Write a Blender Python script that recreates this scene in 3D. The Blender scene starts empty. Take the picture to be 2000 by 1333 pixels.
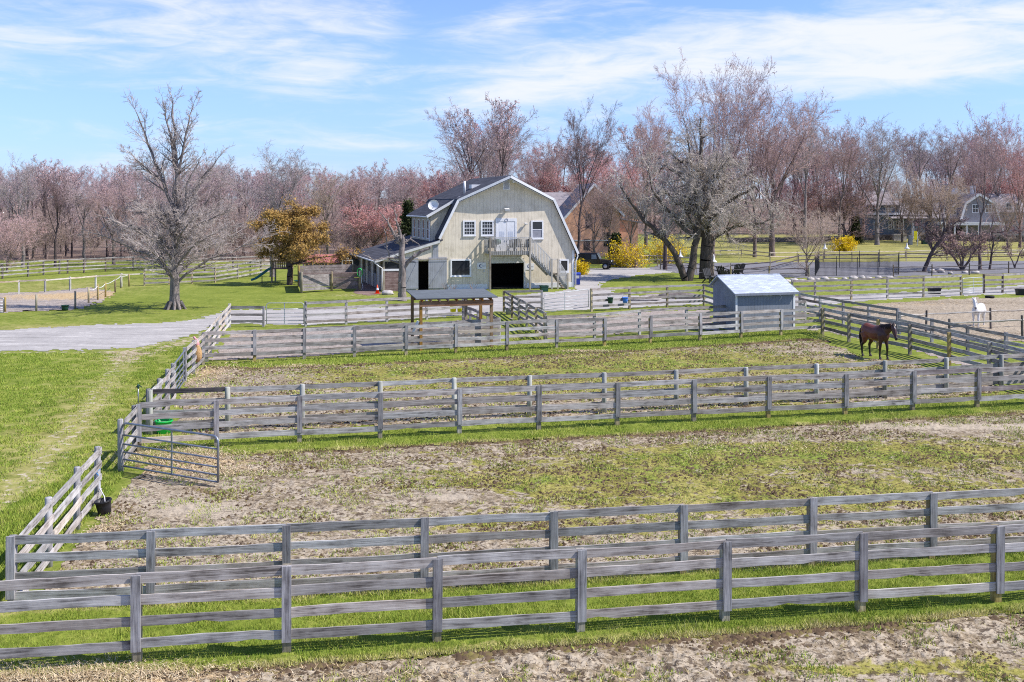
import bpy, math, random
import numpy as np
from mathutils import Vector, Matrix

rad = math.radians
SC = bpy.context.scene
COL = SC.collection
H, FOC, HY = 7.3, 2080.0, 400.0          # eye height (m), focal length and horizon row of the survey photo

def G(px, py, z=0.0):                     # where a sight line meets level z
    s = (py - HY) / (H - z)
    return Vector(((px - 1000.0) / s, FOC / s, z))
def SS(py): return (py - HY) / H          # pixels per metre on the ground at that row
def at(px, py, Y):                        # point of a sight line at depth Y
    return Vector(((px - 1000.0) * Y / FOC, Y, H - (py - HY) * Y / FOC))

# ---------------------------------------------------------------- noise
_rs = np.random.RandomState(7)
_perm = _rs.rand(256, 256)
def vnoise(x, y, ox=0, oy=0):
    x = np.asarray(x, float) + 1000.0 + ox * 17.3; y = np.asarray(y, float) + 1000.0 + oy * 9.7
    xi = np.floor(x).astype(int); yi = np.floor(y).astype(int)
    fx = x - xi; fy = y - yi
    fx = fx * fx * (3 - 2 * fx); fy = fy * fy * (3 - 2 * fy)
    a = _perm[xi & 255, yi & 255]; b = _perm[(xi + 1) & 255, yi & 255]
    c = _perm[xi & 255, (yi + 1) & 255]; d = _perm[(xi + 1) & 255, (yi + 1) & 255]
    return (a + (b - a) * fx) * (1 - fy) + (c + (d - c) * fx) * fy
def fbm(x, y, o=4, seed=0, gain=0.5):
    t = 0; a = 1; n = 0
    for i in range(o):
        t = t + a * vnoise(np.asarray(x) * 2 ** i, np.asarray(y) * 2 ** i, seed + i * 3, seed * 2 + i); n += a; a *= gain
    return t / n
def sstep(a, b, x):
    t = np.clip((x - a) / (b - a), 0, 1); return t * t * (3 - 2 * t)

# ---------------------------------------------------------------- materials
class NT:
    def __init__(s, m):
        m.use_nodes = True; s.t = m.node_tree; s.n = s.t.nodes; s.n.clear()
    def __call__(s, kind, **kw):
        n = s.n.new(kind)
        for k, v in kw.items():
            if k.startswith('i_'):
                key = k[2:].replace('_', ' '); n.inputs[int(key) if key.isdigit() else key].default_value = v
            else: setattr(n, k, v)
        return n
    def link(s, a, b): s.t.links.new(a, b)
    def math(s, op, a, b=None, clamp=False):
        n = s.n.new('ShaderNodeMath'); n.operation = op; n.use_clamp = clamp
        for i, v in enumerate((a, b)):
            if v is None: continue
            if isinstance(v, (int, float)): n.inputs[i].default_value = v
            else: s.link(v, n.inputs[i])
        return n.outputs[0]
    def noise(s, vec, scale, detail=4, rough=0.55, dist=0.0):
        n = s.n.new('ShaderNodeTexNoise'); n.inputs['Scale'].default_value = scale
        n.inputs['Detail'].default_value = detail; n.inputs['Roughness'].default_value = rough
        n.inputs['Distortion'].default_value = dist
        if vec is not None: s.link(vec, n.inputs['Vector'])
        return n.outputs['Fac']
    def ramp(s, fac, stops):
        n = s.n.new('ShaderNodeValToRGB'); e = n.color_ramp.elements
        while len(e) < len(stops): e.new(0.5)
        for el, (p, c) in zip(e, stops):
            el.position = p; el.color = (c[0], c[1], c[2], 1) if len(c) == 3 else c
        s.link(fac, n.inputs[0]); return n.outputs[0]
    def mix(s, fac, a, b, mode='MIX'):
        n = s.n.new('ShaderNodeMix'); n.data_type = 'RGBA'; n.blend_type = mode
        for v, i in ((fac, n.inputs[0]), (a, n.inputs[6]), (b, n.inputs[7])):
            if isinstance(v, (int, float)): i.default_value = v
            elif isinstance(v, tuple): i.default_value = (v[0], v[1], v[2], 1)
            else: s.link(v, i)
        return n.outputs[2]
    def smooth(s, v, a, b):
        n = s.n.new('ShaderNodeMapRange'); n.interpolation_type = 'SMOOTHSTEP'
        n.inputs[1].default_value = a; n.inputs[2].default_value = b
        s.link(v, n.inputs[0]); return n.outputs[0]
    def mapping(s, vec, scale=(1, 1, 1), rot=(0, 0, 0), loc=(0, 0, 0)):
        n = s.n.new('ShaderNodeMapping'); n.inputs['Scale'].default_value = scale
        n.inputs['Rotation'].default_value = rot; n.inputs['Location'].default_value = loc
        s.link(vec, n.inputs['Vector']); return n.outputs[0]
    def finish(s, col, rough=0.8, bump=None, bstr=0.3, bdist=0.02, metal=0.0, spec=0.3, trans=0.0):
        b = s.n.new('ShaderNodeBsdfPrincipled'); o = s.n.new('ShaderNodeOutputMaterial')
        if isinstance(col, tuple): b.inputs['Base Color'].default_value = (*col[:3], 1)
        else: s.link(col, b.inputs['Base Color'])
        if isinstance(rough, (int, float)): b.inputs['Roughness'].default_value = rough
        else: s.link(rough, b.inputs['Roughness'])
        b.inputs['Metallic'].default_value = metal; b.inputs['Specular IOR Level'].default_value = spec
        if bump is not None:
            bn = s.n.new('ShaderNodeBump'); bn.inputs['Strength'].default_value = bstr; bn.inputs['Distance'].default_value = bdist
            s.link(bump, bn.inputs['Height']); s.link(bn.outputs[0], b.inputs['Normal'])
        s.link(b.outputs[0], o.inputs[0]); return b

def new(name):
    m = bpy.data.materials.new(name); return m, NT(m)
def obvec(t): return t('ShaderNodeTexCoord').outputs['Object']
def posvec(t): return t('ShaderNodeNewGeometry').outputs['Position']

def plain(name, c, rough=0.6, var=0.25, scale=6, metal=0, bump=0.15, spec=0.3):
    m, t = new(name); v = obvec(t); n = t.noise(v, scale, 5)
    col = t.ramp(n, [(0.3, tuple(x * (1 - var) for x in c)), (0.7, tuple(min(1, x * (1 + var)) for x in c))])
    t.finish(col, rough, n, bump, 0.02, metal, spec); return m

def wood(name, dark, mid, light, axis=0, rough=0.85):
    m, t = new(name); v = obvec(t)
    inf = t('ShaderNodeObjectInfo').outputs['Random']
    sc = [26, 26, 26]; sc[axis] = 1.3
    off = t('ShaderNodeCombineXYZ'); 
    for i in range(3): t.link(t.math('MULTIPLY', inf, 37.0 + i * 11), off.inputs[i])
    va = t('ShaderNodeVectorMath', operation='ADD'); t.link(v, va.inputs[0]); t.link(off.outputs[0], va.inputs[1])
    v2 = va.outputs[0]
    g = t.noise(t.mapping(v2, tuple(sc)), 1.0, 6, 0.65, 0.6)
    blot = t.noise(v2, 2.2, 5, 0.6)
    f = t.math('ADD', t.math('MULTIPLY', g, 0.62), t.math('MULTIPLY', blot, 0.38))
    col = t.ramp(f, [(0.37, dark), (0.475, mid), (0.60, light)])
    val = t('ShaderNodeHueSaturation'); t.link(col, val.inputs['Color'])
    t.link(t.math('ADD', t.math('MULTIPLY', inf, 0.55), 0.68), val.inputs['Value'])
    t.link(t.math('ADD', t.math('MULTIPLY', t.math('FRACT', t.math('MULTIPLY', inf, 7.3)), 1.3), 0.5), val.inputs['Saturation'])
    # knots and damp dark stains with a shape of their own
    st = t.smooth(t.noise(t.mapping(v2, (2.0, 7, 7) if axis == 0 else (7, 7, 2.0)), 1.0, 5, 0.6), 0.60, 0.72)
    col2 = t.mix(t.math('MULTIPLY', st, 0.55), val.outputs[0], tuple(x * 0.5 for x in dark))
    t.finish(col2, rough, g, 0.5, 0.012, 0, 0.2); return m

def bark(name, dark, light, scale=9):
    m, t = new(name); v = obvec(t)
    g = t.noise(t.mapping(v, (1, 1, 0.25)), scale, 6, 0.65, 0.4)
    col = t.ramp(g, [(0.36, dark), (0.64, light)])
    t.finish(col, 0.95, g, 0.8, 0.05, 0, 0.1); return m

def siding(name, c, pitch=0.3, axis=0, groove=0.06):
    m, t = new(name); v = obvec(t)
    sep = t('ShaderNodeSeparateXYZ'); t.link(v, sep.inputs[0])
    fr = t.math('FRACT', t.math('DIVIDE', sep.outputs[axis], pitch))
    g = t.math('LESS_THAN', fr, groove)
    n = t.noise(v, 1.3, 6, 0.6); n2 = t.noise(t.mapping(v, (14, 14, 1.2)), 1.0, 5)
    base = t.ramp(t.math('ADD', t.math('MULTIPLY', n, .6), t.math('MULTIPLY', n2, .4)),
                  [(0.32, (c[0] * .66, c[1] * .64, c[2] * .60)), (0.47, tuple(x * .92 for x in c)), (0.55, c), (0.72, tuple(min(1, x * 1.12) for x in c))])
    col = t.mix(t.math('MULTIPLY', g, 0.55), base, tuple(x * .35 for x in c))
    t.finish(col, 0.75, t.math('SUBTRACT', n2, t.math('MULTIPLY', g, 2.0)), 0.35, 0.01, 0, 0.25); return m

def shingle(name, c, su=0.9, sv=0.16, contrast=0.35, axes=(1, 2)):
    m, t = new(name); v = obvec(t)
    sep = t('ShaderNodeSeparateXYZ'); t.link(v, sep.inputs[0])
    cmb = t('ShaderNodeCombineXYZ'); t.link(sep.outputs[axes[0]], cmb.inputs[0]); t.link(sep.outputs[axes[1]], cmb.inputs[1])
    b = t('ShaderNodeTexBrick'); t.link(cmb.outputs[0], b.inputs['Vector'])
    b.inputs['Scale'].default_value = 1; b.inputs['Brick Width'].default_value = su; b.inputs['Row Height'].default_value = sv
    b.inputs['Mortar Size'].default_value = 0.008; b.inputs['Bias'].default_value = 0.0
    b.inputs['Color1'].default_value = (*[x * (1 - contrast) for x in c], 1)
    b.inputs['Color2'].default_value = (*[min(1, x * (1 + contrast)) for x in c], 1)
    b.inputs['Mortar'].default_value = (*[x * .5 for x in c], 1)
    n = t.noise(v, 1.1, 6, 0.6)
    col = t.mix(t.math('MULTIPLY', n, 0.6), b.outputs['Color'], tuple(x * 1.25 for x in c))
    n2 = t.noise(v, 60, 2)
    t.finish(col, 0.95, t.math('ADD', n2, b.outputs['Fac']), 0.4, 0.01, 0, 0.1); return m

M = {}
M['fence'] = wood('weathered_board', (0.108, 0.096, 0.089), (0.325, 0.30, 0.284), (0.50, 0.472, 0.452))
M['fence_far'] = wood('weathered_board_far', (0.105, 0.09, 0.084), (0.27, 0.245, 0.235), (0.42, 0.39, 0.38))
M['post'] = wood('weathered_post', (0.10, 0.094, 0.096), (0.26, 0.25, 0.255), (0.41, 0.40, 0.405), 2)
M['post_tan'] = wood('treated_post', (0.15, 0.125, 0.08), (0.29, 0.245, 0.165), (0.43, 0.375, 0.26), 2)
M['post_pale'] = wood('pale_round_post', (0.20, 0.20, 0.17), (0.36, 0.36, 0.33), (0.50, 0.50, 0.47), 2)
M['post_dark'] = wood('dark_post', (0.04, 0.032, 0.028), (0.10, 0.085, 0.075), (0.2, 0.17, 0.15), 2)
M['rail_dark'] = wood('dark_board', (0.03, 0.026, 0.028), (0.075, 0.065, 0.07), (0.15, 0.13, 0.135))
M['rail_pale'] = wood('bleached_rail', (0.25, 0.21, 0.17), (0.45, 0.40, 0.35), (0.62, 0.57, 0.52))
M['plank'] = wood('old_plank', (0.10, 0.075, 0.07), (0.20, 0.16, 0.155), (0.33, 0.28, 0.27))
M['timber'] = wood('brown_timber', (0.16, 0.07, 0.03), (0.30, 0.15, 0.075), (0.40, 0.23, 0.13))
M['timber_z'] = wood('brown_timber_post', (0.15, 0.10, 0.06), (0.29, 0.205, 0.13), (0.39, 0.29, 0.20), 2)
M['deckwood'] = wood('deck_wood', (0.20, 0.17, 0.14), (0.34, 0.31, 0.27), (0.46, 0.43, 0.39), 2)
M['railing'] = wood('pale_railing', (0.30, 0.285, 0.26), (0.47, 0.45, 0.42), (0.60, 0.58, 0.55), 2)
M['galv'] = plain('galvanised_tube', (0.26, 0.28, 0.33), 0.38, 0.2, 9, 0.6, 0.05, 0.5)
M['galv_white'] = plain('pale_gate_tube', (0.42, 0.44, 0.47), 0.45, 0.12, 9, 0.3, 0.05, 0.5)
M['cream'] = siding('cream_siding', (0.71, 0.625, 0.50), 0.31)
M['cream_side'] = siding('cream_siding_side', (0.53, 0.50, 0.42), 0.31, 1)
M['white'] = plain('white_paint', (0.70, 0.70, 0.72), 0.55, 0.08, 4, 0, 0.08)
M['offwhite'] = plain('offwhite_paint', (0.55, 0.54, 0.53), 0.6, 0.15, 3, 0, 0.1)
M['roof'] = shingle('dark_shingle', (0.072, 0.073, 0.088), 0.9, 0.12, 0.3)
M['roof_blue'] = shingle('bluegrey_shingle', (0.125, 0.14, 0.155), 0.6, 0.12, 0.2, (0, 1))
M['roof_pale'] = shingle('pale_shingle', (0.42, 0.46, 0.54), 0.32, 0.11, 0.3, (0, 1))
M['doorgrey'] = siding('grey_plank_door', (0.30, 0.31, 0.345), 0.19, 0, 0.07)
M['shedblue'] = siding('blue_siding', (0.215, 0.235, 0.28), 0.2)
M['shedblue_side'] = siding('blue_siding_side', (0.215, 0.235, 0.28), 0.2, 1)
M['glass'] = plain('dark_glass', (0.022, 0.025, 0.032), 0.08, 0.2, 2, 0, 0.0, 0.6)
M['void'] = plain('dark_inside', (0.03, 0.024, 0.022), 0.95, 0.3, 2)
M['blackplastic'] = plain('black_plastic', (0.018, 0.018, 0.022), 0.45, 0.3, 5)
M['greenplastic'] = plain('green_plastic', (0.02, 0.55, 0.10), 0.4, 0.15, 5)
M['darkgreen'] = plain('dark_green_plastic', (0.015, 0.06, 0.045), 0.45, 0.2, 5)
M['yellow'] = plain('yellow_plastic', (0.85, 0.72, 0.02), 0.4, 0.1, 5)
M['bluebin'] = plain('blue_plastic', (0.03, 0.06, 0.38), 0.4, 0.15, 5)
M['bluepail'] = plain('bright_blue_plastic', (0.06, 0.22, 0.75), 0.4, 0.1, 5)
M['orange'] = plain('orange_plastic', (0.85, 0.07, 0.01), 0.45, 0.1, 5)
M['teal'] = plain('teal_plastic', (0.01, 0.13, 0.16), 0.35, 0.15, 5)
M['purple'] = plain('purple_paint', (0.30, 0.22, 0.62), 0.5, 0.1, 5)
M['redroof'] = plain('faded_red_roof', (0.42, 0.15, 0.14), 0.8, 0.25, 1.5)
M['blackwall'] = plain('black_wall', (0.014, 0.017, 0.028), 0.7, 0.3, 3)
M['osb'] = plain('bare_sheathing', (0.74, 0.40, 0.26), 0.85, 0.16, 1.2)
M['bluehouse'] = siding('slate_blue_clapboard', (0.13, 0.165, 0.23), 0.22, 2)
M['greyhouse'] = siding('grey_clapboard', (0.27, 0.26, 0.275), 0.22, 2)
M['mauveroof'] = shingle('weathered_shingle', (0.28, 0.25, 0.265), 0.6, 0.25, 0.2, (0, 2))
M['rubber'] = plain('black_rubber', (0.015, 0.015, 0.016), 0.8, 0.3, 8)
M['carpaint'] = plain('black_car_paint', (0.010, 0.011, 0.018), 0.15, 0.2, 2, 0, 0.0, 0.7)
M['chrome'] = plain('grey_metal', (0.35, 0.36, 0.38), 0.3, 0.1, 5, 0.8)
M['rope'] = plain('white_rope', (0.7, 0.7, 0.72), 0.8, 0.1, 20)
M['bluerope'] = plain('blue_rope', (0.08, 0.25, 0.55), 0.8, 0.1, 20)
M['hay'] = plain('hay', (0.42, 0.26, 0.12), 0.95, 0.4, 25, 0, 0.6)
M['pink'] = plain('pink_cloth', (0.65, 0.32, 0.34), 0.9, 0.2, 12)
M['stone'] = plain('pale_stone', (0.45, 0.41, 0.39), 0.9, 0.3, 4, 0, 0.6)
M['stonewall'] = plain('dark_fieldstone', (0.16, 0.135, 0.125), 0.95, 0.5, 2.2, 0, 0.8)
M['net'] = plain('black_net', (0.02, 0.022, 0.028), 0.9, 0.2, 6)
M['wire'] = plain('grey_wire', (0.30, 0.30, 0.32), 0.6, 0.1, 6, 0.4)
M['ink'] = plain('navy_ink', (0.03, 0.05, 0.16), 0.6, 0.05, 3)
M['ink_grey'] = plain('grey_ink', (0.25, 0.26, 0.33), 0.6, 0.05, 3)

# ---------------------------------------------------------------- mesh building
class MB:
    def __init__(s): s.v = []; s.f = []; s.m = []; s.cur = 0
    def add(s, vs, fs):
        o = len(s.v); s.v += [tuple(v) for v in vs]
        for f in fs: s.f.append(tuple(i + o for i in f)); s.m.append(s.cur)
        return s
    def box(s, c, d, R=None):
        x, y, z = d[0] / 2, d[1] / 2, d[2] / 2
        vs = [Vector((a, b, e)) for a in (-x, x) for b in (-y, y) for e in (-z, z)]
        if R is not None: vs = [R @ v for v in vs]
        c = Vector(c)
        return s.add([v + c for v in vs], [(0, 1, 3, 2), (4, 6, 7, 5), (0, 4, 5, 1), (2, 3, 7, 6), (0, 2, 6, 4), (1, 5, 7, 3)])
    def b2(s, lo, hi): return s.box([(a + b) / 2 for a, b in zip(lo, hi)], [b - a for a, b in zip(lo, hi)])
    def beam(s, p, q, w, h, up=(0, 0, 1)):     # w across, h along up
        p, q = Vector(p), Vector(q); d = q - p; L = d.length; x = d / L
        y = Vector(up).cross(x); y = y.normalized() if y.length > 1e-5 else Vector((0, 1, 0)); z = x.cross(y)
        R = Matrix((x, y, z)).transposed()
        return s.box((p + q) / 2, (L, w, h), R)
    def tube(s, pts, r, n=8, cap=True, closed=False):
        pts = [Vector(p) for p in pts]; rs = r if isinstance(r, (list, tuple)) else [r] * len(pts)
        vs = []; fs = []; prev = None; N = len(pts)
        for i, p in enumerate(pts):
            a = pts[i - 1] if (i > 0 or closed) else p; b = pts[(i + 1) % N] if (i < N - 1 or closed) else p
            d = (b - a).normalized()
            if prev is None:
                ref = Vector((0, 0, 1)) if abs(d.z) < .9 else Vector((1, 0, 0)); u = d.cross(ref).normalized()
            else:
                u = (prev - d * prev.dot(d)).normalized()
            prev = u; w = d.cross(u)
            vs += [p + (u * math.cos(2 * math.pi * k / n) + w * math.sin(2 * math.pi * k / n)) * rs[i] for k in range(n)]
        for i in range(N if closed else N - 1):
            j = (i + 1) % N
            for k in range(n): fs.append((i * n + k, i * n + (k + 1) % n, j * n + (k + 1) % n, j * n + k))
        if cap and not closed: fs.append(tuple(range(n))[::-1]); fs.append(tuple(range((N - 1) * n, N * n)))
        return s.add(vs, fs)
    def lathe(s, prof, c=(0, 0, 0), n=16, cap0=True, cap1=False):
        c = Vector(c); vs = []; fs = []
        for r, z in prof: vs += [c + Vector((r * math.cos(2 * math.pi * k / n), r * math.sin(2 * math.pi * k / n), z)) for k in range(n)]
        for i in range(len(prof) - 1):
            for k in range(n): fs.append((i * n + k, i * n + (k + 1) % n, (i + 1) * n + (k + 1) % n, (i + 1) * n + k))
        if cap0: fs.append(tuple(range(n))[::-1])
        if cap1: fs.append(tuple(range((len(prof) - 1) * n, len(prof) * n)))
        return s.add(vs, fs)
    def prism(s, poly, a, b, plane='xz'):      # polygon extruded along the third axis from a to b
        def P(u, w, t): return (u, t, w) if plane == 'xz' else ((t, u, w) if plane == 'yz' else (u, w, t))
        n = len(poly)
        vs = [P(u, w, a) for u, w in poly] + [P(u, w, b) for u, w in poly]
        fs = [tuple(range(n)), tuple(range(n, 2 * n))[::-1]] + [(i, i + n, (i + 1) % n + n, (i + 1) % n) for i in range(n)]
        return s.add(vs, fs)
    def hexa(s, lo4, hi4):                     # bottom ring and top ring of four
        return s.add(list(lo4) + list(hi4), [(3, 2, 1, 0), (4, 5, 6, 7), (0, 1, 5, 4), (1, 2, 6, 5), (2, 3, 7, 6), (3, 0, 4, 7)])
    def slab(s, quad, t):                      # quad of corners, thickened downwards by t
        return s.hexa([Vector(q) - Vector((0, 0, t)) for q in quad], [Vector(q) for q in quad])
    def build(s, name, mats, parent=None, smooth=False, loc=None, rot=None):
        me = bpy.data.meshes.new(name); me.from_pydata(s.v, [], s.f)
        mats = mats if isinstance(mats, (list, tuple)) else [mats]
        for m in mats: me.materials.append(m)
        if len(mats) > 1: me.polygons.foreach_set('material_index', s.m)
        import bmesh
        bm = bmesh.new(); bm.from_mesh(me); bmesh.ops.recalc_face_normals(bm, faces=bm.faces); bm.to_mesh(me); bm.free()
        if smooth: me.polygons.foreach_set('use_smooth', [True] * len(me.polygons))
        me.update()
        o = bpy.data.objects.new(name, me); COL.objects.link(o)
        if parent is not None: o.parent = parent
        if loc is not None: o.location = loc
        if rot is not None: o.rotation_euler = rot
        return o

def npmesh(name, V, F, mats, fm=None, parent=None, smooth=False, attrs=None, loc=None):
    V = np.asarray(V, np.float32); F = np.asarray(F, np.int32); k = F.shape[1]
    me = bpy.data.meshes.new(name); me.vertices.add(len(V)); me.vertices.foreach_set('co', V.ravel())
    me.loops.add(F.size); me.loops.foreach_set('vertex_index', F.ravel())
    me.polygons.add(len(F)); me.polygons.foreach_set('loop_start', np.arange(0, F.size, k, dtype=np.int32))
    if fm is not None: me.polygons.foreach_set('material_index', np.asarray(fm, np.int32))
    if smooth: me.polygons.foreach_set('use_smooth', np.ones(len(F), bool))
    for m in (mats if isinstance(mats, (list, tuple)) else [mats]): me.materials.append(m)
    me.update(calc_edges=True); me.validate()
    for a, arr in (attrs or {}).items():
        at_ = me.attributes.new(a, 'FLOAT', 'POINT'); at_.data.foreach_set('value', np.asarray(arr, np.float32))
    o = bpy.data.objects.new(name, me); COL.objects.link(o)
    if parent is not None: o.parent = parent
    if loc is not None: o.location = loc
    return o

def tag(o, label, cat=None, group=None, kind=None):
    if label: o['label'] = label
    if cat: o['category'] = cat
    if group: o['group'] = group
    if kind: o['kind'] = kind
    return o
def thing(name, label, cat, loc=(0, 0, 0), rz=0.0, group=None):
    o = bpy.data.objects.new(name, None); COL.objects.link(o); o.empty_display_size = 0.2
    o.location = loc; o.rotation_euler = (0, 0, rz); return tag(o, label, cat, group)
def dup(root, loc, rz=0.0, label=None, group=None, scale=None):
    r = root.copy(); COL.objects.link(r); r.location = loc; r.rotation_euler = (0, 0, rz)
    if scale is not None: r.scale = scale
    if label: r['label'] = label
    if group: r['group'] = group
    for ch in list(root.children):
        c = ch.copy(); COL.objects.link(c); c.parent = r
        for g in list(ch.children):
            d = g.copy(); COL.objects.link(d); d.parent = c
    return r

# ---------------------------------------------------------------- camera, sun, sky
cd = bpy.data.cameras.new('camera'); cam = bpy.data.objects.new('camera', cd); COL.objects.link(cam)
cam.location = (0, 0, H); cam.rotation_euler = (rad(90), 0, 0)
cd.sensor_width = 36; cd.lens = FOC / 2000 * 36; cd.shift_y = -(666.5 - HY) / 2000; cd.clip_end = 6000; cd.clip_start = 0.5
SC.camera = cam
SUN_EL, SUN_AZ = rad(47), rad(-8)
D = Vector((math.cos(SUN_EL) * math.cos(SUN_AZ), math.cos(SUN_EL) * math.sin(SUN_AZ), math.sin(SUN_EL)))
ld = bpy.data.lights.new('sun', 'SUN'); ld.energy = 4.5; ld.angle = rad(0.53); ld.color = (1.0, 0.95, 0.87)
sun = bpy.data.objects.new('sun', ld); COL.objects.link(sun); sun.rotation_euler = D.to_track_quat('Z', 'Y').to_euler(); sun.location = (60, 0, 60)

w = bpy.data.worlds.new('World'); SC.world = w; w.use_nodes = True
t = NT(w)
sky = t('ShaderNodeTexSky', sky_type='NISHITA', sun_disc=False); sky.sun_elevation = SUN_EL; sky.sun_rotation = rad(90) - SUN_AZ
sky.air_density = 1.0; sky.dust_density = 0.15; sky.ozone_density = 2.2; sky.altitude = 50
tc = t('ShaderNodeTexCoord').outputs['Generated']
sep = t('ShaderNodeSeparateXYZ'); t.link(tc, sep.inputs[0])
az = t.math('ARCTAN2', sep.outputs[0], sep.outputs[1]); el = t.math('ARCSINE', sep.outputs[2])
def cloud_uv(rot, su, sv, off):
    c = t('ShaderNodeCombineXYZ'); t.link(az, c.inputs[0]); t.link(el, c.inputs[1])
    return t.mapping(c.outputs[0], (su, sv, 1), (0, 0, rot), off)
def blob(px, py, wx, wy, rot, amp):          # soft bank of cloud at a compass bearing and elevation
    a0 = math.atan((px - 1000) / FOC); e0 = math.atan((HY - py) / FOC)
    da = t.math('SUBTRACT', az, a0); de = t.math('SUBTRACT', el, e0)
    cr, sr = math.cos(rot), math.sin(rot)
    u = t.math('DIVIDE', t.math('ADD', t.math('MULTIPLY', da, cr), t.math('MULTIPLY', de, sr)), wx / FOC)
    v = t.math('DIVIDE', t.math('SUBTRACT', t.math('MULTIPLY', de, cr), t.math('MULTIPLY', da, sr)), wy / FOC)
    r2 = t.math('ADD', t.math('MULTIPLY', u, u), t.math('MULTIPLY', v, v))
    return t.math('MULTIPLY', t.math('EXPONENT', t.math('MULTIPLY', r2, -1.0)), amp)
cov = t.math('ADD', 0.0, 0.0)
for b in [(250, 85, 520, 85, 0.02, .40), (640, 160, 170, 60, .5, .22), (1120, 130, 260, 42, .22, .42), (1560, 95, 420, 60, .12, .62), (1900, 120, 260, 60, .1, .5),
          (700, 285, 300, 20, 0.0, .42), (420, 250, 260, 16, .03, .25), (1330, 215, 300, 16, .05, .2), (1050, 30, 200, 40, .2, .20), (1700, 165, 420, 22, .06, .26), (120, 10, 300, 40, 0, .2), (1000, 190, 140, 24, .1, .28), (300, 330, 500, 60, 0, -.05), (1500, 330, 700, 60, 0, -.02),
          (1480, 15, 190, 22, -.15, -.35), (830, 65, 110, 50, .6, -.30), (560, 225, 330, 30, .05, -.25), (170, 215, 300, 26, 0, -.22), (1650, 225, 420, 18, .08, -.30)]:
    cov = t.math('ADD', cov, blob(*b))
n1 = t.noise(cloud_uv(rad(-9), 6, 34, (3.1, 1.7, 0)), 1.0, 9, 0.6, 1.0)
n2 = t.noise(cloud_uv(rad(-16), 15, 60, (7.1, 2.2, 0)), 1.0, 8, 0.62, 1.4)
dens = t.math('ADD', cov, t.math('ADD', t.math('MULTIPLY', t.math('SUBTRACT', n1, .5), 1.5), t.math('MULTIPLY', t.math('SUBTRACT', n2, .5), .75)))
fac = t.smooth(dens, -0.12, 0.85)
SKYS = 0.135
tint = t.mix(0.9, sky.outputs[0], (0.64, 0.72, 1.03), 'MULTIPLY')
tint = t.mix(t.smooth(el, 0.16, 0.0), tint, t.mix(1.0, tint, (0.66, 0.77, 0.96), 'MULTIPLY'))
cl = t.mix(t.math('MULTIPLY', fac, 0.93), tint, (4.85, 5.0, 5.45))
bg = t('ShaderNodeBackground'); bg.inputs['Strength'].default_value = SKYS; t.link(cl, bg.inputs[0])
wo = t('ShaderNodeOutputWorld'); t.link(bg.outputs[0], wo.inputs[0])
vs_ = SC.view_settings; vs_.view_transform = 'Standard'; vs_.look = 'None'; vs_.exposure = 0.52; vs_.gamma = 1.0; vs_.use_curve_mapping = False
SC.cycles.filter_width = 1.1; SC.cycles.use_denoising = False; SC.cycles.use_adaptive_sampling = False; SC.cycles.max_bounces = 6; SC.cycles.diffuse_bounces = 3; SC.cycles.transparent_max_bounces = 6
# ================================================================ GROUND
def inside(poly, X, Y):
    X = np.asarray(X); Y = np.asarray(Y); r = np.zeros(X.shape, bool); n = len(poly)
    for i in range(n):
        x1, y1 = poly[i]; x2, y2 = poly[(i + 1) % n]
        c = (y1 > Y) != (y2 > Y)
        if y1 != y2: r ^= c & (X < (x2 - x1) * (Y - y1) / (y2 - y1) + x1)
    return r
def edge_dist(poly, X, Y):
    d = np.full(X.shape, 1e9); n = len(poly)
    for i in range(n):
        x1, y1 = poly[i]; x2, y2 = poly[(i + 1) % n]; L = (x2 - x1) ** 2 + (y2 - y1) ** 2 + 1e-9
        tt = np.clip(((X - x1) * (x2 - x1) + (Y - y1) * (y2 - y1)) / L, 0, 1)
        d = np.minimum(d, np.hypot(X - x1 - tt * (x2 - x1), Y - y1 - tt * (y2 - y1)))
    return d
def world_poly(pp): return [tuple(G(x, y)[:2]) for x, y in pp]
def terrain(x, y):
    return 9.0 * sstep(170, 460, y) + 3.0 * sstep(300, 900, y)

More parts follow.
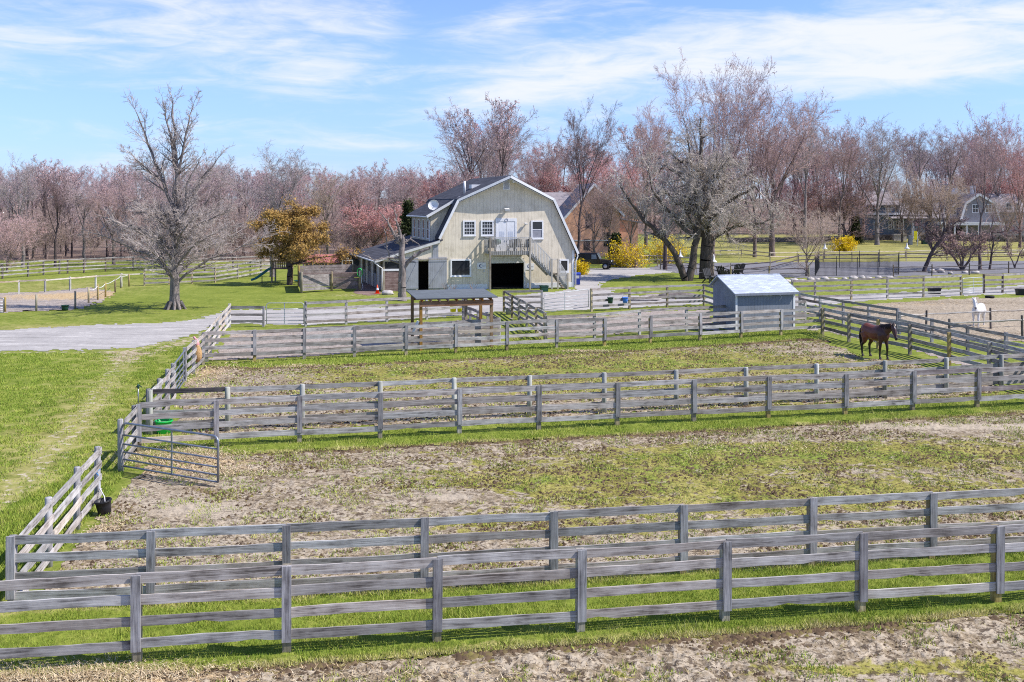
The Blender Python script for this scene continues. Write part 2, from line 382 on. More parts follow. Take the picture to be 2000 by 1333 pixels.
SHEETS = {}
def sheet(name, pp, z0, mat, step=2.6, ragged=0.12, disp=0.0, dscale=5.0, dome=0.0, dome_w=0.3, fields=None, stepx=None, seed=1):
    wp = world_poly(pp); SHEETS[name] = wp
    xs = [p[0] for p in pp]; ys = [p[1] for p in pp]; stepx = stepx or step
    gx = np.arange(min(xs) - 12, max(xs) + 12, stepx); gy = np.arange(min(ys) - 8, max(ys) + 8, step)
    gy = gy[gy > HY + 30]
    PX, PY = np.meshgrid(gx, gy); s = (PY - HY) / H
    X = (PX - 1000) / s; Y = FOC / s
    jx = (fbm(X * 2.3, Y * 2.3, 4, seed + 3) - .5) * 2 * ragged * 2; jy = (fbm(X * 2.3, Y * 2.3, 4, seed + 5) - .5) * 2 * ragged * 2
    keepv = inside(wp, X + jx, Y + jy)
    ny, nx = X.shape
    c = keepv[:-1, :-1].astype(int) + keepv[1:, :-1] + keepv[:-1, 1:] + keepv[1:, 1:] >= 3
    d = edge_dist(wp, X, Y)
    Z = np.full(X.shape, z0)
    if disp:
        a = fbm(X * dscale, Y * dscale, 4, seed + 9, 0.6); b = fbm(X * .9, Y * .9, 2, seed + 2)
        r = 1 - np.abs(2 * fbm(X * dscale * .8, Y * dscale * .8, 3, seed + 21) - 1)
        amp = disp * (0.35 + 1.3 * sstep(.35, .65, b))
        Z = Z + amp * sstep(0, .35, d) * (sstep(.35, .8, a) + 0.5 * r * r)
    if dome:
        Z = Z + dome * sstep(0, dome_w, d + jx) * (0.7 + .6 * fbm(X * 1.7, Y * 1.7, 3, seed + 31))
    idx = np.arange(ny * nx).reshape(ny, nx)
    F = np.stack([idx[1:, :-1][c], idx[1:, 1:][c], idx[:-1, 1:][c], idx[:-1, :-1][c]], 1)
    used = np.unique(F); remap = np.zeros(ny * nx, int); remap[used] = np.arange(len(used))
    V = np.stack([X.ravel(), Y.ravel(), Z.ravel()], 1)[used]
    at_ = {}
    for k, fn in (fields or {}).items(): at_[k] = fn(X.ravel()[used], Y.ravel()[used], d.ravel()[used])
    o = npmesh(name, V, remap[F], mat, smooth=True, attrs=at_)
    tag(o, None, kind='structure'); return o

def blobs(lst, base=0.0):                    # (px, py, rx metres, ry metres, amplitude)
    cs = [(G(a, b), rx, ry, am) for a, b, rx, ry, am in lst]
    def fn(X, Y, d):
        r = np.full(X.shape, base)
        for c, rx, ry, am in cs: r = r + am * np.exp(-((X - c.x) / rx) ** 2 - ((Y - c.y) / ry) ** 2)
        return r
    return fn

# --- soil / turf shaders, all in world metres
def soil_mat(name, pale, mid, dark, straw_amt=1.0, clod=1.0):
    m, t = new(name); P = posvec(t)
    av = t('ShaderNodeAttribute', attribute_name='veg').outputs['Fac']; as_ = t('ShaderNodeAttribute', attribute_name='straw').outputs['Fac']
    n1 = t.noise(P, 4.5, 8, 0.66, 0.3); n2 = t.noise(P, .9, 5, 0.6); n3 = t.noise(P, 16, 4, 0.6)
    f = t.math('ADD', t.math('ADD', t.math('MULTIPLY', n1, .5), t.math('MULTIPLY', n2, .3)), t.math('MULTIPLY', n3, .3))
    soil = t.ramp(f, [(0.43, tuple(x * .55 for x in mid)), (0.52, mid), (0.585, pale), (0.74, tuple(x * 1.1 for x in pale))])
    n4 = t.noise(P, 2.6, 7, 0.66, 0.5); n5 = t.noise(P, 10, 6, 0.68); n6 = t.noise(P, .55, 3)
    veg = t.ramp(t.math('ADD', t.math('MULTIPLY', n5, .62), t.math('MULTIPLY', n6, .42)),
                 [(0.38, (0.115, 0.095, 0.03)), (0.47, (0.235, 0.215, 0.05)), (0.56, (0.315, 0.285, 0.075)), (0.68, (0.43, 0.35, 0.15))])
    lush = t.ramp(n5, [(0.36, (0.10, 0.13, 0.018)), (0.5, (0.20, 0.255, 0.04)), (0.66, (0.30, 0.33, 0.07))])
    veg = t.mix(t.smooth(t.math('ADD', av, t.math('MULTIPLY', t.math('SUBTRACT', n2, .5), 1.3)), .62, .92), veg, lush)
    bare = t.smooth(t.math('ADD', av, t.math('MULTIPLY', t.math('SUBTRACT', n1, .5), .5)), -.02, -.30)
    soil = t.mix(bare, soil, t.ramp(n3, [(.3, tuple(x * .92 for x in pale)), (.7, tuple(x * 1.12 for x in pale))]))
    fv = t.smooth(t.math('ADD', av, t.math('MULTIPLY', t.math('SUBTRACT', n4, .5), 2.2)), 0.34, 0.56)
    col = t.mix(fv, soil, veg)
    # hoof-churned clods: small dark wet soil
    hoof = t.smooth(t.math('ADD', t.noise(P, 6.5, 4, 0.62, 0.6), t.math('MULTIPLY', t.math('SUBTRACT', n2, .5), .22)), 0.545, 0.60)
    hoof2 = t.smooth(t.noise(P, 14, 3, 0.6, 0.3), 0.58, 0.64)
    hf = t.math('MULTIPLY', t.math('MAXIMUM', hoof, t.math('MULTIPLY', hoof2, .6)), t.math('SUBTRACT', 1.0, t.math('MULTIPLY', bare, .75)))
    col = t.mix(t.math('MULTIPLY', hf, .80 * clod), col, t.ramp(n3, [(.35, dark), (.7, tuple(x * 2.2 for x in dark))]))
    n7 = t.noise(P, 11, 5, 0.7)
    straw = t.ramp(n7, [(0.35, (0.25, 0.16, 0.09)), (0.5, (0.50, 0.36, 0.20)), (0.66, (0.68, 0.54, 0.35))])
    fs = t.smooth(t.math('ADD', as_, t.math('MULTIPLY', t.math('SUBTRACT', n4, .5), 1.4)), 0.42, 0.75)
    col = t.mix(t.math('MULTIPLY', fs, straw_amt), col, straw)
    hgt = t.math('SUBTRACT', t.math('ADD', n1, t.math('MULTIPLY', n3, .4)), t.math('MULTIPLY', hf, .5))
    t.finish(col, 0.95, hgt, 0.7, 0.05, 0, 0.1); return m
M['soil'] = soil_mat('paddock_soil', (0.425, 0.355, 0.268), (0.285, 0.222, 0.148), (0.050, 0.033, 0.022))
M['sand'] = soil_mat('paddock_sand', (0.40, 0.345, 0.31), (0.33, 0.275, 0.235), (0.15, 0.115, 0.09), 1.0, .35)
def turf_mat(name):
    m, t = new(name); P = posvec(t)
    aw = t('ShaderNodeAttribute', attribute_name='worn').outputs['Fac']; ad = t('ShaderNodeAttribute', attribute_name='dry').outputs['Fac']
    n1 = t.noise(P, 0.45, 6, 0.6); n2 = t.noise(P, 7, 7, 0.68); n3 = t.noise(P, 2.4, 5, 0.6)
    g = t.math('ADD', t.math('MULTIPLY', n1, .35), t.math('ADD', t.math('MULTIPLY', n2, .45), t.math('MULTIPLY', n3, .25)))
    lush = t.ramp(g, [(0.38, (0.075, 0.105, 0.014)), (0.5, (0.165, 0.205, 0.030)), (0.60, (0.235, 0.265, 0.048)), (0.74, (0.36, 0.35, 0.10))])
    dry = t.ramp(g, [(0.38, (0.13, 0.125, 0.032)), (0.5, (0.26, 0.245, 0.075)), (0.64, (0.40, 0.355, 0.14))])
    fd = t.smooth(t.math('ADD', ad, t.math('MULTIPLY', t.math('SUBTRACT', n3, .5), 1.3)), 0.25, 0.85)
    col = t.mix(fd, lush, dry)
    n4 = t.noise(P, 3.0, 8, 0.65)
    bare = t.ramp(n4, [(0.36, (0.20, 0.15, 0.085)), (0.5, (0.36, 0.29, 0.18)), (0.64, (0.50, 0.43, 0.33))])
    fw = t.smooth(t.math('ADD', aw, t.math('MULTIPLY', t.math('SUBTRACT', n4, .5), 2.2)), 0.42, 0.68)
    col = t.mix(fw, col, bare)
    n5 = t.noise(P, .12, 3)
    far = t('ShaderNodeSeparateXYZ'); t.link(P, far.inputs[0])
    litter = t.ramp(n2, [(0.36, (0.10, 0.065, 0.05)), (0.6, (0.26, 0.19, 0.155))])
    al = t('ShaderNodeAttribute', attribute_name='litter').outputs['Fac']
    col = t.mix(t.smooth(t.math('ADD', al, t.math('MULTIPLY', t.math('SUBTRACT', n3, .5), .5)), .3, .7), col, litter)
    t.finish(col, 0.95, t.math('ADD', n2, n3), 0.6, 0.05, 0, 0.1); return m
M['turf'] = turf_mat('turf')
def gravel_mat(name, a, b):
    m, t = new(name); P = posvec(t)
    n1 = t.noise(P, 24, 5, 0.7); n2 = t.noise(t.mapping(P, (0.35, 1.6, 1)), 0.8, 6, 0.6); n3 = t.noise(P, 3, 5)
    col = t.ramp(t.math('ADD', t.math('MULTIPLY', n1, .35), t.math('ADD', t.math('MULTIPLY', n2, .45), t.math('MULTIPLY', n3, .2))),
                 [(0.38, tuple(x * .58 for x in a)), (0.46, tuple(x * .9 for x in a)), (0.52, a), (0.60, b)])
    t.finish(col, 0.95, n1, 0.5, 0.03, 0, 0.1); return m
M['gravel'] = gravel_mat('gravel', (0.385, 0.362, 0.345), (0.54, 0.51, 0.48))
M['ring'] = gravel_mat('ring_footing', (0.19, 0.185, 0.20), (0.27, 0.265, 0.28))

# --- ground sheet to the horizon
ys = np.concatenate([np.linspace(5, 60, 180), np.geomspace(60.5, 1500, 130)]); ux = np.linspace(-1.15, 1.15, 300)
U, Yg = np.meshgrid(ux, ys); Xg = U * (Yg + 8) * 0.75
Zg = terrain(Xg, Yg)
iy, ix = Xg.shape; ii = np.arange(iy * ix).reshape(iy, ix)
Fg = np.stack([ii[:-1, :-1].ravel(), ii[:-1, 1:].ravel(), ii[1:, 1:].ravel(), ii[1:, :-1].ravel()], 1)
X, Y = Xg.ravel(), Yg.ravel()
track = [(250, 690), (215, 745), (175, 800), (120, 860), (55, 930), (-40, 1010)]
def line_field(pp, wd, am):
    wp = world_poly(pp); d = np.full(X.shape, 1e9)
    for (x1, y1), (x2, y2) in zip(wp, wp[1:]):
        L = (x2 - x1) ** 2 + (y2 - y1) ** 2; tt = np.clip(((X - x1) * (x2 - x1) + (Y - y1) * (y2 - y1)) / L, 0, 1)
        d = np.minimum(d, np.hypot(X - x1 - tt * (x2 - x1), Y - y1 - tt * (y2 - y1)))
    return am * np.exp(-(d / wd) ** 2)
def track_d(xx, yy):
    wp = world_poly(track); d = np.full(xx.shape, 1e9)
    for (x1, y1), (x2, y2) in zip(wp, wp[1:]):
        L = (x2 - x1) ** 2 + (y2 - y1) ** 2; tt = np.clip(((xx - x1) * (x2 - x1) + (yy - y1) * (y2 - y1)) / L, 0, 1); d = np.minimum(d, np.hypot(xx - x1 - tt * (x2 - x1), yy - y1 - tt * (y2 - y1)))
    return d
worn = line_field(track, 0.95, .43) + line_field([(330, 660), (250, 700)], 1.2, .45) + line_field([(-50, 648), (160, 640), (330, 632), (420, 612)], 0.8, .35) + line_field([(-60, 690), (120, 688), (300, 690), (400, 655)], .6, .45)
worn = worn + blobs([(960, 575, 4, 1.5, .45), (700, 578, 4, 1.4, .5), (1180, 535, 4, 3, .45), (0, 735, .8, .4, .3), (20, 730, .8, .5, .2), (1450, 620, 6, 3, .3)])(X, Y, 0)
dry = 0.34 + .55 * sstep(85, 130, Y) * sstep(18, 40, X) + blobs([(150, 640, 6, 1.5, .5), (330, 590, 6, 5, -.25), (560, 565, 6, 3, -.45), (80, 850, 2, 4, .25), (520, 575, 6, 4, -.1), (1700, 485, 30, 14, .35), (1260, 545, 5, 4, -.6), (700, 575, 5, 2, .3), (120, 560, 8, 8, .3)])(X, Y, 0)
dry = dry - .3 * sstep(2, 0, np.abs(Y - 0.215 * X - 49.5)) + line_field(track, 1.6, .35)
litter = sstep(128, 150, Y) * sstep(-2, -24, X - 0 * Y) + sstep(215, 240, Y) + blobs([(600, 515, 12, 10, .4)])(X, Y, 0)
tag(npmesh('ground', np.stack([X, Y, Zg.ravel()], 1), Fg, M['turf'], smooth=True, attrs={'worn': worn, 'dry': dry, 'litter': np.clip(litter, 0, 1)}), None, kind='structure')

# --- gravel drive
sheet('gravel_driveway', [(-500, 700), (-200, 690), (0, 686), (120, 685), (250, 682), (330, 668), (392, 652), (412, 640), (448, 634), (600, 636), (760, 627), (905, 617), (985, 609), (1060, 608), (1150, 606), (1300, 598), (1395, 594),
      (1570, 600), (1700, 588), (1850, 580), (2000, 574), (2500, 560), (2500, 546), (2000, 557), (1850, 566), (1700, 574), (1560, 580), (1390, 583), (1300, 584), (1215, 574), (1170, 560), (1190, 548), (1250, 538), (1330, 531), (1250, 522), (1150, 524), (1128, 540), (1120, 566), (1040, 574), (985, 579), (880, 588), (760, 600), (600, 604), (440, 606), (390, 622), (330, 630), (200, 634), (0, 645), (-200, 652), (-500, 660)],
      .010, M['gravel'], 1.3, .45, stepx=2.6, seed=4)
sheet('riding_ring', [(1255, 528), (1400, 541), (1590, 544), (1755, 541), (1900, 536), (2500, 528), (2500, 506), (2000, 509), (1760, 511), (1400, 513), (1290, 516)], .008, M['ring'], 1.2, .3, stepx=3, seed=8)

# --- paddocks
sheet('near_paddock', [(-300, 1345), (0, 1326), (300, 1318), (560, 1304), (850, 1282), (1130, 1262), (1415, 1242), (1680, 1224), (2000, 1196), (2300, 1182), (3000, 1136), (3000, 1660), (-700, 1660)], .012, M['soil'], 2.4, .12, .030, 6.0,
      fields={'veg': blobs([(1650, 1310, 2.2, .35, .40), (1950, 1310, 1.5, .6, .45), (1250, 1330, 1.4, .3, .25), (900, 1320, 2.2, .25, .15), (1600, 1225, 4, .18, .35)], .04), 'straw': blobs([(150, 1335, 2.2, .6, .75), (420, 1330, 1, .3, .3)])}, seed=11)
sheet('middle_paddock', [(60, 1180), (148, 1186), (296, 1184), (560, 1172), (828, 1157), (1080, 1142), (1332, 1124), (1583, 1109), (1817, 1094), (2045, 1078), (2400, 1058), (3000, 1022), (3000, 752), (2400, 786), (2000, 806), (1782, 820), (1500, 836), (1205, 852), (900, 868), (742, 876), (585, 884), (430, 890), (300, 905), (262, 935), (224, 972), (181, 1028), (122, 1100)], .012, M['soil'], 2.4, .16, .024, 5.5,
      fields={'veg': blobs([(1500, 890, 6, 1.6, .55), (1300, 930, 4.2, 1.8, .42), (1000, 950, 3.6, 1.7, .36), (1900, 890, 3.4, 2.2, .38), (1500, 985, 5, 1.3, .42), (1850, 960, 4, 1.2, .42), (1000, 1030, 4, .8, .34), (1700, 1040, 4, .5, .30), (880, 972, 1.15, .62, -.75), (400, 1000, 1.8, 1.1, -.35), (700, 1060, 2.5, .35, -.25), (1960, 905, 1.2, .3, -.4), (1950, 835, 6, .7, -.6), (1200, 862, 6, .5, -.25), (300, 960, 3, 2, -.25), (1420, 875, 1.6, .7, .35), (1650, 870, 1.5, .5, .3)], .17),
              'straw': blobs([(350, 897, 1.5, 1.1, 1.05), (420, 925, 1.3, .7, .6), (520, 905, 1.5, .5, .45), (300, 925, .6, .6, .5), (130, 1120, .7, .5, .3), (220, 1030, .4, .8, .4), (1200, 905, 1.2, .35, .3), (1550, 872, 1.5, .4, .2)])}, seed=12)
sheet('upper_paddock', [(372, 852), (445, 849), (590, 841), (887, 826), (1180, 812), (1457, 798), (1728, 784), (1848, 776), (1960, 768), (1935, 748), (1860, 733), (1790, 712), (1740, 704), (1690, 700), (1650, 682), (1600, 668), (1560, 665), (1447, 673), (1270, 684), (1087, 694), (890, 704), (692, 713), (497, 720), (400, 716), (384, 722), (362, 760), (343, 795), (352, 825)], .012, M['soil'], 2.2, .2, .020, 4.5,
      fields={'veg': blobs([(1000, 725, 8, 3, .46), (1350, 705, 7, 4, .46), (700, 740, 4, 3, .28), (1200, 760, 8, 2, .36), (1600, 720, 4, 3, .2), (1650, 690, 2.0, 1.4, -.55), (1700, 775, 2, .8, -.4), (1500, 790, 3, .8, .3), (430, 740, 3, 6, -.3), (1550, 668, 2, 1, -.2)], .22),
              'straw': blobs([(400, 730, 1.4, 4.0, .65), (380, 780, 1, 2, .4), (1140, 689, 1.3, .5, .8), (580, 718, 1.2, .5, .6), (620, 800, 1.6, 1, .3), (1700, 700, 2, 2, .1)])}, seed=13)
sheet('back_sand_paddock', [(404, 706), (455, 646), (515, 645), (600, 645), (760, 636), (905, 626), (912, 648), (970, 672), (881, 678), (788, 683), (690, 690), (595, 697), (498, 702)], .010, M['sand'], 2, .25, .02, 3,
      fields={'veg': blobs([(700, 640, 8, 1, .35), (880, 632, 3, 1.2, .4), (640, 670, 3, 1, -.1)], .05), 'straw': blobs([(480, 660, 3, 3, .5), (850, 655, 4, 3, .45), (950, 660, 1.5, 1, .3), (650, 655, 3, 2, .25)])}, seed=14)
sheet('grey_sand_paddock', [(990, 620), (1060, 618), (1160, 618), (1240, 611), (1310, 606), (1385, 606), (1395, 640), (1436, 652), (1341, 643), (1249, 650), (1161, 657), (1070, 660), (1030, 640)], .010, M['sand'], 2, .25, .02, 3,
      fields={'veg': blobs([(1150, 618, 6, 1.2, .4), (1020, 630, 2, 5, .3)], .0), 'straw': blobs([(1380, 640, 3, 2, .4), (1200, 630, 5, 2, .12)])}, seed=15)
sheet('right_dirt_paddock', [(1560, 612), (1640, 601), (1733, 592), (1850, 585), (2000, 580), (2500, 574), (2500, 690), (2000, 668), (1930, 664), (1854, 666), (1760, 648), (1697, 637), (1640, 627)], .010, M['soil'], 1.8, .3, .04, 2.4,
      fields={'veg': blobs([(1590, 606, 5, 2, .5), (1760, 592, 8, 1, .35), (1950, 660, 5, 1.5, .35)], -.15), 'straw': blobs([(1800, 596, 8, 2.5, .5), (1700, 610, 4, 2, .25)])}, seed=16)
sheet('sandy_alley', [(1560, 648), (1597, 645), (1640, 655), (1700, 668), (1770, 680), (1840, 702), (1900, 722), (1970, 742), (2060, 765), (2100, 752), (1990, 728), (1900, 705), (1800, 680), (1700, 658), (1640, 647), (1590, 634)], .010, M['sand'], 2, .2, .01, 3,
      fields={'veg': blobs([(1860, 690, 2, 2, .4), (1760, 690, 1, 1, .3)], -.1), 'straw': blobs([(1700, 665, 2, 2, .2)])}, seed=17)
sheet('straw_field', [(-300, 615), (0, 612), (130, 607), (165, 603), (200, 590), (228, 572), (180, 562), (60, 571), (-300, 578)], .010, M['sand'], 1.6, .4, .03, 2,
      fields={'veg': blobs([(60, 608, 5, .8, .3)], -.1), 'straw': blobs([(100, 580, 9, 5, .7), (200, 575, 3, 4, .5)])}, stepx=4, seed=18)
M['redbrick_dirt'] = gravel_mat('reddish_dirt', (0.22, 0.15, 0.13), (0.32, 0.235, 0.21))
sheet('dirt_path', [(690, 573), (716, 578), (745, 576), (742, 562), (726, 548), (712, 545), (704, 556)], .014, M['redbrick_dirt'], 1.2, .15, stepx=2, seed=19)

# --- raised grass banks under the fences
M['bank'] = M['turf']
VG = {'worn': lambda X, Y, d: .34 * sstep(.30, .0, d), 'dry': lambda X, Y, d: .05 + .85 * sstep(.48, .06, d) * (.4 + 1.2 * fbm(X * 1.5, Y * 1.5, 3, 77)), 'litter': lambda X, Y, d: 0 * X}
BANKS = {
 'near': [(-400, 1352), (0, 1332), (300, 1322), (560, 1308), (850, 1286), (1130, 1266), (1415, 1246), (1680, 1228), (2000, 1200), (2400, 1180), (3000, 1134), (3000, 1020), (2400, 1056), (2045, 1076), (1817, 1091), (1583, 1106), (1332, 1122), (1080, 1140), (828, 1156), (560, 1170), (296, 1186), (140, 1190), (40, 1198), (-400, 1215)],
 'middle': [(262, 915), (320, 900), (430, 893), (585, 886), (742, 878), (900, 869), (1205, 854), (1500, 838), (1782, 822), (2000, 808), (2400, 786), (3000, 752), (3000, 716), (2400, 752), (1960, 774), (1848, 780), (1728, 788), (1457, 802), (1180, 816), (887, 831), (590, 845), (445, 852), (360, 852), (288, 858)],
 'upper': [(402, 718), (497, 722), (692, 714), (890, 705), (1087, 695), (1270, 685), (1447, 674), (1575, 664), (1620, 668), (1600, 650), (1560, 644), (1431, 650), (1341, 655), (1249, 661), (1161, 668), (1060, 672), (1045, 640), (1010, 618), (1000, 622), (1015, 650), (990, 676), (881, 684), (788, 690), (690, 696), (595, 702), (498, 708), (404, 712)]}
for k, dome, sd in (('near', .055, 41), ('middle', .055, 42), ('upper', .035, 43)):
    sheet('grass_bank', BANKS[k], .004, M['turf'], 2.4, .16, .02, 5, dome, .22, VG, seed=sd)

# ================================================================ GRASS BLADES
m_, t_ = new('grass_blade'); tn = t_('ShaderNodeAttribute', attribute_name='tone').outputs['Fac']
cb = t_.ramp(tn, [(0.0, (0.11, 0.19, 0.016)), (0.4, (0.255, 0.345, 0.045)), (0.75, (0.40, 0.42, 0.09)), (1.0, (0.58, 0.51, 0.24))])
pb = t_.finish(cb, 0.7, None, spec=0.2); M['blade'] = m_
m_, t_ = new('straw_strand'); tn = t_('ShaderNodeAttribute', attribute_name='tone').outputs['Fac']
t_.finish(t_.ramp(tn, [(0.0, (0.30, 0.20, 0.11)), (0.5, (0.55, 0.42, 0.25)), (1.0, (0.74, 0.62, 0.44))]), 0.8); M['strand'] = m_

def scatter_pts(wp, n, rng):
    xs = [p[0] for p in wp]; ys = [p[1] for p in wp]
    X = rng.uniform(min(xs), max(xs), n * 4); Y = rng.uniform(min(ys), max(ys), n * 4)
    k = inside(wp, X, Y); return X[k][:n], Y[k][:n]
def blades(X, Y, Z, h, wd, lean, tone, rng):
    n = len(X); a = rng.uniform(0, 2 * np.pi, n); l = rng.uniform(0, 1, n) * lean * h; b = rng.uniform(0, 2 * np.pi, n)
    dx, dy = np.cos(a) * wd / 2, np.sin(a) * wd / 2
    V = np.empty((n, 3, 3))
    V[:, 0] = np.stack([X - dx, Y - dy, Z], 1); V[:, 1] = np.stack([X + dx, Y + dy, Z], 1)
    V[:, 2] = np.stack([X + np.cos(b) * l, Y + np.sin(b) * l, Z + h], 1)
    return V.reshape(-1, 3), np.repeat(np.clip(tone, 0, 1), 3)
rng = np.random.RandomState(5)
VV = []; TT = []
def add_grass(wp, dens, hmin, hmax, wd, toneb, drye=0.5, visible=True, clump=0.0, zb=0.0):
    ar = 0.5 * abs(sum(wp[i][0] * wp[(i + 1) % len(wp)][1] - wp[(i + 1) % len(wp)][0] * wp[i][1] for i in range(len(wp))))
    X, Y = scatter_pts(wp, int(ar * dens), rng)
    k = np.abs(X) < Y * .56 + 1.2; X, Y = X[k], Y[k]
    if clump:
        c = fbm(X * 1.8, Y * 1.8, 4, 3); k = c > clump; X, Y = X[k], Y[k]
    d = edge_dist(wp, X, Y); nz = fbm(X * 2.2, Y * 2.2, 3, 8)
    if clump == .40:
        k = (track_d(X, Y) > .30 + .9 * nz * rng.rand(len(X)) + .35 * (fbm(X * 1.3, Y * 1.3, 3, 71) - .5)) | (rng.rand(len(X)) < .22); X, Y, d, nz = X[k], Y[k], d[k], nz[k]
    h = (hmin + (hmax - hmin) * rng.rand(len(X))) * (.55 + .9 * nz)
    tone = toneb + (rng.rand(len(X)) - .5) * .5 + (nz - .5) * .9 + drye * sstep(.3, .0, d)
    v, tt = blades(X, Y, zb + np.zeros(len(X)) + .03 * (zb > 0) , h, wd, .9, tone, rng); VV.append(v); TT.append(tt)
bz = .018
nb = world_poly(BANKS['near']); mbk = world_poly(BANKS['middle']); ub = world_poly(BANKS['upper'])
add_grass(nb, 3000, .025, .085, .012, .42, .55, zb=bz)
add_grass(mbk, 1500, .03, .085, .018, .47, .45, zb=bz)
add_grass(ub, 420, .03, .08, .03, .48, .3, zb=bz)
lawn = world_poly([(-80, 1240), (10, 1205), (60, 1150), (150, 1040), (185, 1000), (225, 960), (245, 920), (290, 855), (355, 760), (395, 700), (330, 672), (255, 690), (100, 690), (-60, 692), (-260, 760)])
add_grass(lawn, 620, .03, .085, .020, .42, .0, clump=.40)
lawn_near = world_poly([(-80, 1240), (10, 1205), (60, 1150), (150, 1040), (195, 990), (240, 925), (150, 920), (0, 1000), (-80, 1050)])
add_grass(lawn_near, 1100, .05, .13, .016, .40, .15)
for bn in (BANKS['near'], BANKS['middle']):
    wp = world_poly(bn); add_grass(wp, 260 if bn is BANKS['near'] else 150, .07, .17, .014 if bn is BANKS['near'] else .022, .5, .3, clump=.56, zb=bz)
# tufts in the trampled paddocks
for nm, dens, th in (('near_paddock', 420, .575), ('middle_paddock', 260, .545), ('upper_paddock', 90, .53)):
    wp = SHEETS[nm]
    add_grass([(x, min(y, 60)) for x, y in wp], dens, .025, .075, .022 if nm != 'upper_paddock' else .05, .55, .2, clump=th, zb=.02)
V = np.concatenate(VV); T = np.concatenate(TT)
tag(npmesh('grass', V, np.arange(len(V)).reshape(-1, 3), M['blade'], attrs={'tone': T}), None, kind='stuff')
# loose straw on the ground
VV = []; TT = []
for cx, cy, rx, ry, n in ((130, 1325, 2.0, .35, 5200), (350, 893, 1.3, .9, 5200), (430, 925, 1.1, .5, 1500), (205, 1040, .3, .9, 500), (1140, 689, 1.2, .4, 900), (580, 718, 1.0, .4, 500), (400, 735, 1.2, 3.4, 1600), (850, 1330, 3, .4, 500), (1500, 880, 3, .8, 500)):
    c = G(cx, cy); X = c.x + rng.randn(n) * rx * .6; Y = c.y + rng.randn(n) * ry * .6; a = rng.uniform(0, 6.28, n); L = rng.uniform(.05, .15, n); wd = .007 * max(1, c.y / 20)
    Z = .05 + rng.rand(n) * .05
    V = np.empty((n, 3, 3)); V[:, 0] = np.stack([X - np.sin(a) * wd, Y + np.cos(a) * wd, Z], 1); V[:, 1] = np.stack([X + np.sin(a) * wd, Y - np.cos(a) * wd, Z], 1)
    V[:, 2] = np.stack([X + np.cos(a) * L, Y + np.sin(a) * L, Z + rng.uniform(-.02, .06, n)], 1); VV.append(V.reshape(-1, 3)); TT.append(np.repeat(rng.rand(n), 3))
V = np.concatenate(VV)
tag(npmesh('loose_straw', V, np.arange(len(V)).reshape(-1, 3), M['strand'], attrs={'tone': np.concatenate(TT)}), None, kind='stuff')

# churned clods of soil lying on the paddocks
m_, t_ = new('clod'); tn = t_('ShaderNodeAttribute', attribute_name='tone').outputs['Fac']
t_.finish(t_.ramp(tn, [(0.0, (0.055, 0.037, 0.025)), (0.45, (0.15, 0.105, 0.068)), (0.75, (0.19, 0.165, 0.05)), (1.0, (0.40, 0.33, 0.25))]), .95, spec=.05); M['clod'] = m_
VV = []; FF = []; TT = []; off = 0
for nm, n, s0_, s1_ in (('near_paddock', 9000, .015, .045), ('middle_paddock', 26000, .015, .058), ('upper_paddock', 12000, .025, .08)):
    wp = [(x, min(y, 60)) for x, y in SHEETS[nm]]; X, Y = scatter_pts(wp, n * 3, rng); k = (np.abs(X) < Y * .56 + 1.2) & (edge_dist(wp, X, Y) > .15); X, Y = X[k], Y[k]
    bz_ = 0
    for bx, by, rx, ry in ((880, 972, 1.2, .7), (400, 1000, 1.6, 1.0), (1950, 838, 5, .7)):
        c_ = G(bx, by); bz_ = bz_ + .35 * np.exp(-((X - c_.x) / rx) ** 2 - ((Y - c_.y) / ry) ** 2)
    k = fbm(X * .8, Y * .8, 4, 17) + .25 * (rng.rand(len(X)) - .5) - bz_ > .50; X, Y = X[k][:n], Y[k][:n]; m = len(X)
    r = s0_ + (s1_ - s0_) * rng.rand(m) ** 2; h = r * rng.uniform(.5, 1.0, m); a = rng.uniform(0, 6.28, m); V = np.empty((m, 6, 3))
    for k in range(5):
        rr_ = r * rng.uniform(.7, 1.4, m); V[:, k] = np.stack([X + rr_ * np.cos(a + k * 1.2566), Y + rr_ * np.sin(a + k * 1.2566), np.full(m, .015)], 1)
    V[:, 5] = np.stack([X + r * rng.uniform(-.4, .4, m), Y + r * rng.uniform(-.4, .4, m), .03 + h], 1)
    base = np.arange(m)[:, None] * 6 + off; F = np.concatenate([np.stack([base[:, 0] + k, base[:, 0] + (k + 1) % 5, base[:, 0] + 5], 1) for k in range(5)])
    VV.append(V.reshape(-1, 3)); FF.append(F); off += m * 6; TT.append(np.repeat(.82 * rng.rand(m) ** 1.2, 6))
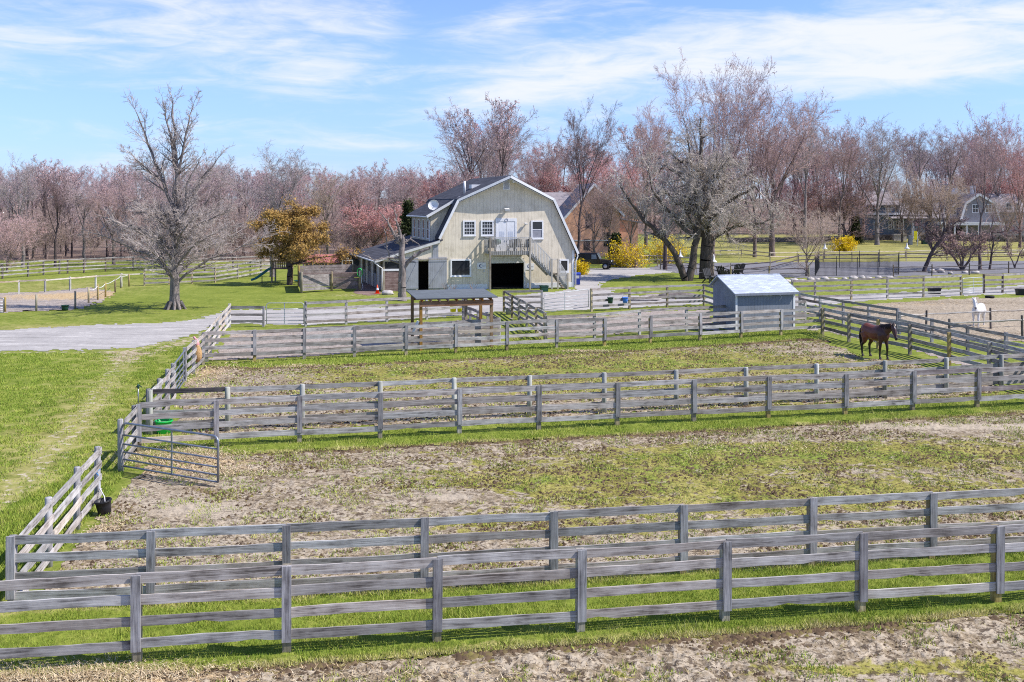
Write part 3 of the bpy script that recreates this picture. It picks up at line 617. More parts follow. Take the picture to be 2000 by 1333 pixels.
for bn, frm, to, n, s0_, s1_ in (('near', 0, 9, 5200, .03, .085), ('near', 9, 18, 2600, .025, .06), ('middle', 0, 12, 7000, .03, .095), ('middle', 13, 22, 2600, .03, .08), ('upper', 0, 8, 4200, .04, .10)):
    wp = world_poly(BANKS[bn]); seg = [(wp[i], wp[i + 1]) for i in range(frm, min(to, len(wp) - 1))]; L = np.array([math.dist(p, q) for p, q in seg]); ci = rng.choice(len(seg), n, p=L / L.sum()); u = rng.rand(n)
    A_ = np.array([s[0] for s in seg])[ci]; B_ = np.array([s[1] for s in seg])[ci]; Pq = A_ + (B_ - A_) * u[:, None]; X = Pq[:, 0] + rng.randn(n) * .08; Y = Pq[:, 1] + rng.randn(n) * (.10 + .16 * rng.rand(n)) + .03
    jx = (fbm(X * 2.3, Y * 2.3, 4, 44) - .5) * .5; Y = Y + jx; k = np.abs(X) < Y * .56 + 1.2; X, Y = X[k], Y[k]; m = len(X)
    r = s0_ + (s1_ - s0_) * rng.rand(m) ** 1.5; h = r * rng.uniform(.35, .8, m); a = rng.uniform(0, 6.28, m); V = np.empty((m, 6, 3)); kk = fbm(X * 1.1, Y * 1.1, 4, 91) > .40; r = r * np.where(kk, 1, .25); h = h * np.where(kk, 1, .2)
    for k in range(5):
        rr_ = r * rng.uniform(.6, 1.6, m); V[:, k] = np.stack([X + rr_ * np.cos(a + k * 1.2566), Y + rr_ * np.sin(a + k * 1.2566), np.full(m, .01)], 1)
    V[:, 5] = np.stack([X + r * rng.uniform(-.4, .4, m), Y + r * rng.uniform(-.4, .4, m), .02 + h], 1)
    base = np.arange(m)[:, None] * 6 + off; VV.append(V.reshape(-1, 3)); FF.append(np.concatenate([np.stack([base[:, 0] + k, base[:, 0] + (k + 1) % 5, base[:, 0] + 5], 1) for k in range(5)])); off += m * 6; TT.append(np.repeat(np.clip(.05 + .5 * rng.rand(m) + .9 * (fbm(X * 1.6, Y * 1.6, 3, 93) - .4), 0, .84), 6))
tag(npmesh('soil_clods', np.concatenate(VV), np.concatenate(FF), M['clod'], smooth=True, attrs={'tone': np.concatenate(TT)}), None, kind='stuff')
# ================================================================ FENCES
R_ = random.Random(3)
def board_mesh(mb, L, h, th, rag=0.008, sag=0.0, n=9):
    """plank along +x from 0 to L, centred on y=0,z=0, with worn wavy edges"""
    vs = []; a = R_.uniform(0, 9)
    bow = R_.uniform(-.02, .018)
    for i in range(n + 1):
        u = i / n; x = L * u
        zc = -sag * 4 * u * (1 - u) + bow * math.sin(math.pi * u)
        up = h / 2 + R_.uniform(-rag, rag) * (0.4 if i in (0, n) else 1); dn = h / 2 + R_.uniform(-rag, rag)
        if R_.random() < .04 and 0 < i < n: dn -= h * .22      # a split out of the lower edge
        vs += [(x, -th / 2, zc - dn), (x, th / 2, zc - dn), (x, th / 2, zc + up), (x, -th / 2, zc + up)]
    fs = []
    for i in range(n):
        o = i * 4
        for k in range(4): fs.append((o + k, o + (k + 1) % 4, o + 4 + (k + 1) % 4, o + 4 + k))
    fs += [(3, 2, 1, 0), (n * 4, n * 4 + 1, n * 4 + 2, n * 4 + 3)]
    mb.add(vs, fs)

def fence(name, label, cat, pts, group=None, h=1.45, rails=(1.41, 1.08, .735, .375), rh=.155, side=-1, face=True, pw=.13, post='sq', rm='fence', pm='post', sag=0.0,
          rt=.035, sunk=.15, dark_first=None, tilt=0.009, lowtan=True, pcap=0.0, z0=0.0, fz0=.37):
    """a run of posts (photo ground points) with boards; side -1 = boards on the near side"""
    W = [G(*p) if len(p) == 2 else Vector(p) for p in pts]
    root = thing(name, label, cat, W[0], 0, group); O = W[0]
    N = len(W)
    for i, p in enumerate(W):
        a = W[max(0, i - 1)]; b = W[min(N - 1, i + 1)]; ang = math.atan2((b - a).y, (b - a).x)
        if N > 2 and i == 0: ang = math.atan2((W[1] - W[0]).y, (W[1] - W[0]).x)
        mb = MB(); hh = h + R_.uniform(-.015, .02)
        if post == 'sq':
            mb.box((0, 0, (hh - .02 + pcap - sunk) / 2), (pw, pw, hh - .02 + pcap + sunk))
        else:
            r = pw / 2; mb.lathe([(r * 1.05, -sunk), (r * 1.02, hh * .5), (r * .97, hh + pcap - .02), (r * .8, hh + pcap)], n=12, cap1=True)
        m = M['post_tan'] if (post == 'sq' and lowtan and face) else M[pm]
        po = mb.build('post', m, root, smooth=(post != 'sq'), loc=p - O, rot=(R_.uniform(-tilt, tilt), R_.uniform(-tilt, tilt), ang))
        if face:
            fb = MB(); fb.box((0, 0, (fz0 + hh) / 2), (.15, .035, hh - fz0))
            fb.build('face_board', M['post'], po, loc=(0, side * (pw / 2 + rt + .0205), 0))
    for i in range(N - 1):
        a, b = W[i], W[i + 1]; d = b - a; L = math.hypot(d.x, d.y); ang = math.atan2(d.y, d.x)
        nrm = Vector((-math.sin(ang), math.cos(ang), 0)) * (-side) * -1
        for k, rz in enumerate(rails):
            mb = MB(); board_mesh(mb, L - .006, rh * R_.uniform(.93, 1.05), rt, .006, sag * R_.uniform(.6, 1.3))
            off = nrm * (pw / 2 + rt / 2 + .001)
            if side == 0: off = Vector((0, 0, 0))
            z = rz + z0 + R_.uniform(-.012, .012); dz = math.atan2(R_.uniform(-.012, .012) + d.z, L)
            mm = M[rm]
            q_ = R_.random()
            if rm == 'fence' and q_ < .05: mm = M['rail_pale'] if q_ < .012 else M['plank']
            if dark_first and (i, k) in dark_first: mm = M['rail_dark']
            mb.build('rail', mm, root, loc=a - O + off + Vector((0, 0, z)) + Vector((math.cos(ang), math.sin(ang), 0)) * .003, rot=(R_.uniform(-.02, .02), -dz, ang))
    return root

def line_pts(pts, n): return pts
BF = 'four board paddock fences'
fence('board_fence', 'weathered grey four-board fence nearest the bottom edge, running across the whole foreground', 'fence',
      [(-640, 1358), (-330, 1339), (-28, 1320), (268, 1300), (560, 1281), (853, 1260), (1133, 1240), (1415, 1218), (1680, 1200), (1945, 1183), (2205, 1166), (2460, 1150), (2705, 1134), (2940, 1119)], BF, h=1.475, rails=(1.41, 1.08, .735, .375), pw=.14, fz0=.265)
fence('board_fence', 'weathered grey board fence just behind the nearest fence, in front of the wide muddy paddock', 'fence',
      [(24, 1199), (296, 1186), (560, 1172), (828, 1157), (1080, 1142), (1332, 1125), (1583, 1109), (1817, 1095), (2045, 1080), (2260, 1066), (2470, 1053), (2675, 1040), (2870, 1027)], BF, h=1.42, rails=(1.35, 1.02, .68, .33), pw=.13, fz0=.30)
fence('board_fence', 'grey board fence with square face boards along the top of the wide muddy paddock', 'fence',
      [(272, 886), (423, 877), (585, 868), (742, 860), (897, 851), (1052, 843), (1205, 835), (1355, 827), (1500, 820), (1650, 814), (1782, 806), (1908, 800), (2035, 793), (2155, 787), (2272, 781), (2386, 775), (2496, 769)], BF, h=1.48, rails=(1.41, 1.08, .745, .39), rh=.165)
fence('board_fence', 'board fence with pale round posts and one dark end rail, behind the square-post fence', 'fence',
      [(293, 849), (445, 843), (590, 836), (743, 829), (887, 821), (1034, 815), (1180, 808), (1321, 801), (1457, 794), (1595, 787), (1728, 779), (1848, 772), (1956, 764), (2070, 757), (2180, 750), (2288, 743), (2392, 737)], BF, h=1.42, rails=(1.33, .99, .66, .32), side=1, face=False, post='round', pw=.17, pm='post_pale', dark_first=[(0, 0)])
fence('board_fence', 'grey board fence along the barn side of the upper paddock where the bay horse stands', 'fence',
      [(397, 713), (497, 709), (594, 704), (692, 700), (793, 696), (890, 692), (990, 687), (1087, 682), (1180, 678), (1270, 672), (1367, 667), (1447, 662), (1525, 657), (1606, 653)], BF, h=1.5, rails=(1.43, 1.1, .76, .42), rh=.165)
fence('board_fence', 'thin-railed grey fence with pale posts below the low open shelter', 'fence',
      [(404, 707), (498, 703), (595, 698), (692, 692), (788, 686), (881, 682), (975, 676)], BF, h=1.42, rails=(1.34, 1.0, .66, .32), face=False, pm='post_pale', rm='fence_far')
fence('board_fence', 'grey fence with pale posts running in front of the blue shed', 'fence',
      [(1066, 669), (1161, 663), (1249, 654), (1341, 648), (1431, 642), (1500, 637), (1572, 632)], BF, h=1.42, rails=(1.34, 1.0, .66, .32), face=False, pm='post_pale', rm='fence_far')
fence('board_fence', 'short fence line slanting away beside the low open shelter', 'fence',
      [(975, 674), (953, 663), (934, 655), (918, 648), (905, 642)], BF, h=1.42, rails=(1.34, 1.0, .66, .32), face=False, rm='fence_far', side=1)
fence('board_fence', 'slanting fence line of the grassy lane in front of the garage opening', 'fence',
      [(984, 611), (1000, 622), (1013.6, 631), (1029, 641), (1047, 654), (1064, 666)], BF, h=1.5, rails=(1.40, 1.05, .70, .36), face=False, rm='fence_far', pm='post_tan', side=1)
fence('board_fence', 'low three-rail grey fence left of the white gate, below the lawn', 'fence',
      [(448, 639), (514.5, 638.5)], BF, h=1.25, rails=(1.18, .72, .33), face=False, rm='fence_far')
fence('board_fence', 'grey board fence beside the gravel drive, from the white gate to the yellow buckets', 'fence',
      [(597, 638), (676, 634), (755.5, 629), (833.5, 624.5), (905, 620)], BF, h=1.5, rails=(1.41, 1.04, .67, .28), face=False, rm='fence_far', side=-1)
fence('board_fence', 'short grey fence between the grassy lane and the tilted metal gate', 'fence',
      [(984, 611), (1058, 610)], BF, h=1.5, rails=(1.42, 1.05, .68, .28), face=False, rm='fence_far')
fence('board_fence', 'brownish board fence left of the blue shed, with two buckets hung on it', 'fence',
      [(1155, 609), (1229.5, 604), (1303, 600.5), (1375, 597.5), (1400, 606)], BF, h=1.6, rails=(1.5, 1.12, .74, .34), face=False, rm='fence_far', pm='post_tan', side=-1)
# left edge, receding
LE = 'sunlit fences receding along the left lawn'
fence('board_fence', 'sunlit board fence receding at lower left, ending at the open gateway by the black bucket', 'fence',
      [(24, 1201), (95, 1107), (150, 1034), (190, 984)], LE, h=1.4, rails=(1.31, .98, .64, .28), face=False, post='round', pw=.15, pm='post', side=-1)
fence('board_fence', 'very short fence span between the open metal gate and the dark-railed corner', 'fence',
      [(236, 920), (263, 885)], LE, h=1.42, rails=(1.33, 1.0, .66, .3), face=False, post='round', pw=.16, pm='post', side=-1)
fence('board_fence', 'sagging sunlit fence beside the green tub, left of the upper paddock', 'fence',
      [(290, 849), (312, 824), (327.5, 800), (338, 786)], LE, h=1.45, rails=(1.36, 1.02, .68, .3), face=False, post='round', pw=.16, pm='post', sag=.05, side=-1)
fence('board_fence', 'sunlit fence with a hay net hung on it, above the small left gate', 'fence',
      [(361, 747), (378, 730), (397, 712)], LE, h=1.45, rails=(1.36, 1.02, .68, .3), face=False, pm='post', side=-1)
fence('board_fence', 'bright sunlit fence climbing from the paddock corner to the gravel drive', 'fence',
      [(397, 711), (411, 691), (424, 672), (436, 656), (448, 640)], LE, h=1.42, rails=(1.36, 1.02, .68, .34), face=False, rm='rail_pale', pm='post', side=-1)
# right side
RE = 'fences of the sandy alley on the right'
fence('board_fence', 'dark grey fence slanting down right behind the bay horse', 'fence',
      [(1607, 654), (1658, 668), (1715, 681), (1777, 693), (1854, 714), (1932, 737), (2010, 760), (2080, 780)], RE, h=1.5, rails=(1.43, 1.1, .75, .38), rh=.17, face=False, side=1, pm='post_tan')
fence('board_fence', 'far fence of the sandy alley, ending at a doubled post by the split rails', 'fence',
      [(1562, 614), (1602, 624), (1647, 633), (1697, 642), (1753, 652)], RE, h=1.45, rails=(1.38, 1.05, .70, .36), face=False, side=-1)
fence('board_fence', 'dark fence continuing the alley at the right edge, below the split rails', 'fence',
      [(1757, 653), (1820, 669), (1890, 686), (1965, 703), (2040, 720), (2110, 736)], RE, h=1.3, rails=(1.2, .82, .42), face=False, side=-1)
fence('board_fence', 'long four-rail fence rising right, between the drive and the dirt paddock', 'fence',
      [(1548, 590), (1592, 588.5), (1662.5, 586), (1733, 583), (1803.6, 580.5), (1877, 577)], None, h=1.62, rails=(1.55, 1.15, .76, .36), face=False, rm='fence_far', pm='post_tan', tilt=.03)
fence('board_fence', 'short dark fence piece right of the white horse at the frame edge', 'fence',
      [(1922, 573.5), (1958, 572.5), (2010, 569), (2080, 565)], None, h=1.6, rails=(1.5, 1.1, .72, .34), face=False, rm='fence_far', pm='post_dark', tilt=.03)
def split_rail(label, pts, zs, h, rm='rail_pale', pm='post_dark', group=None, z0=0.0, r=.05, pw=.13):
    W = [G(*p) for p in pts]; root = thing('split_rail_fence', label, 'fence', W[0], 0, group)
    for p in W:
        MB().lathe([(pw / 2, -.1), (pw / 2, h * .6), (pw * .46, h - .03), (pw * .3, h)], n=8, cap1=True).build('post', M[pm], root, loc=p - W[0], rot=(R_.uniform(-.03, .03), R_.uniform(-.03, .03), R_.random()))
    for a, b in zip(W, W[1:]):
        for z in zs:
            d = b - a; L = d.length; n = 6; mb = MB()
            mb.tube([(L * i / n, R_.uniform(-.02, .02), R_.uniform(-.025, .025)) for i in range(n + 1)], [r * R_.uniform(.75, 1.15) for _ in range(n + 1)], 6)
            mb.build('rail', M[rm], root, loc=a - W[0] + Vector((0, 0, z + R_.uniform(-.03, .03))), rot=(0, 0, math.atan2(d.y, d.x)))
    return root
split_rail('pale split-rail fence directly in front of the white horse', [(1757, 652), (1808.6, 649), (1935, 643), (2060, 637)], (1.02,), 1.25)
split_rail('nearer pale split rail with a leaning brown post at the right edge', [(1854, 673), (1997, 665), (2130, 657)], (1.08,), 1.35, z0=0)
split_rail('long post-and-rail fence along the far side of the grey riding ring', [(1410, 541), (1427, 537), (1504, 530), (1560, 515), (1608, 513), (1664, 512.5), (1716, 512), (1770, 510), (1850, 509), (1930, 508), (2010, 506), (2090, 505)], (.95, .45), 1.2, 'rail_dark', 'post_tan', None, r=.07)
split_rail('bleached rail fence across the dry far field', [(1395, 503), (1448, 502), (1504, 508), (1557, 507), (1610, 506), (1664, 505), (1716, 505), (1768, 504), (1850, 503), (1975, 502), (2060, 500)], (.9, .42), 1.1, 'rail_pale', 'post_tan', None, r=.075)
split_rail('dark post-and-rail fence on the near side of the riding ring', [(1290, 527), (1328, 531), (1360, 534), (1393, 538), (1427, 548), (1502, 546), (1580, 545)], (1.0, .55), 1.3, 'rail_dark', 'post_tan', None, r=.05)
split_rail('dark rails at far right along the riding ring, behind the boulders', [(1745, 541), (1820, 540), (1893, 538), (1970, 534), (2040, 532)], (.95, .5), 1.25, 'rail_dark', 'post_dark', None, r=.05)
split_rail('pale paddock rails beside the yellow bushes', [(1253, 521), (1268, 520.5), (1284, 521), (1328, 524), (1347, 525), (1358, 526)], (1.25, .8, .35), 1.5, 'rail_pale', 'post_tan', None, r=.06)
# far left fences
fence('rail_fence', 'dark four-rail fence along the edge of the left wood', 'fence', [(-60, 549), (5, 545), (55, 541), (85, 538), (116, 536), (132, 535), (164, 533.5), (206, 531), (260, 529), (330, 527)], None, h=1.55, rails=(1.5, 1.12, .74, .36), rh=.13, face=False, rm='fence_far', pm='post_dark')
fence('rail_fence', 'pale wire and rail fence beyond the straw field', 'fence', [(-30, 578), (37, 575.5), (88, 573), (137, 568.5), (187, 564), (237, 560), (282, 558)], None, h=1.2, rails=(1.08,), rh=.12, face=False, rm='rail_pale', pm='post_pale')
fence('rail_fence', 'grey rail fence behind the big bare lawn tree', 'fence', [(282, 558.5), (330, 557), (375, 555), (420, 552.5), (464, 545), (510, 536), (532, 534)], None, h=1.5, rails=(1.42, 1.02, .62, .25), rh=.15, face=False, rm='fence_far', pm='post_tan')
fence('rail_fence', 'furthest grey rail fence in front of the reddish wood', 'fence', [(345, 534), (400, 531), (455, 528), (510, 526), (560, 524)], None, h=1.5, rails=(1.42, 1.05, .68, .3), rh=.13, face=False, rm='fence_far', pm='post_dark')
# electric tape fence round the straw field
Wp = [G(*p) for p in [(10, 610), (71, 608.5), (147, 603.5), (173, 592.5), (191, 587), (206, 581), (225, 571.5), (236, 563), (252, 560)]]
rt_ = thing('tape_fence', 'round wooden posts with a sagging white tape beside the straw field', 'fence', Wp[0])
hs_ = [1.0, 1.15, 1.25, 1.15, 1.2, 1.15, 1.1, 1.1, 1.1]
for p, hh in zip(Wp, hs_):
    MB().lathe([(.075, -.1), (.075, hh * .6), (.07, hh), (.04, hh + .01)], n=8, cap1=True).build('post', M['post_tan'], rt_, True, loc=p - Wp[0])
tp = []
for i, (a, b) in enumerate(zip(Wp[3:], Wp[4:])):
    for k in range(6):
        u = k / 6; q = a.lerp(b, u) - Wp[0]; tp.append(q + Vector((0, -.08, 1.05 - .9 * (.35 if i in (0, 1) else .15) * 4 * u * (1 - u) * .5)))
MB().tube(tp, .022, 5).build('tape', M['rope'], rt_)
mb = MB()
for z in (.3, .65):
    for a, b in zip(Wp[:6], Wp[1:6]): mb.beam(a - Wp[0] + Vector((0, 0, z)), b - Wp[0] + Vector((0, 0, z)), .012, .012)
mb.build('wire', M['wire'], rt_)

# ---------------------------------------------------------------- tube gates
def gate(label, p0, p1, z0, h, n=4, r=.031, mat='galv', braces=(.53,), z1=None):
    a = G(*p0); b = G(*p1); d = b - a; L = d.length; z1 = z0 if z1 is None else z1
    root = thing('metal_gate', label, 'gate', a, math.atan2(d.y, d.x)); sl = (z1 - z0) / L
    def P(x, z): return (x, 0, z0 + z + sl * x)
    c = .16; pts = [P(0.02, 0), P(0.02, h - c)]
    pts += [P(.02 + c * (1 - math.cos(k * math.pi / 10)), h - c + c * math.sin(k * math.pi / 10)) for k in range(1, 6)]
    pts += [P(L - .02 - c + c * math.sin(k * math.pi / 10), h - c + c * math.cos(k * math.pi / 10)) for k in range(0, 6)]
    pts += [P(L - .02, 0)]
    MB().tube(pts, r, 8).build('frame', M[mat], root, True)
    MB().tube([P(.02, 0), P(L - .02, 0)], r * .85, 8).build('rail', M[mat], root, True)
    gaps = [.0, .155, .325, .51, .72] if n == 4 else [i / (n + 1) for i in range(n + 1)]
    for g in gaps[1:]:
        MB().tube([P(.02, h * g), P(L - .02, h * g)], r * .8, 8).build('rail', M[mat], root, True)
    for u in braces:
        MB().beam(P(L * u, 0.0), P(L * u, h), .05, .02, up=(0, 1, 0)).build('brace', M[mat], root)
    for z in (.2, h - .25):
        MB().box((-.03, 0, z0 + z), (.10, .05, .06)).build('hinge', M['chrome'], root)
    return root
gate('galvanised tube gate standing open into the muddy paddock at left', (238, 920), (427, 953), .14, 1.18)
gate('small galvanised gate with flaking paint left of the hay net', (339, 784), (361, 749), .16, 1.18)
gate('white tube gate between the low grey fence and the gravel drive', (520, 638), (594, 637.5), .15, 1.25, mat='galv_white', n=4, r=.024, braces=(.48,))
gate('pale metal gate hanging tilted in front of the barn stairs', (1062, 612), (1150, 607), .02, 1.2, mat='galv_white', n=4, r=.022, braces=(.46,), z1=.28)
gate('wire-like pale gate in the fence line at far right', (1880, 577), (1920, 574), .15, 1.2, mat='galv_white', n=4)
gate('rusty metal panel at the left edge beside the straw field', (-36, 612), (8, 611.5), .05, .95, n=4)
# ================================================================ BARN
BA = rad(16.5); BO = Vector((-10.8, 89.3, 0)); BU = Vector((math.cos(BA), math.sin(BA), 0)); BV = Vector((-math.sin(BA), math.cos(BA), 0))
CAMP = Vector((0, 0, H))
def bl(px, py, v=0.0):
    d = Vector(((px - 1000) / FOC, 1, (HY - py) / FOC)); o = BO + BV * v - CAMP
    t = o.dot(BV) / d.dot(BV); q = CAMP + d * t - BO; return q.dot(BU), q.z
barn = thing('barn', 'cream gambrel-roofed barn with grey lean-to, balcony and open dark garage', 'barn', BO, BA)
g0 = bl(957, 503)[0]; g1 = bl(1023, 503)[0]; gz = bl(990, 505)[1]
up_, zp = bl(990, 347); uL, zL = bl(895, 393); uR, zR = bl(1079, 392); uE, zE = bl(1121.5, 487); uW, zW = bl(858, 470)
DEP = 12.0
prof_r = [(uE, 0), (uE, zE), (uR, zR), (up_, zp), (uL, zL), (uW, zW), (uW, 0)]
MB().prism([(uW, 0), (g0, 0), (g0, gz), (g1, gz), (g1, 0)] + prof_r[:-1], 0, .16).build('wall', M['cream'], barn)
MB().prism(prof_r, DEP - .16, DEP).build('wall', M['cream'], barn)
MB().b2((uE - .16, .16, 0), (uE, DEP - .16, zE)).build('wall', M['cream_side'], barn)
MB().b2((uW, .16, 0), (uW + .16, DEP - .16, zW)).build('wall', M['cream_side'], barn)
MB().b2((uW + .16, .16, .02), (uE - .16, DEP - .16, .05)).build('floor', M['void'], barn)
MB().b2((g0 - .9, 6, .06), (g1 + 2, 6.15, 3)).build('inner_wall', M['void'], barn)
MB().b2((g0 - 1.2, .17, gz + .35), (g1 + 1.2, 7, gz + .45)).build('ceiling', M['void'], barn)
# roof: four planes, the ridge pushed out as a hay hood
rf = MB(); ov = .28; hood = 1.15; bk = DEP + .3; T = .16; lift = .17
def up2(p): return (p[0], p[1] + lift)
eR = up2((uE + .28, zE - .45)); bR = up2((uR + .05, zR + .03)); pk = up2((up_, zp)); bL = up2((uL - .05, zL + .03)); eL = up2((uW - .05, zW + .1))
def plane(a, b, va, vb): return [(a[0], va, a[1]), (b[0], vb, b[1]), (b[0], bk, b[1]), (a[0], bk, a[1])]
rf.slab(plane(eR, bR, -ov, -ov), T); rf.slab(plane(bR, pk, -ov, -hood), T); rf.slab(plane(pk, bL, -hood, -ov), T); rf.slab(plane(bL, eL, -ov, -ov), T)
roof = rf.build('roof', M['roof'], barn)
MB().tube([(up_ - 3.4, 1.5, zp - 1.45), (up_ - 3.4, 1.5, zp - .3)], .10, 10).build('vent_pipe', M['white'], roof, True)
MB().box((up_ - 2.0, 3.2, zp - .75), (.9, .9, .35)).build('skylight', M['white'], roof)
for a, b, va, vb in ((eR, bR, ov, ov), (bR, pk, ov, hood), (pk, bL, hood, ov), (bL, eL, ov, ov)):
    MB().beam((a[0], -va - .03, a[1] - .13), (b[0], -vb - .03, b[1] - .13), .05, .21, up=(0, 0, 1)).build('rake_board', M['white'], barn)
for (a, b) in ((bR, pk), (pk, bL)):     # hood underside
    hv = [(a[0], -ov if a is not pk else -hood, a[1] - .30), (b[0], -ov if b is not pk else -hood, b[1] - .30), (b[0], -.003, b[1] - .30), (a[0], -.003, a[1] - .30)]
    MB().slab(hv, .03).build('soffit', M['offwhite'], barn)
# trims
MB().b2((uE - .22, -.035, 0), (uE + .01, 0.0, zE - .1)).build('corner_board', M['white'], barn)
for x0, x1 in ((uW + .1, g0 - .25), (g1 + .25, uE - .25)): MB().b2((x0, -.03, .02), (x1, 0, .45)).build('base_board', M['white'], barn)
mb = MB(); gx0, gx1 = g0 - .14, g1 + .14
mb.b2((gx0, -.06, 0), (g0, .1, gz - .3)); mb.b2((g1, -.06, 0), (gx1, .1, gz - .3)); mb.b2((gx0 + .4, -.06, gz), (gx1 - .4, .1, gz + .16))
mb.beam((gx0 + .07, .02, gz - .35), (gx0 + .45, .02, gz + .1), .15, .15, up=(0, 1, 0)); mb.beam((gx1 - .07, .02, gz - .35), (gx1 - .45, .02, gz + .1), .15, .15, up=(0, 1, 0))
mb.build('garage_frame', M['offwhite'], barn)
MB().b2((g0 + .02, .04, gz - .42), (g1 - .02, .09, gz - .01)).build('garage_door', M['offwhite'], barn)
mb = MB()
for p in ((uE + .20, -.10),): mb.tube([(p[0] + .05, p[1], zE - .45), (p[0] + .1, p[1], zE - .6), (p[0] - .10, p[1], zE - 1.1), (p[0] - .10, p[1], .15)], .06, 8)
mb.build('downspout', M['white'], barn, True)

def window(px0, py0, px1, py1, grid=None, parent=barn, v=0.0, name='window', frame=.13, glass='glass', sash=True):
    u0, z1 = bl(px0, py0, v); u1, z0 = bl(px1, py1, v)
    mb = MB()
    mb.b2((u0, v - .07, z0), (u0 + frame, v, z1)); mb.b2((u1 - frame, v - .07, z0), (u1, v, z1)); mb.b2((u0 + frame, v - .07, z1 - frame), (u1 - frame, v, z1)); mb.b2((u0 + frame, v - .068, z0), (u1 - frame, v, z0 + frame))
    w = mb.build(name, M['white'], parent)
    MB().b2((u0 - .03, v - .11, z0 - .05), (u1 + .03, v - .002, z0 - .001)).build('sill', M['white'], w)
    MB().b2((u0 + frame, v - .022, z0 + frame), (u1 - frame, v - .004, z1 - frame)).build('pane', M[glass], w)
    if sash:
        zm = (z0 + z1) / 2; mb = MB(); mb.b2((u0 + frame, v - .05, zm - .035), (u1 - frame, v - .023, zm + .035))
        if grid:
            nx, nz = grid; 
            for i in range(1, nx):
                x = u0 + frame + (u1 - u0 - 2 * frame) * i / nx
                mb.b2((x - .014, v - .036, z0 + frame), (x + .014, v - .0235, zm - .036)); mb.b2((x - .014, v - .036, zm + .036), (x + .014, v - .0235, z1 - frame))
            for k in range(1, nz):
                for lo, hi in ((z0 + frame, zm - .036), (zm + .036, z1 - frame)):
                    z = lo + (hi - lo) * k / nz; mb.b2((u0 + frame, v - .038, z - .013), (u1 - frame, v - .024, z + .013))
        mb.build('sash', M['white'], w)
    return w
window(904, 431, 929, 461, (4, 2)); window(939, 431, 964, 461, (4, 2)); window(1037, 431, 1061, 467)
M['curtain'] = plain('lace_blind', (0.28, 0.28, 0.32), 0.8, 0.15, 3)
window(879.5, 507, 920, 540, None, sash=False); window(1092.5, 507, 1110.5, 532, None, sash=False)
u0, z1 = bl(1040, 450); u1, z0 = bl(1058, 464); MB().b2((u0, -.03, z0), (u1, -.0225, z1)).build('curtain', M['curtain'], barn)
# louvred vent
u0, z1 = bl(982, 353); u1, z0 = bl(995.5, 371); mb = MB(); mb.b2((u0, -.05, z0), (u1, 0, z1))
vent = mb.build('gable_vent', M['white'], barn); mb = MB()
for k in range(7):
    z = z0 + .12 + (z1 - z0 - .24) * k / 6; mb.box(((u0 + u1) / 2, -.06, z), (u1 - u0 - .18, .02, .045))
mb.build('louvre', M['ink_grey'], vent)
# double doors
u0, z1 = bl(968, 427); u1, z0 = bl(1009, 492); mb = MB()
mb.b2((u0, -.06, z0), (u0 + .16, 0, z1)); mb.b2((u1 - .16, -.06, z0), (u1, 0, z1)); mb.b2((u0 + .16, -.06, z1 - .26), (u1 - .16, 0, z1))
mb.build('door_frame', M['white'], barn)
um = (u0 + u1) / 2
for a, b in ((u0 + .17, um - .015), (um + .015, u1 - .17)):
    dr = MB().b2((a, -.035, z0), (b, -.003, z1 - .27)).build('door', M['white'], barn)
    mb = MB()
    for i in range(3):
        for k in range(2): mb.b2((a + .14 + (b - a - .28) * i / 3 + .02, -.041, z0 + 1.05 + .38 * k), (a + .14 + (b - a - .28) * (i + 1) / 3 - .02, -.036, z0 + 1.39 + .38 * k))
    mb.build('pane', plain('pale_glass', (0.5, 0.53, 0.6), 0.2, 0.05, 2) if a < um - .5 and 'pale' not in M else M['pale'], dr); M['pale'] = bpy.data.materials['pale_glass']
    MB().box((b - .08 if a < um - .5 else a + .08, -.06, z0 + 1.0), (.04, .05, .12)).build('handle', M['chrome'], dr)
MB().tube([(um + .13 * math.cos(k * .5236), -.08, z1 - .14 + .13 * math.sin(k * .5236)) for k in range(12)], .02, 6, closed=True).build('wreath', M['ink_grey'], barn)
# flood lights on the gable
for px, py, s in ((988, 411, 1.0), (1026, 438, .6)):
    u, z = bl(px, py); f = MB().box((u, -.06, z - .08 * s), (.14 * s, .12, .14 * s)).build('floodlight', M['offwhite'], barn)
    MB().box((u, -.28 * s - .05, z + .06 * s), (.42 * s, .34 * s, .16 * s), Matrix.Rotation(.3, 3, 'X')).build('lamp_head', M['offwhite'], f)
u, z = bl(993, 353); MB().box((u + .25, -.55, z - .1), (.16, .5, .22)).build('hoist', M['white'], barn)
# wall signs: crescent emblem with two small lines beside it
def sign(px0, py0, px1, py1, label):
    u0, z1 = bl(px0, py0); u1, z0 = bl(px1, py1); c = (u0 + u1) / 2; hh = z1 - z0
    rt = thing('wall_sign', label, 'sign', BO + BU * c + Vector((0, 0, z0)) + BV * -.025, BA)
    MB().box((0, 0, hh / 2), (u1 - u0, .03, hh)).build('panel', M['white'], rt)
    r = hh * .30; outer = [(r * math.cos(a), r * math.sin(a)) for a in np.linspace(.7, 2 * math.pi - .7, 20)]
    inner = [(.28 * r + .78 * r * math.cos(a), .78 * r * math.sin(a)) for a in np.linspace(2 * math.pi - .85, .85, 20)]
    MB().prism([(x - .12 * hh, z + hh * .55) for x, z in outer + inner], -.022, -.016).build('emblem', M['ink'], rt)
    MB().b2((.05, -.021, hh * .52), (.32, -.016, hh * .58)).b2((.06, -.021, hh * .40), (.27, -.016, hh * .44)).build('lettering', M['ink_grey'], rt)
sign(932, 514, 949, 526, 'white sign with dark crescent emblem left of the garage opening')
sign(1026, 515, 1043, 527, 'white sign with dark crescent emblem right of the garage opening')
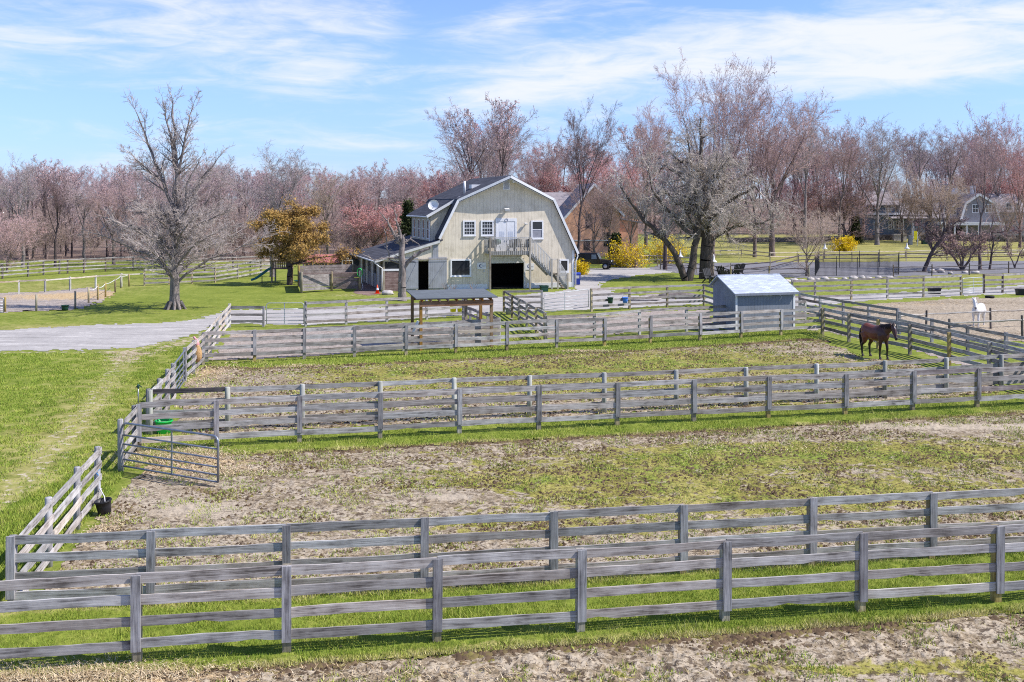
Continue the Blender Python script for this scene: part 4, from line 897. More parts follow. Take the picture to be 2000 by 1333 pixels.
u, z = bl(945.5, 530); MB().box((u, -.02, z), (.12, .03, .2)).build('switch_box', M['offwhite'], barn)

# shed dormer on the left slope
uD = 4.38; d0, d1 = 1.5, 9.8
def yz_on(u): return zL + (u - uL) * ((zp - zL) / (up_ - uL))
zD = bl(841, 421, d0)[1]; zb = 3.9
dm = MB(); dm.prism([(uD, zb), (uD, zD), (uL + .25, zL + .1), (uW + .3, zb)], d0, d0 + .12); dormer = dm.build('dormer', M['cream'], barn)
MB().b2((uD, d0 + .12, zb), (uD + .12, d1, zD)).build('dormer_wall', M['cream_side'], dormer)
MB().prism([(uD, zb), (uD, zD), (uL + .25, zL + .1), (uW + .3, zb)], d1, d1 + .1).build('dormer_end', M['cream'], dormer)
q = [(uD - .42, d0 - .35, zD - .02), (uL + .5, d0 - .35, zL + .46), (uL + .5, d1 + .4, zL + .46), (uD - .42, d1 + .4, zD - .02)]
MB().slab(q, .14).build('dormer_roof', M['roof'], dormer)
MB().beam((q[0][0], q[0][1] - .03, q[0][2] - .1), (q[1][0], q[1][1] - .03, q[1][2] - .1), .05, .22).build('rake_board', M['white'], dormer)
MB().tube([(uD - .44, d0 - .3, zD - .13), (uD - .44, d1 + .3, zD - .13)], .07, 8).build('gutter', M['white'], dormer)
MB().tube([(uD - .40, d0 - .1, zD - .15), (uD - .1, d0 + .1, zD - .45), (uD - .06, d0 + .1, zb + .1)], .05, 8).build('downspout', M['white'], dormer)
for v in (2.5, 4.4, 6.4, 8.5):
    mb = MB(); z0, z1 = zD - 2.1, zD - .35; w_ = .35
    mb.b2((uD - .05, v - w_ - .1, z0), (uD, v - w_, z1)); mb.b2((uD - .05, v + w_, z0), (uD, v + w_ + .1, z1)); mb.b2((uD - .05, v - w_, z1 - .1), (uD, v + w_, z1)); mb.b2((uD - .05, v - w_, z0), (uD, v + w_, z0 + .1)); mb.b2((uD - .04, v - w_, (z0 + z1) / 2 - .03), (uD - .022, v + w_, (z0 + z1) / 2 + .03))
    wn = mb.build('window', M['white'], dormer); MB().b2((uD - .02, v - w_, z0 + .1), (uD - .003, v + w_, z1 - .1)).build('pane', M['glass'], wn)

# lean-to stable
zl0 = bl(749, 507)[1]; zl1 = bl(856, 473)[1]; LD = 13.6
def zle(u): return zl0 + (zl1 - zl0) * u / uW
so0 = bl(816, 511)[0]; so1 = bl(837, 511)[0]; soz = bl(826, 511)[1]; wi1 = bl(781, 520)[0]; wz0 = bl(765, 529)[1]; wz1 = bl(765, 511)[1]
lt = MB(); lt.prism([(.0, wz1), (wi1, wz1), (wi1, soz + .02), (uW, soz + .02), (uW, zle(uW)), (0, zle(0))], 0, .12)
lean = lt.build('lean_to', M['cream'], barn)
MB().b2((0, .01, .0), (wi1, .11, wz0)).build('plank_front', M['plank'], lean)
MB().b2((.12, .06, wz0), (wi1 - .1, .09, wz1)).build('window', M['glass'], lean)
MB().b2((.0, -.04, wz0 - .02), (wi1, .05, wz0 + .14)).build('sill', M['white'], lean)
for u in (.0, wi1 - .02): MB().b2((u - .02, -.03, 0), (u + .14, .15, wz1)).build('post', M['deckwood'], lean)
MB().b2((wi1 + .1, .02, 0), (so0, .12, soz)).build('wall', M['cream'], lean)
MB().b2((so1, .02, 0), (uW, .12, soz)).build('wall', M['cream'], lean)
for a, b in ((bl(790, 505)[0], so0 + .02), (so1 - .02, bl(872, 505)[0])):
    dr = MB().b2((a, -.12, .12), (b, -.06, bl(800, 504)[1])).build('sliding_door', M['doorgrey'], barn)
    zt = bl(800, 504)[1]; mb = MB(); mb.b2((a, -.15, zt - .35), (b, -.121, zt - .18)); mb.b2((a, -.15, .2), (b, -.121, .36)); mb.beam((a + .1, -.136, .4), (b - .1, -.136, zt - .4), .028, .14, up=(0, 1, 0) if False else (0, 0, 1)); mb.build('brace', M['doorgrey'], dr)
MB().b2((wi1 + .2, -.15, soz + .12), (bl(874, 505)[0], -.03, soz + .22)).build('door_track', M['deckwood'], barn)
a, b = bl(845, 480)[0], bl(856, 480)[0]; MB().b2((a, -.05, soz + .24), (b, -.003, zle(a) - .1)).build('loft_board', M['doorgrey'], barn)
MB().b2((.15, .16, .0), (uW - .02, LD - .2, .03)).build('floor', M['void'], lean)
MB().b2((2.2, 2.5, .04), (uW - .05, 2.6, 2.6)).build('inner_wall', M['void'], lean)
MB().slab([(-.75, -.28, zle(-.75) + .16), (uW + .25, -.28, zle(uW + .25) + .16), (uW + .25, LD + .2, zle(uW + .25) + .16), (-.75, LD + .2, zle(-.75) + .16)], .12).build('lean_to_roof', M['roof'], lean)
MB().beam((-.75, -.31, zle(-.75) + .05), (uW + .0, -.31, zle(uW) + .05), .05, .20).build('rake_board', M['offwhite'], lean)
MB().tube([(-.80, -.25, zle(-.75) + .06), (-.80, LD + .15, zle(-.75) + .06)], .07, 8).build('gutter', M['white'], lean, True)
MB().tube([(-.80, -.2, zle(-.75)), (-.4, -.2, zle(-.75) - .35), (-.12, -.1, zle(-.75) - .5), (-.12, -.1, .1)], .05, 8).build('downspout', M['white'], lean, True)
nb_ = 8
for k in range(nb_ + 1):
    v = .2 + (LD - .6) * k / nb_; MB().b2((-.02, v - .09, 0), (.16, v + .09, zle(0) + .02)).build('post', M['deckwood'], lean)
    if k < nb_:
        v1 = .2 + (LD - .6) * (k + 1) / nb_
        if k % 2 == 1: MB().b2((.03, v + .09, .05), (.12, v1 - .09, zle(0))).build('stall_wall', M['offwhite'], lean)
        else:
            MB().b2((.03, v + .09, .05), (.10, v1 - .09, 1.25)).build('stall_door', M['doorgrey'], lean)
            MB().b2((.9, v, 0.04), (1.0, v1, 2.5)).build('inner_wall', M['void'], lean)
MB().b2((0.02, LD - .2, 0), (uW, LD - .1, zle(0))).build('wall', M['cream'], lean)

# balcony and stairs
vd = -1.5; ua, za = bl(955, 492, vd); ub_, _ = bl(1036, 492, vd); zr = bl(990, 464, vd)[1]
deck = MB().b2((ua, vd, za - .12), (ub_, 0, za)).build('balcony_deck', M['deckwood'], barn)
MB().b2((ua - .02, vd - .05, za - .32), (ub_ + .02, vd - .001, za + .01)).build('fascia', M['deckwood'], deck)
for u in (ua + .07, ub_ - .07): MB().b2((u - .07, vd - .19, 0), (u + .07, vd - .055, zr)).build('post', M['deckwood'], deck)
mb = MB(); mb.b2((ua, vd - .06, zr - .05), (ub_, vd + .06, zr)); mb.b2((ua - .06, vd + .061, zr - .05), (ua + .06, -.01, zr))
n = 20
for i in range(n): 
    u = ua + .15 + (ub_ - ua - .3) * i / (n - 1); mb.b2((u - .034, vd - .10, za - .28), (u + .034, vd - .062, zr - .02))
for i in range(7): v = vd + .15 + 1.2 * i / 6; mb.b2((ua - .05, v - .045, za - .2), (ua - .01, v + .045, zr - .055))
mb.build('railing', M['railing'], deck)
usb, _ = bl(1104, 561, vd); us0 = ub_; zs1 = 0.1
mid_u = us0 + (usb - us0) * .60; mid_z = za * .42
stairs = MB()
for vv in (vd + .02, vd + 1.0):
    stairs.beam((us0, vv, za - .2), (mid_u, vv, mid_z - .2), .06, .28); stairs.beam((mid_u + .5, vv, mid_z - .2), (usb + .2, vv, .0), .06, .28)
st = stairs.build('staircase', M['deckwood'], barn)
mb = MB(); ns = 10
for i in range(ns): u = us0 + (mid_u - us0) * (i + .5) / ns; z = za + (mid_z - za) * (i + .5) / ns; mb.b2((u - .15, vd + .06, z - .03), (u + .15, vd + .96, z + .01))
mb.b2((mid_u - .1, vd - .1, mid_z - .1), (mid_u + .6, vd + 1.05, mid_z - .03)); ns = 7
for i in range(ns): u = mid_u + .6 + (usb - mid_u - .5) * (i + .5) / ns; z = mid_z * (1 - (i + .7) / ns); mb.b2((u - .14, vd + .06, z - .03), (u + .14, vd + .96, z + .01))
mb.build('tread', M['deckwood'], st)
mb = MB(); rh_ = zr - za
mb.beam((us0, vd - .03, za + rh_), (mid_u, vd - .03, mid_z + rh_), .09, .06); mb.beam((mid_u, vd - .03, mid_z + rh_), (mid_u + .55, vd - .03, mid_z + rh_), .09, .06); mb.beam((mid_u + .55, vd - .03, mid_z + rh_), (usb + .2, vd - .03, rh_), .09, .06)
n = 14
for i in range(n): u = us0 + (mid_u - us0) * (i + .5) / n; z = za + (mid_z - za) * (i + .5) / n; mb.b2((u - .032, vd - .07, z - .2), (u + .032, vd - .035, z + rh_ - .04))
for i in range(9): u = mid_u + .6 + (usb - mid_u - .4) * (i + .5) / 9; z = mid_z * (1 - (i + .5) / 9); mb.b2((u - .032, vd - .07, z - .1), (u + .032, vd - .035, z + rh_ - .04))
mb.build('stair_railing', M['railing'], st)
for u, zt in ((mid_u, mid_z + rh_), (mid_u + .55, mid_z + rh_), (usb + .2, rh_ + .05)): MB().b2((u - .06, vd - .165, 0), (u + .06, vd - .075, zt + .04)).build('newel_post', M['deckwood'], st)

def bw(u, v, z): return BO + BU * u + BV * v + Vector((0, 0, z))
# satellite dish
u, z = bl(848, 402, -.2); dr_ = thing('satellite_dish', 'white satellite dish on the dormer roof edge', 'dish', bw(u, .2, z - .55), BA)
mb = MB(); mb.lathe([(0.02, 0), (.2, .03), (.35, .09), (.45, .17), (.46, .17), (.35, .12), (.2, .06), (0.02, .03)], n=20)
mb.build('reflector', M['white'], dr_, True, loc=(0, -.25, .55), rot=(rad(70), 0, rad(-28)))
MB().tube([(0, 0, 0), (0, 0, .35), (0, -.2, .5)], .035, 8).build('mast', M['chrome'], dr_); MB().tube([(0, -.3, .35), (-.3, -.75, .45)], .02, 6).build('feed_arm', M['chrome'], dr_)
# ================================================================ OBJECTS IN THE YARD
def pail(label, p, r, h, mat, handle=True, group=None, name='bucket', cat='bucket', tilt=(0, 0), inner=None, rim=True):
    rt = thing(name, label, cat, p, 0, group); rt.rotation_euler = (tilt[0], tilt[1], 0)
    MB().lathe([(r * .78, 0), (r * .9, h * .6), (r, h), (r * 1.06, h), (r * 1.06, h + .012), (r * .95, h + .012), (r * .88, h * .6), (r * .74, .02)], n=20, cap0=True, cap1=True).build('body', M[mat], rt, True)
    if rim: MB().tube([(r * 1.05 * math.cos(k * math.pi / 10), r * 1.05 * math.sin(k * math.pi / 10), h * .96) for k in range(20)], .012, 6, closed=True).build('rim', M[mat], rt, True)
    if handle: MB().tube([(r * math.cos(k * math.pi / 10), .0, h * .97 + r * .9 * math.sin(k * math.pi / 10)) for k in range(11)], .008, 5).build('handle', M['chrome'], rt, True)
    return rt
pb_ = G(205, 1006)
pail('black rubber feed bucket tied to the end of the lower left fence', pb_ + Vector((0, 0, .02)), .185, .33, 'blackplastic', False, tilt=(.08, -.12))
pe = G(190, 984)
rp = thing('tie_rope', 'blue and white rope tying the black bucket to the fence post', 'rope', pe)
MB().tube([(.10, -.08, .86), (.02, -.14, .80), (.09, -.15, .72), (.03, -.14, .64), (.11, -.13, .58)], .016, 6).build('knot', M['bluerope'], rp, True)
MB().tube([(.11, -.13, .58), (.14, -.2, .42), (pb_.x - pe.x - .05, pb_.y - pe.y + .1, .40), (pb_.x - pe.x, pb_.y - pe.y, .30)], .012, 6).build('cord', M['rope'], rp, True)
pail('bright green muck tub behind the dark-railed fence corner', G(320, 846), .27, .40, 'greenplastic', False, name='tub', cat='tub')
def hang(px, py, Y): return at(px, py, Y)
for px, lab in ((885, 'left of two bright yellow buckets hung on the fence by the shelter'), (899, 'right of two bright yellow buckets hung on the fence by the shelter')):
    p = at(px, 609.5, 69.9); pail(lab, p, .23, .44, 'yellow', True, 'yellow feed buckets')
p = at(1192, 593, 73.2); pail('dark green bucket hung on the brownish fence left of the shed', p, .20, .40, 'darkgreen')
p = at(1221, 592, 73.9); pail('bright blue bucket hung on the brownish fence left of the shed', p, .20, .38, 'bluepail')
p = at(992, 600, 71); pail('pale blue-grey tub inside the start of the grassy lane', G(992, 613) + Vector((.1, -.5, 0)), .28, .45, 'wire', False, name='tub', cat='tub')
pail('dark green bucket on the edge of the straw field', G(127, 607), .25, .36, 'darkgreen', False)
def bin_box(label, p, w, d, h, mat, rz=0, name='feed_trough', cat='trough'):
    rt = thing(name, label, cat, p, rz); mb = MB()
    t_ = .04
    mb.hexa([(-w / 2 * .92, -d / 2 * .9, 0), (w / 2 * .92, -d / 2 * .9, 0), (w / 2 * .92, d / 2 * .9, 0), (-w / 2 * .92, d / 2 * .9, 0)], [(-w / 2, -d / 2, h), (w / 2, -d / 2, h), (w / 2, d / 2, h), (-w / 2, d / 2, h)]); mb.build('body', M[mat], rt)
    mb = MB()
    for a in (-1, 1): mb.b2((-w / 2 - .03, a * d / 2 - .03, h - .05), (w / 2 + .03, a * d / 2 + .03, h + .03)); mb.b2((a * w / 2 - .03, -d / 2 + .03, h - .05), (a * w / 2 + .03, d / 2 - .03, h + .03))
    mb.build('rim', M[mat], rt); return rt
bin_box('black water trough against the long four-rail fence, left of the white horse', G(1825, 575), .90, .55, .48, 'blackplastic')
bin_box('black trough at the right edge beside the dark fence piece', G(1997, 577), .95, .55, .48, 'blackplastic')
bin_box('dark teal tote standing below the barn stairs', G(1063, 571) + Vector((0, .6, 0)), .62, .5, .48, 'darkgreen', .3, 'tote', 'tote')
rt = thing('tyre', 'old black tyre lying flat in the dirt right of the white horse', 'tyre', G(1933, 583))
MB().tube([(.26 * math.cos(k * math.pi / 12), .26 * math.sin(k * math.pi / 12), .11) for k in range(24)], .10, 10, closed=True).build('tread', M['rubber'], rt, True)
MB().lathe([(.22, .02), (.17, .06), (.17, .16), (.22, .2)], n=20, cap0=False).build('sidewall', M['rubber'], rt, True)
# hay net on the fence
ph = G(383, 726); hn = thing('hay_net', 'tan hay net with pink top hung on the left paddock fence', 'hay net', ph)
g0_ = MB(); g0_.lathe([(.03, .42), (.10, .47), (.19, .60), (.20, .80), (.16, .98), (.09, 1.12), (.04, 1.2)], c=(.10, -.12, 0), n=14, cap1=True); o = g0_.build('hay', M['hay'], hn, True)
g0_ = MB(); g0_.lathe([(.08, 1.1), (.14, 1.2), (.12, 1.32), (.05, 1.44)], c=(.04, -.08, 0), n=10, cap1=True); g0_.tube([(.0, -.05, 1.42), (-.12, .05, 1.5)], .05, 6); g0_.build('net_top', M['pink'], hn, True)
# yard hydrant
rt = thing('yard_hydrant', 'thin grey yard hydrant with green head on the lawn edge', 'hydrant', G(270, 790))
MB().tube([(0, 0, -.1), (0, 0, .62)], .022, 8).build('pipe', M['galv'], rt, True); MB().lathe([(.035, .58), (.045, .62), (.045, .70), (.02, .74)], n=10, cap1=True).build('head', M['darkgreen'], rt, True); MB().beam((0, 0, .72), (.14, 0, .62), .02, .03).build('lever', M['darkgreen'], rt); MB().tube([(0, 0, .66), (-.07, 0, .65), (-.09, 0, .58)], .016, 6).build('spout', M['darkgreen'], rt, True)
# cone
rt = thing('traffic_cone', 'orange traffic cone with white band at the lean-to corner', 'cone', G(737, 574))
MB().box((0, 0, .02), (.44, .44, .04)).build('base', M['orange'], rt); MB().lathe([(.17, .04), (.11, .33), (.112, .33), (.075, .5), (.03, .72)], n=16, cap1=True).build('body', M['orange'], rt, True); MB().lathe([(.118, .31), (.082, .48)], n=16, cap0=False).build('band', M['white'], rt, True)
# blue wheelie bin
pbn = G(1127, 557); rt = thing('wheeled_bin', 'blue wheeled rubbish bin with white label at the barn corner', 'bin', pbn)
MB().hexa([(-.24, -.26, .06), (.24, -.26, .06), (.24, .26, .06), (-.24, .26, .06)], [(-.32, -.36, 1.0), (.32, -.36, 1.0), (.32, .36, 1.0), (-.32, .36, 1.0)]).build('body', M['bluebin'], rt)
MB().hexa([(-.34, -.39, 1.0), (.34, -.39, 1.0), (.34, .40, 1.0), (-.34, .40, 1.0)], [(-.30, -.33, 1.1), (.30, -.33, 1.1), (.32, .38, 1.12), (-.32, .38, 1.12)]).build('lid', M['bluebin'], rt)
MB().hexa([(-.2, -.352, .62), (.18, -.352, .62), (.18, -.342, .62), (-.2, -.342, .62)], [(-.21, -.378, .88), (.19, -.378, .88), (.19, -.366, .88), (-.21, -.366, .88)]).build('label_sticker', M['white'], rt)
for a in (-1, 1):
    MB().lathe([(.10, -.03), (.12, -.02), (.12, .02), (.10, .03)], n=12, cap1=True).build('wheel', M['rubber'], rt, True, loc=(a * .27, .24, .12), rot=(0, rad(90), 0))
# rubbish stone at lean-to corner
def rock(label, p, sx, sy, sz, seed, group=None, mat='stone'):
    rr = np.random.RandomState(seed); n, m_ = 10, 7; vs = []; fs = []
    for j in range(m_ + 1):
        th = math.pi * j / m_
        for i in range(n):
            ph_ = 2 * math.pi * i / n; k = 1 + rr.uniform(-.16, .16); vs.append((sx * math.sin(th) * math.cos(ph_) * k, sy * math.sin(th) * math.sin(ph_) * k, sz * (math.cos(th) * k * .8 + .45)))
    for j in range(m_):
        for i in range(n): fs.append((j * n + i, j * n + (i + 1) % n, (j + 1) * n + (i + 1) % n, (j + 1) * n + i))
    o = MB().add(vs, fs).build('boulder', M[mat], None, True, loc=p); return tag(o, label, 'boulder', group)
rock('flat pale boulder beside the orange cone under the pruned tree', G(757, 576), .5, .4, .3, 1)
bl_ = 'pale boulders lining the riding ring'
for i, px in enumerate([1536, 1551, 1566, 1583, 1596, 1611, 1628, 1650, 1667, 1684, 1697, 1716, 1738, 1820, 1838, 1856, 1884, 1905]):
    rr = random.Random(i); py = (551 - (px - 1536) * .028 + rr.uniform(-1.2, 1.2)) if px < 1760 else 534 + rr.uniform(-1, 2)
    rock('pale boulder in the row between the black net pen and the long rail fence' if px < 1760 else 'pale boulder by the leaning dark tree at the riding ring', G(px, py), rr.uniform(.25, .48), rr.uniform(.25, .45), rr.uniform(.2, .36), 20 + i, bl_)
# three dead logs / flat stones behind the brown fence
rock('long low grey rock behind the brownish fence', G(1330, 583), 1.9, .5, .35, 71, None, 'stonewall'); rock('wide low grey rock below the crooked tree, right of the other', G(1250, 588), 1.5, .45, .28, 72, None, 'stone')
for a, b, lab in (((1248, 586), (1290, 580), 'bare grey log lying behind the brownish fence'),):
    A, B = G(*a), G(*b); o = MB().tube([A - A, (B - A) * .5 + Vector((0, 0, .05)), B - A], [.16, .14, .09], 8).build('log', TM['pale'][0] if 'TM' in globals() else M['plank'], None, True, loc=A + Vector((0, 0, .14))); tag(o, lab, 'log')

# ---------------------------------------------------------------- low open shelter with blue-grey roof
SA = rad(16); s0 = G(822, 685); rt = thing('open_shelter', 'low open shelter of brown timber with blue-grey shingled roof', 'shelter', s0, SA)
Lx, Dy, z0_, z1_ = 3.65, 2.2, 2.49, 2.62
for x, y, zt, mm in ((0, 0, z0_, 'timber_z'), (Lx, 0, z0_, 'timber_z'), (-.02, Dy, z1_, 'timber_z'), (Lx, Dy, z1_, 'timber_z'), (Lx * .78, Dy, z1_, 'timber_z')):
    MB().b2((x - .07, y - .07, -.1), (x + .07, y + .07, zt - .02)).build('post', M[mm], rt)
MB().b2((-.07, -.13, z0_ - .30), (Lx + .07, -.072, z0_ - .02)).build('header_beam', M['timber'], rt); MB().b2((-.07, Dy + .072, z1_ - .30), (Lx + .07, Dy + .12, z1_ - .02)).build('header_beam', M['timber'], rt)
for i in range(9):
    x = .05 + (Lx - .1) * i / 8; MB().beam((x, -.20, z0_ + .01), (x, Dy + .28, z1_ + .08), .06, .12).build('rafter', M['timber'], rt)
MB().slab([(-.28, -.24, z0_ + .13), (Lx + .28, -.24, z0_ + .13), (Lx + .28, Dy + .35, z1_ + .20), (-.28, Dy + .35, z1_ + .20)], .05).build('roof', M['roof_blue'], rt)
# white plank leaning at the shelter's left post
o = MB().beam((0, 0, 0), (.28, -.1, .62), .03, .12).build('plank', M['white'], None, loc=at(806, 645, 53)); o.location.z = .9; tag(o, 'short white board propped on the fence at the shelter left post', 'board')

# ---------------------------------------------------------------- blue shed
p0 = G(1437, 648); SA = rad(17); rt = thing('shed', 'blue-grey board shed with pale shingled saltbox roof', 'shed', p0, SA)
L, Dp = 3.85, 2.75; ze, zp_, zb_ = 2.22, 3.02, 2.5; yr = 1.95
MB().prism([(0, 0), (0, ze), (yr, zp_), (Dp, zb_), (Dp, 0)], 0, .1, 'yz').build('end_wall', M['shedblue_side'], rt); MB().prism([(0, 0), (0, ze), (yr, zp_), (Dp, zb_), (Dp, 0)], L - .1, L, 'yz').build('end_wall', M['shedblue_side'], rt)
MB().b2((.1, 0, 0), (L - .1, .1, ze)).build('front_wall', M['shedblue'], rt); MB().b2((.1, Dp - .1, 0), (L - .1, Dp, zb_)).build('back_wall', M['shedblue'], rt)
for x in (-.02, L - .1): MB().b2((x, -.025, 0), (x + .12, .0, ze)).build('corner_board', M['white'], rt)
MB().slab([(-.18, -.22, ze - .02), (L + .18, -.22, ze - .02), (L + .18, yr, zp_ + .09), (-.18, yr, zp_ + .09)], .06).build('roof', M['roof_pale'], rt)
MB().slab([(-.18, yr, zp_ + .088), (L + .18, yr, zp_ + .088), (L + .18, Dp + .2, zb_ - .02), (-.18, Dp + .2, zb_ - .02)], .06).build('roof', M['roof_pale'], rt)
MB().b2((-.17, -.24, ze - .16), (L + .17, -.225, ze - .03)).build('fascia', M['shedblue'], rt); MB().b2((-.16, yr - .06, zp_ + .06), (L + .16, yr + .06, zp_ + .12)).build('ridge_cap', M['roof_pale'], rt)
MB().tube([(1.5, -.03, ze - .12), (2.1, -.05, ze - .22), (2.7, -.05, ze - .10), (3.0, -.05, ze - .3), (2.8, -.05, ze - .5)], .014, 5).build('cable', M['rope'], rt, True)

# ---------------------------------------------------------------- plank pen left of the barn
rt = thing('plank_pen', 'weathered pen of stacked horizontal planks left of the lean-to', 'pen', G(589, 573))
O = G(589, 573); A = Vector((0, 0, 0)); B = G(648, 569) - O; Cc = G(703, 568) - O; Dd = G(586, 562) - O + Vector((-.3, 1.0, 0)); Ee = Dd + (Cc - A)
def planks(a, b, n, h, off=0.0, z=.28, nm='plank_wall'):
    mb = MB(); d = b - a
    for k in range(n):
        e = R_.uniform(-.05, .05); mb.beam(a + Vector((0, off + R_.uniform(-.012, .012), z + k * h)) - d * 0.01 * R_.random(), b + Vector((0, off, z + k * h + e * .3)), .045, h * R_.uniform(.84, .95))
    mb.build(nm, M['plank'], rt)
planks(A, B, 5, .265, .09); planks(B, Cc, 6, .235, .09); planks(Dd, Ee, 7, .24, 0, .3); planks(A, Dd, 4, .33, 0)
for p, h_ in ((A, 1.75), (B, 1.65), (Cc, 1.6), (Dd, 1.9), (Ee, 1.8)): MB().lathe([(.11, -.1), (.11, h_ - .05), (.08, h_)], n=10, cap1=True).build('post', M['post_tan'], rt, True, loc=p + Vector((0, -.05, 0)))
MB().beam(A + Vector((0, -.02, 1.62)), Cc + Vector((0, -.02, 1.52)), .12, .06).build('top_rail', M['plank'], rt)
gt = thing('hose_reel', 'green garden hose coiled on the end of the plank pen', 'hose', G(703, 568) + Vector((0, -.15, 0)))
MB().tube([(.22 * math.cos(k * .45), -.05 + .004 * k, 1.55 + .34 * math.sin(k * .45)) for k in range(44)], .03, 6).build('coil', M['greenplastic'], gt, True); MB().b2((-.06, -.02, 1.2), (.06, .02, 1.7)).build('bracket', M['chrome'], gt)
MB().tube([(.2, -.05, 1.3), (.15, -.05, .8), (.3, -.1, .3), (.1, -.1, .05)], .02, 6).build('hose_tail', M['white'], gt, True)
# low sheds behind the pen
def hut(label, px, py, w, d, h, rh, wall, roof, rz=0.0, door=False, name='small_shed'):
    rt = thing(name, label, 'shed', G(px, py), rz)
    MB().b2((-w / 2, 0, 0), (w / 2, d, h)).build('wall', M[wall], rt)
    for x in (-w / 2, w / 2 - .08): MB().prism([(0, h), (d / 2, h + rh), (d, h)], x, x + .08, 'yz').build('gable', M[wall], rt)
    MB().slab([(-w / 2 - .15, -.2, h - .08), (w / 2 + .15, -.2, h - .08), (w / 2 + .15, d / 2, h + rh + .05), (-w / 2 - .15, d / 2, h + rh + .05)], .05).build('roof', M[roof], rt)
    MB().slab([(-w / 2 - .15, d / 2, h + rh + .048), (w / 2 + .15, d / 2, h + rh + .048), (w / 2 + .15, d + .2, h - .08), (-w / 2 - .15, d + .2, h - .08)], .05).build('roof', M[roof], rt)
    if door:
        f = MB(); f.b2((-.6, -.05, 0), (-.5, -.002, 1.7)); f.b2((.5, -.05, 0), (.6, -.002, 1.7)); f.b2((-.5, -.05, 1.6), (.5, -.002, 1.7)); df = f.build('door_frame', M['offwhite'], rt); MB().b2((-.5, -.02, 0), (.5, -.003, 1.6)).build('doorway', M['void'], df)
    return rt
hut('low shed with faded red roof behind the plank pen', 645, 541, 3.0, 1.8, 1.55, .62, 'plank', 'redroof', .05)
hut('small grey shed with reddish roof left of the red-roofed shed', 606, 539, 1.0, 1.6, 1.5, .5, 'doorgrey', 'redroof', .1)
rt = thing('small_shed', 'black gabled shed with white door frame left of the lean-to', 'shed', G(684, 541), rad(14))
MB().prism([(-1.0, 0), (-1.0, 1.95), (-.2, 2.35), (1.0, 1.55), (1.0, 0)], 0, 2.2).build('wall', M['blackwall'], rt)
MB().slab([(-1.12, -.15, 1.98), (-.2, -.15, 2.45), (-.2, 2.3, 2.45), (-1.12, 2.3, 1.98)], .05).build('roof', M['blackwall'], rt); MB().slab([(-.2, -.15, 2.449), (1.12, -.15, 1.56), (1.12, 2.3, 1.56), (-.2, 2.3, 2.449)], .05).build('roof', M['blackwall'], rt)
f = MB(); f.b2((-.85, -.05, 0), (-.77, -.002, 1.72)); f.b2((.20, -.05, 0), (.28, -.002, 1.72)); f.b2((-.77, -.05, 1.62), (.20, -.002, 1.72)); df = f.build('door_frame', M['offwhite'], rt); MB().b2((-.77, -.02, 0), (.2, -.003, 1.62)).build('doorway', M['void'], df)
f = MB(); f.b2((-.80, -.04, 1.82), (-.55, -.003, 1.92)); f.b2((-.42, -.04, 1.82), (-.15, -.003, 1.92)); f.build('transom', M['offwhite'], rt)
# playset
rt = thing('playset', 'wooden playset with teal slide and purple ladder beside the cedar', 'playset', G(531, 553)); O = G(531, 553)
for x, y in ((0, 0), (0, 1.5), (1.6, 0), (1.6, 1.5), (3.2, .3), (3.6, 1.2)):
    MB().b2((x - .07, y - .07, -.1), (x + .07, y + .07, 2.1 if x < 2 else 1.9)).build('post', M['post_tan'], rt)
MB().b2((-.1, -.1, 1.28), (1.7, 1.6, 1.38)).build('platform', M['plank'], rt)
mb = MB()
for i in range(9): mb.b2((.1 + i * .17, -.06, 1.4), (.2 + i * .17, -.03, 2.0))
mb.b2((0, -.07, 2.0), (1.6, -.02, 2.08)); mb.build('railing', M['plank'], rt)
MB().b2((1.6, .2, 1.72), (3.7, .34, 1.86)).build('swing_beam', M['plank'], rt)
sl = [(-.02, 0.2, 1.35), (-.4, .12, 1.15), (-1.0, .0, .68), (-1.5, -.1, .34), (-1.85, -.15, .22)]
mb = MB()
for a, b in zip(sl, sl[1:]):
    mb.beam(a, b, .46, .05); mb.beam((a[0], a[1] - .24, a[2] + .08), (b[0], b[1] - .24, b[2] + .08), .05, .2); mb.beam((a[0], a[1] + .24, a[2] + .08), (b[0], b[1] + .24, b[2] + .08), .05, .2)
mb.build('slide', M['teal'], rt)
MB().b2((-.95, -.05, 0), (-.88, .02, .62)).build('slide_support', M['post_dark'], rt)
mb = MB(); mb.beam((2.75, .6, 0), (2.35, .6, 2.0), .06, .08); mb.beam((3.15, .6, 0), (2.75, .6, 2.0), .06, .08)
for k in range(6): mb.beam((2.72 - .06 * k, .6, .25 + .3 * k), (3.12 - .06 * k, .6, .25 + .3 * k), .05, .04)
mb.build('ladder', M['purple'], rt)
MB().lathe([(0.02, .05), (.3, .12), (.32, .2), (.25, .22)], c=(2.3, .4, 0), n=12).build('disc_swing', M['teal'], rt)
# small flag on a pole in the playset
ft = thing('flag', 'small red and white flag hanging beside the cedar trunk', 'flag', G(562, 552)); MB().tube([(0, 0, 0), (0, 0, 2.1)], .02, 6).build('pole', M['white'], ft); mb = MB()
mb.b2((.02, -.01, 1.35), (.22, .012, 1.62)); mb.build('stripe', M['orange'], ft); MB().b2((.02, -.01, 1.625), (.24, .012, 1.95)).build('cloth', M['white'], ft)
yb = thing('ball', 'yellow ball caught on the grey rail fence above the slide', 'ball', at(504, 529, 120)); MB().lathe([(.02, -.3), (.2, -.23), (.3, 0), (.2, .23), (.02, .3)], n=14, cap1=True).build('shell', M['yellow'], yb, True)

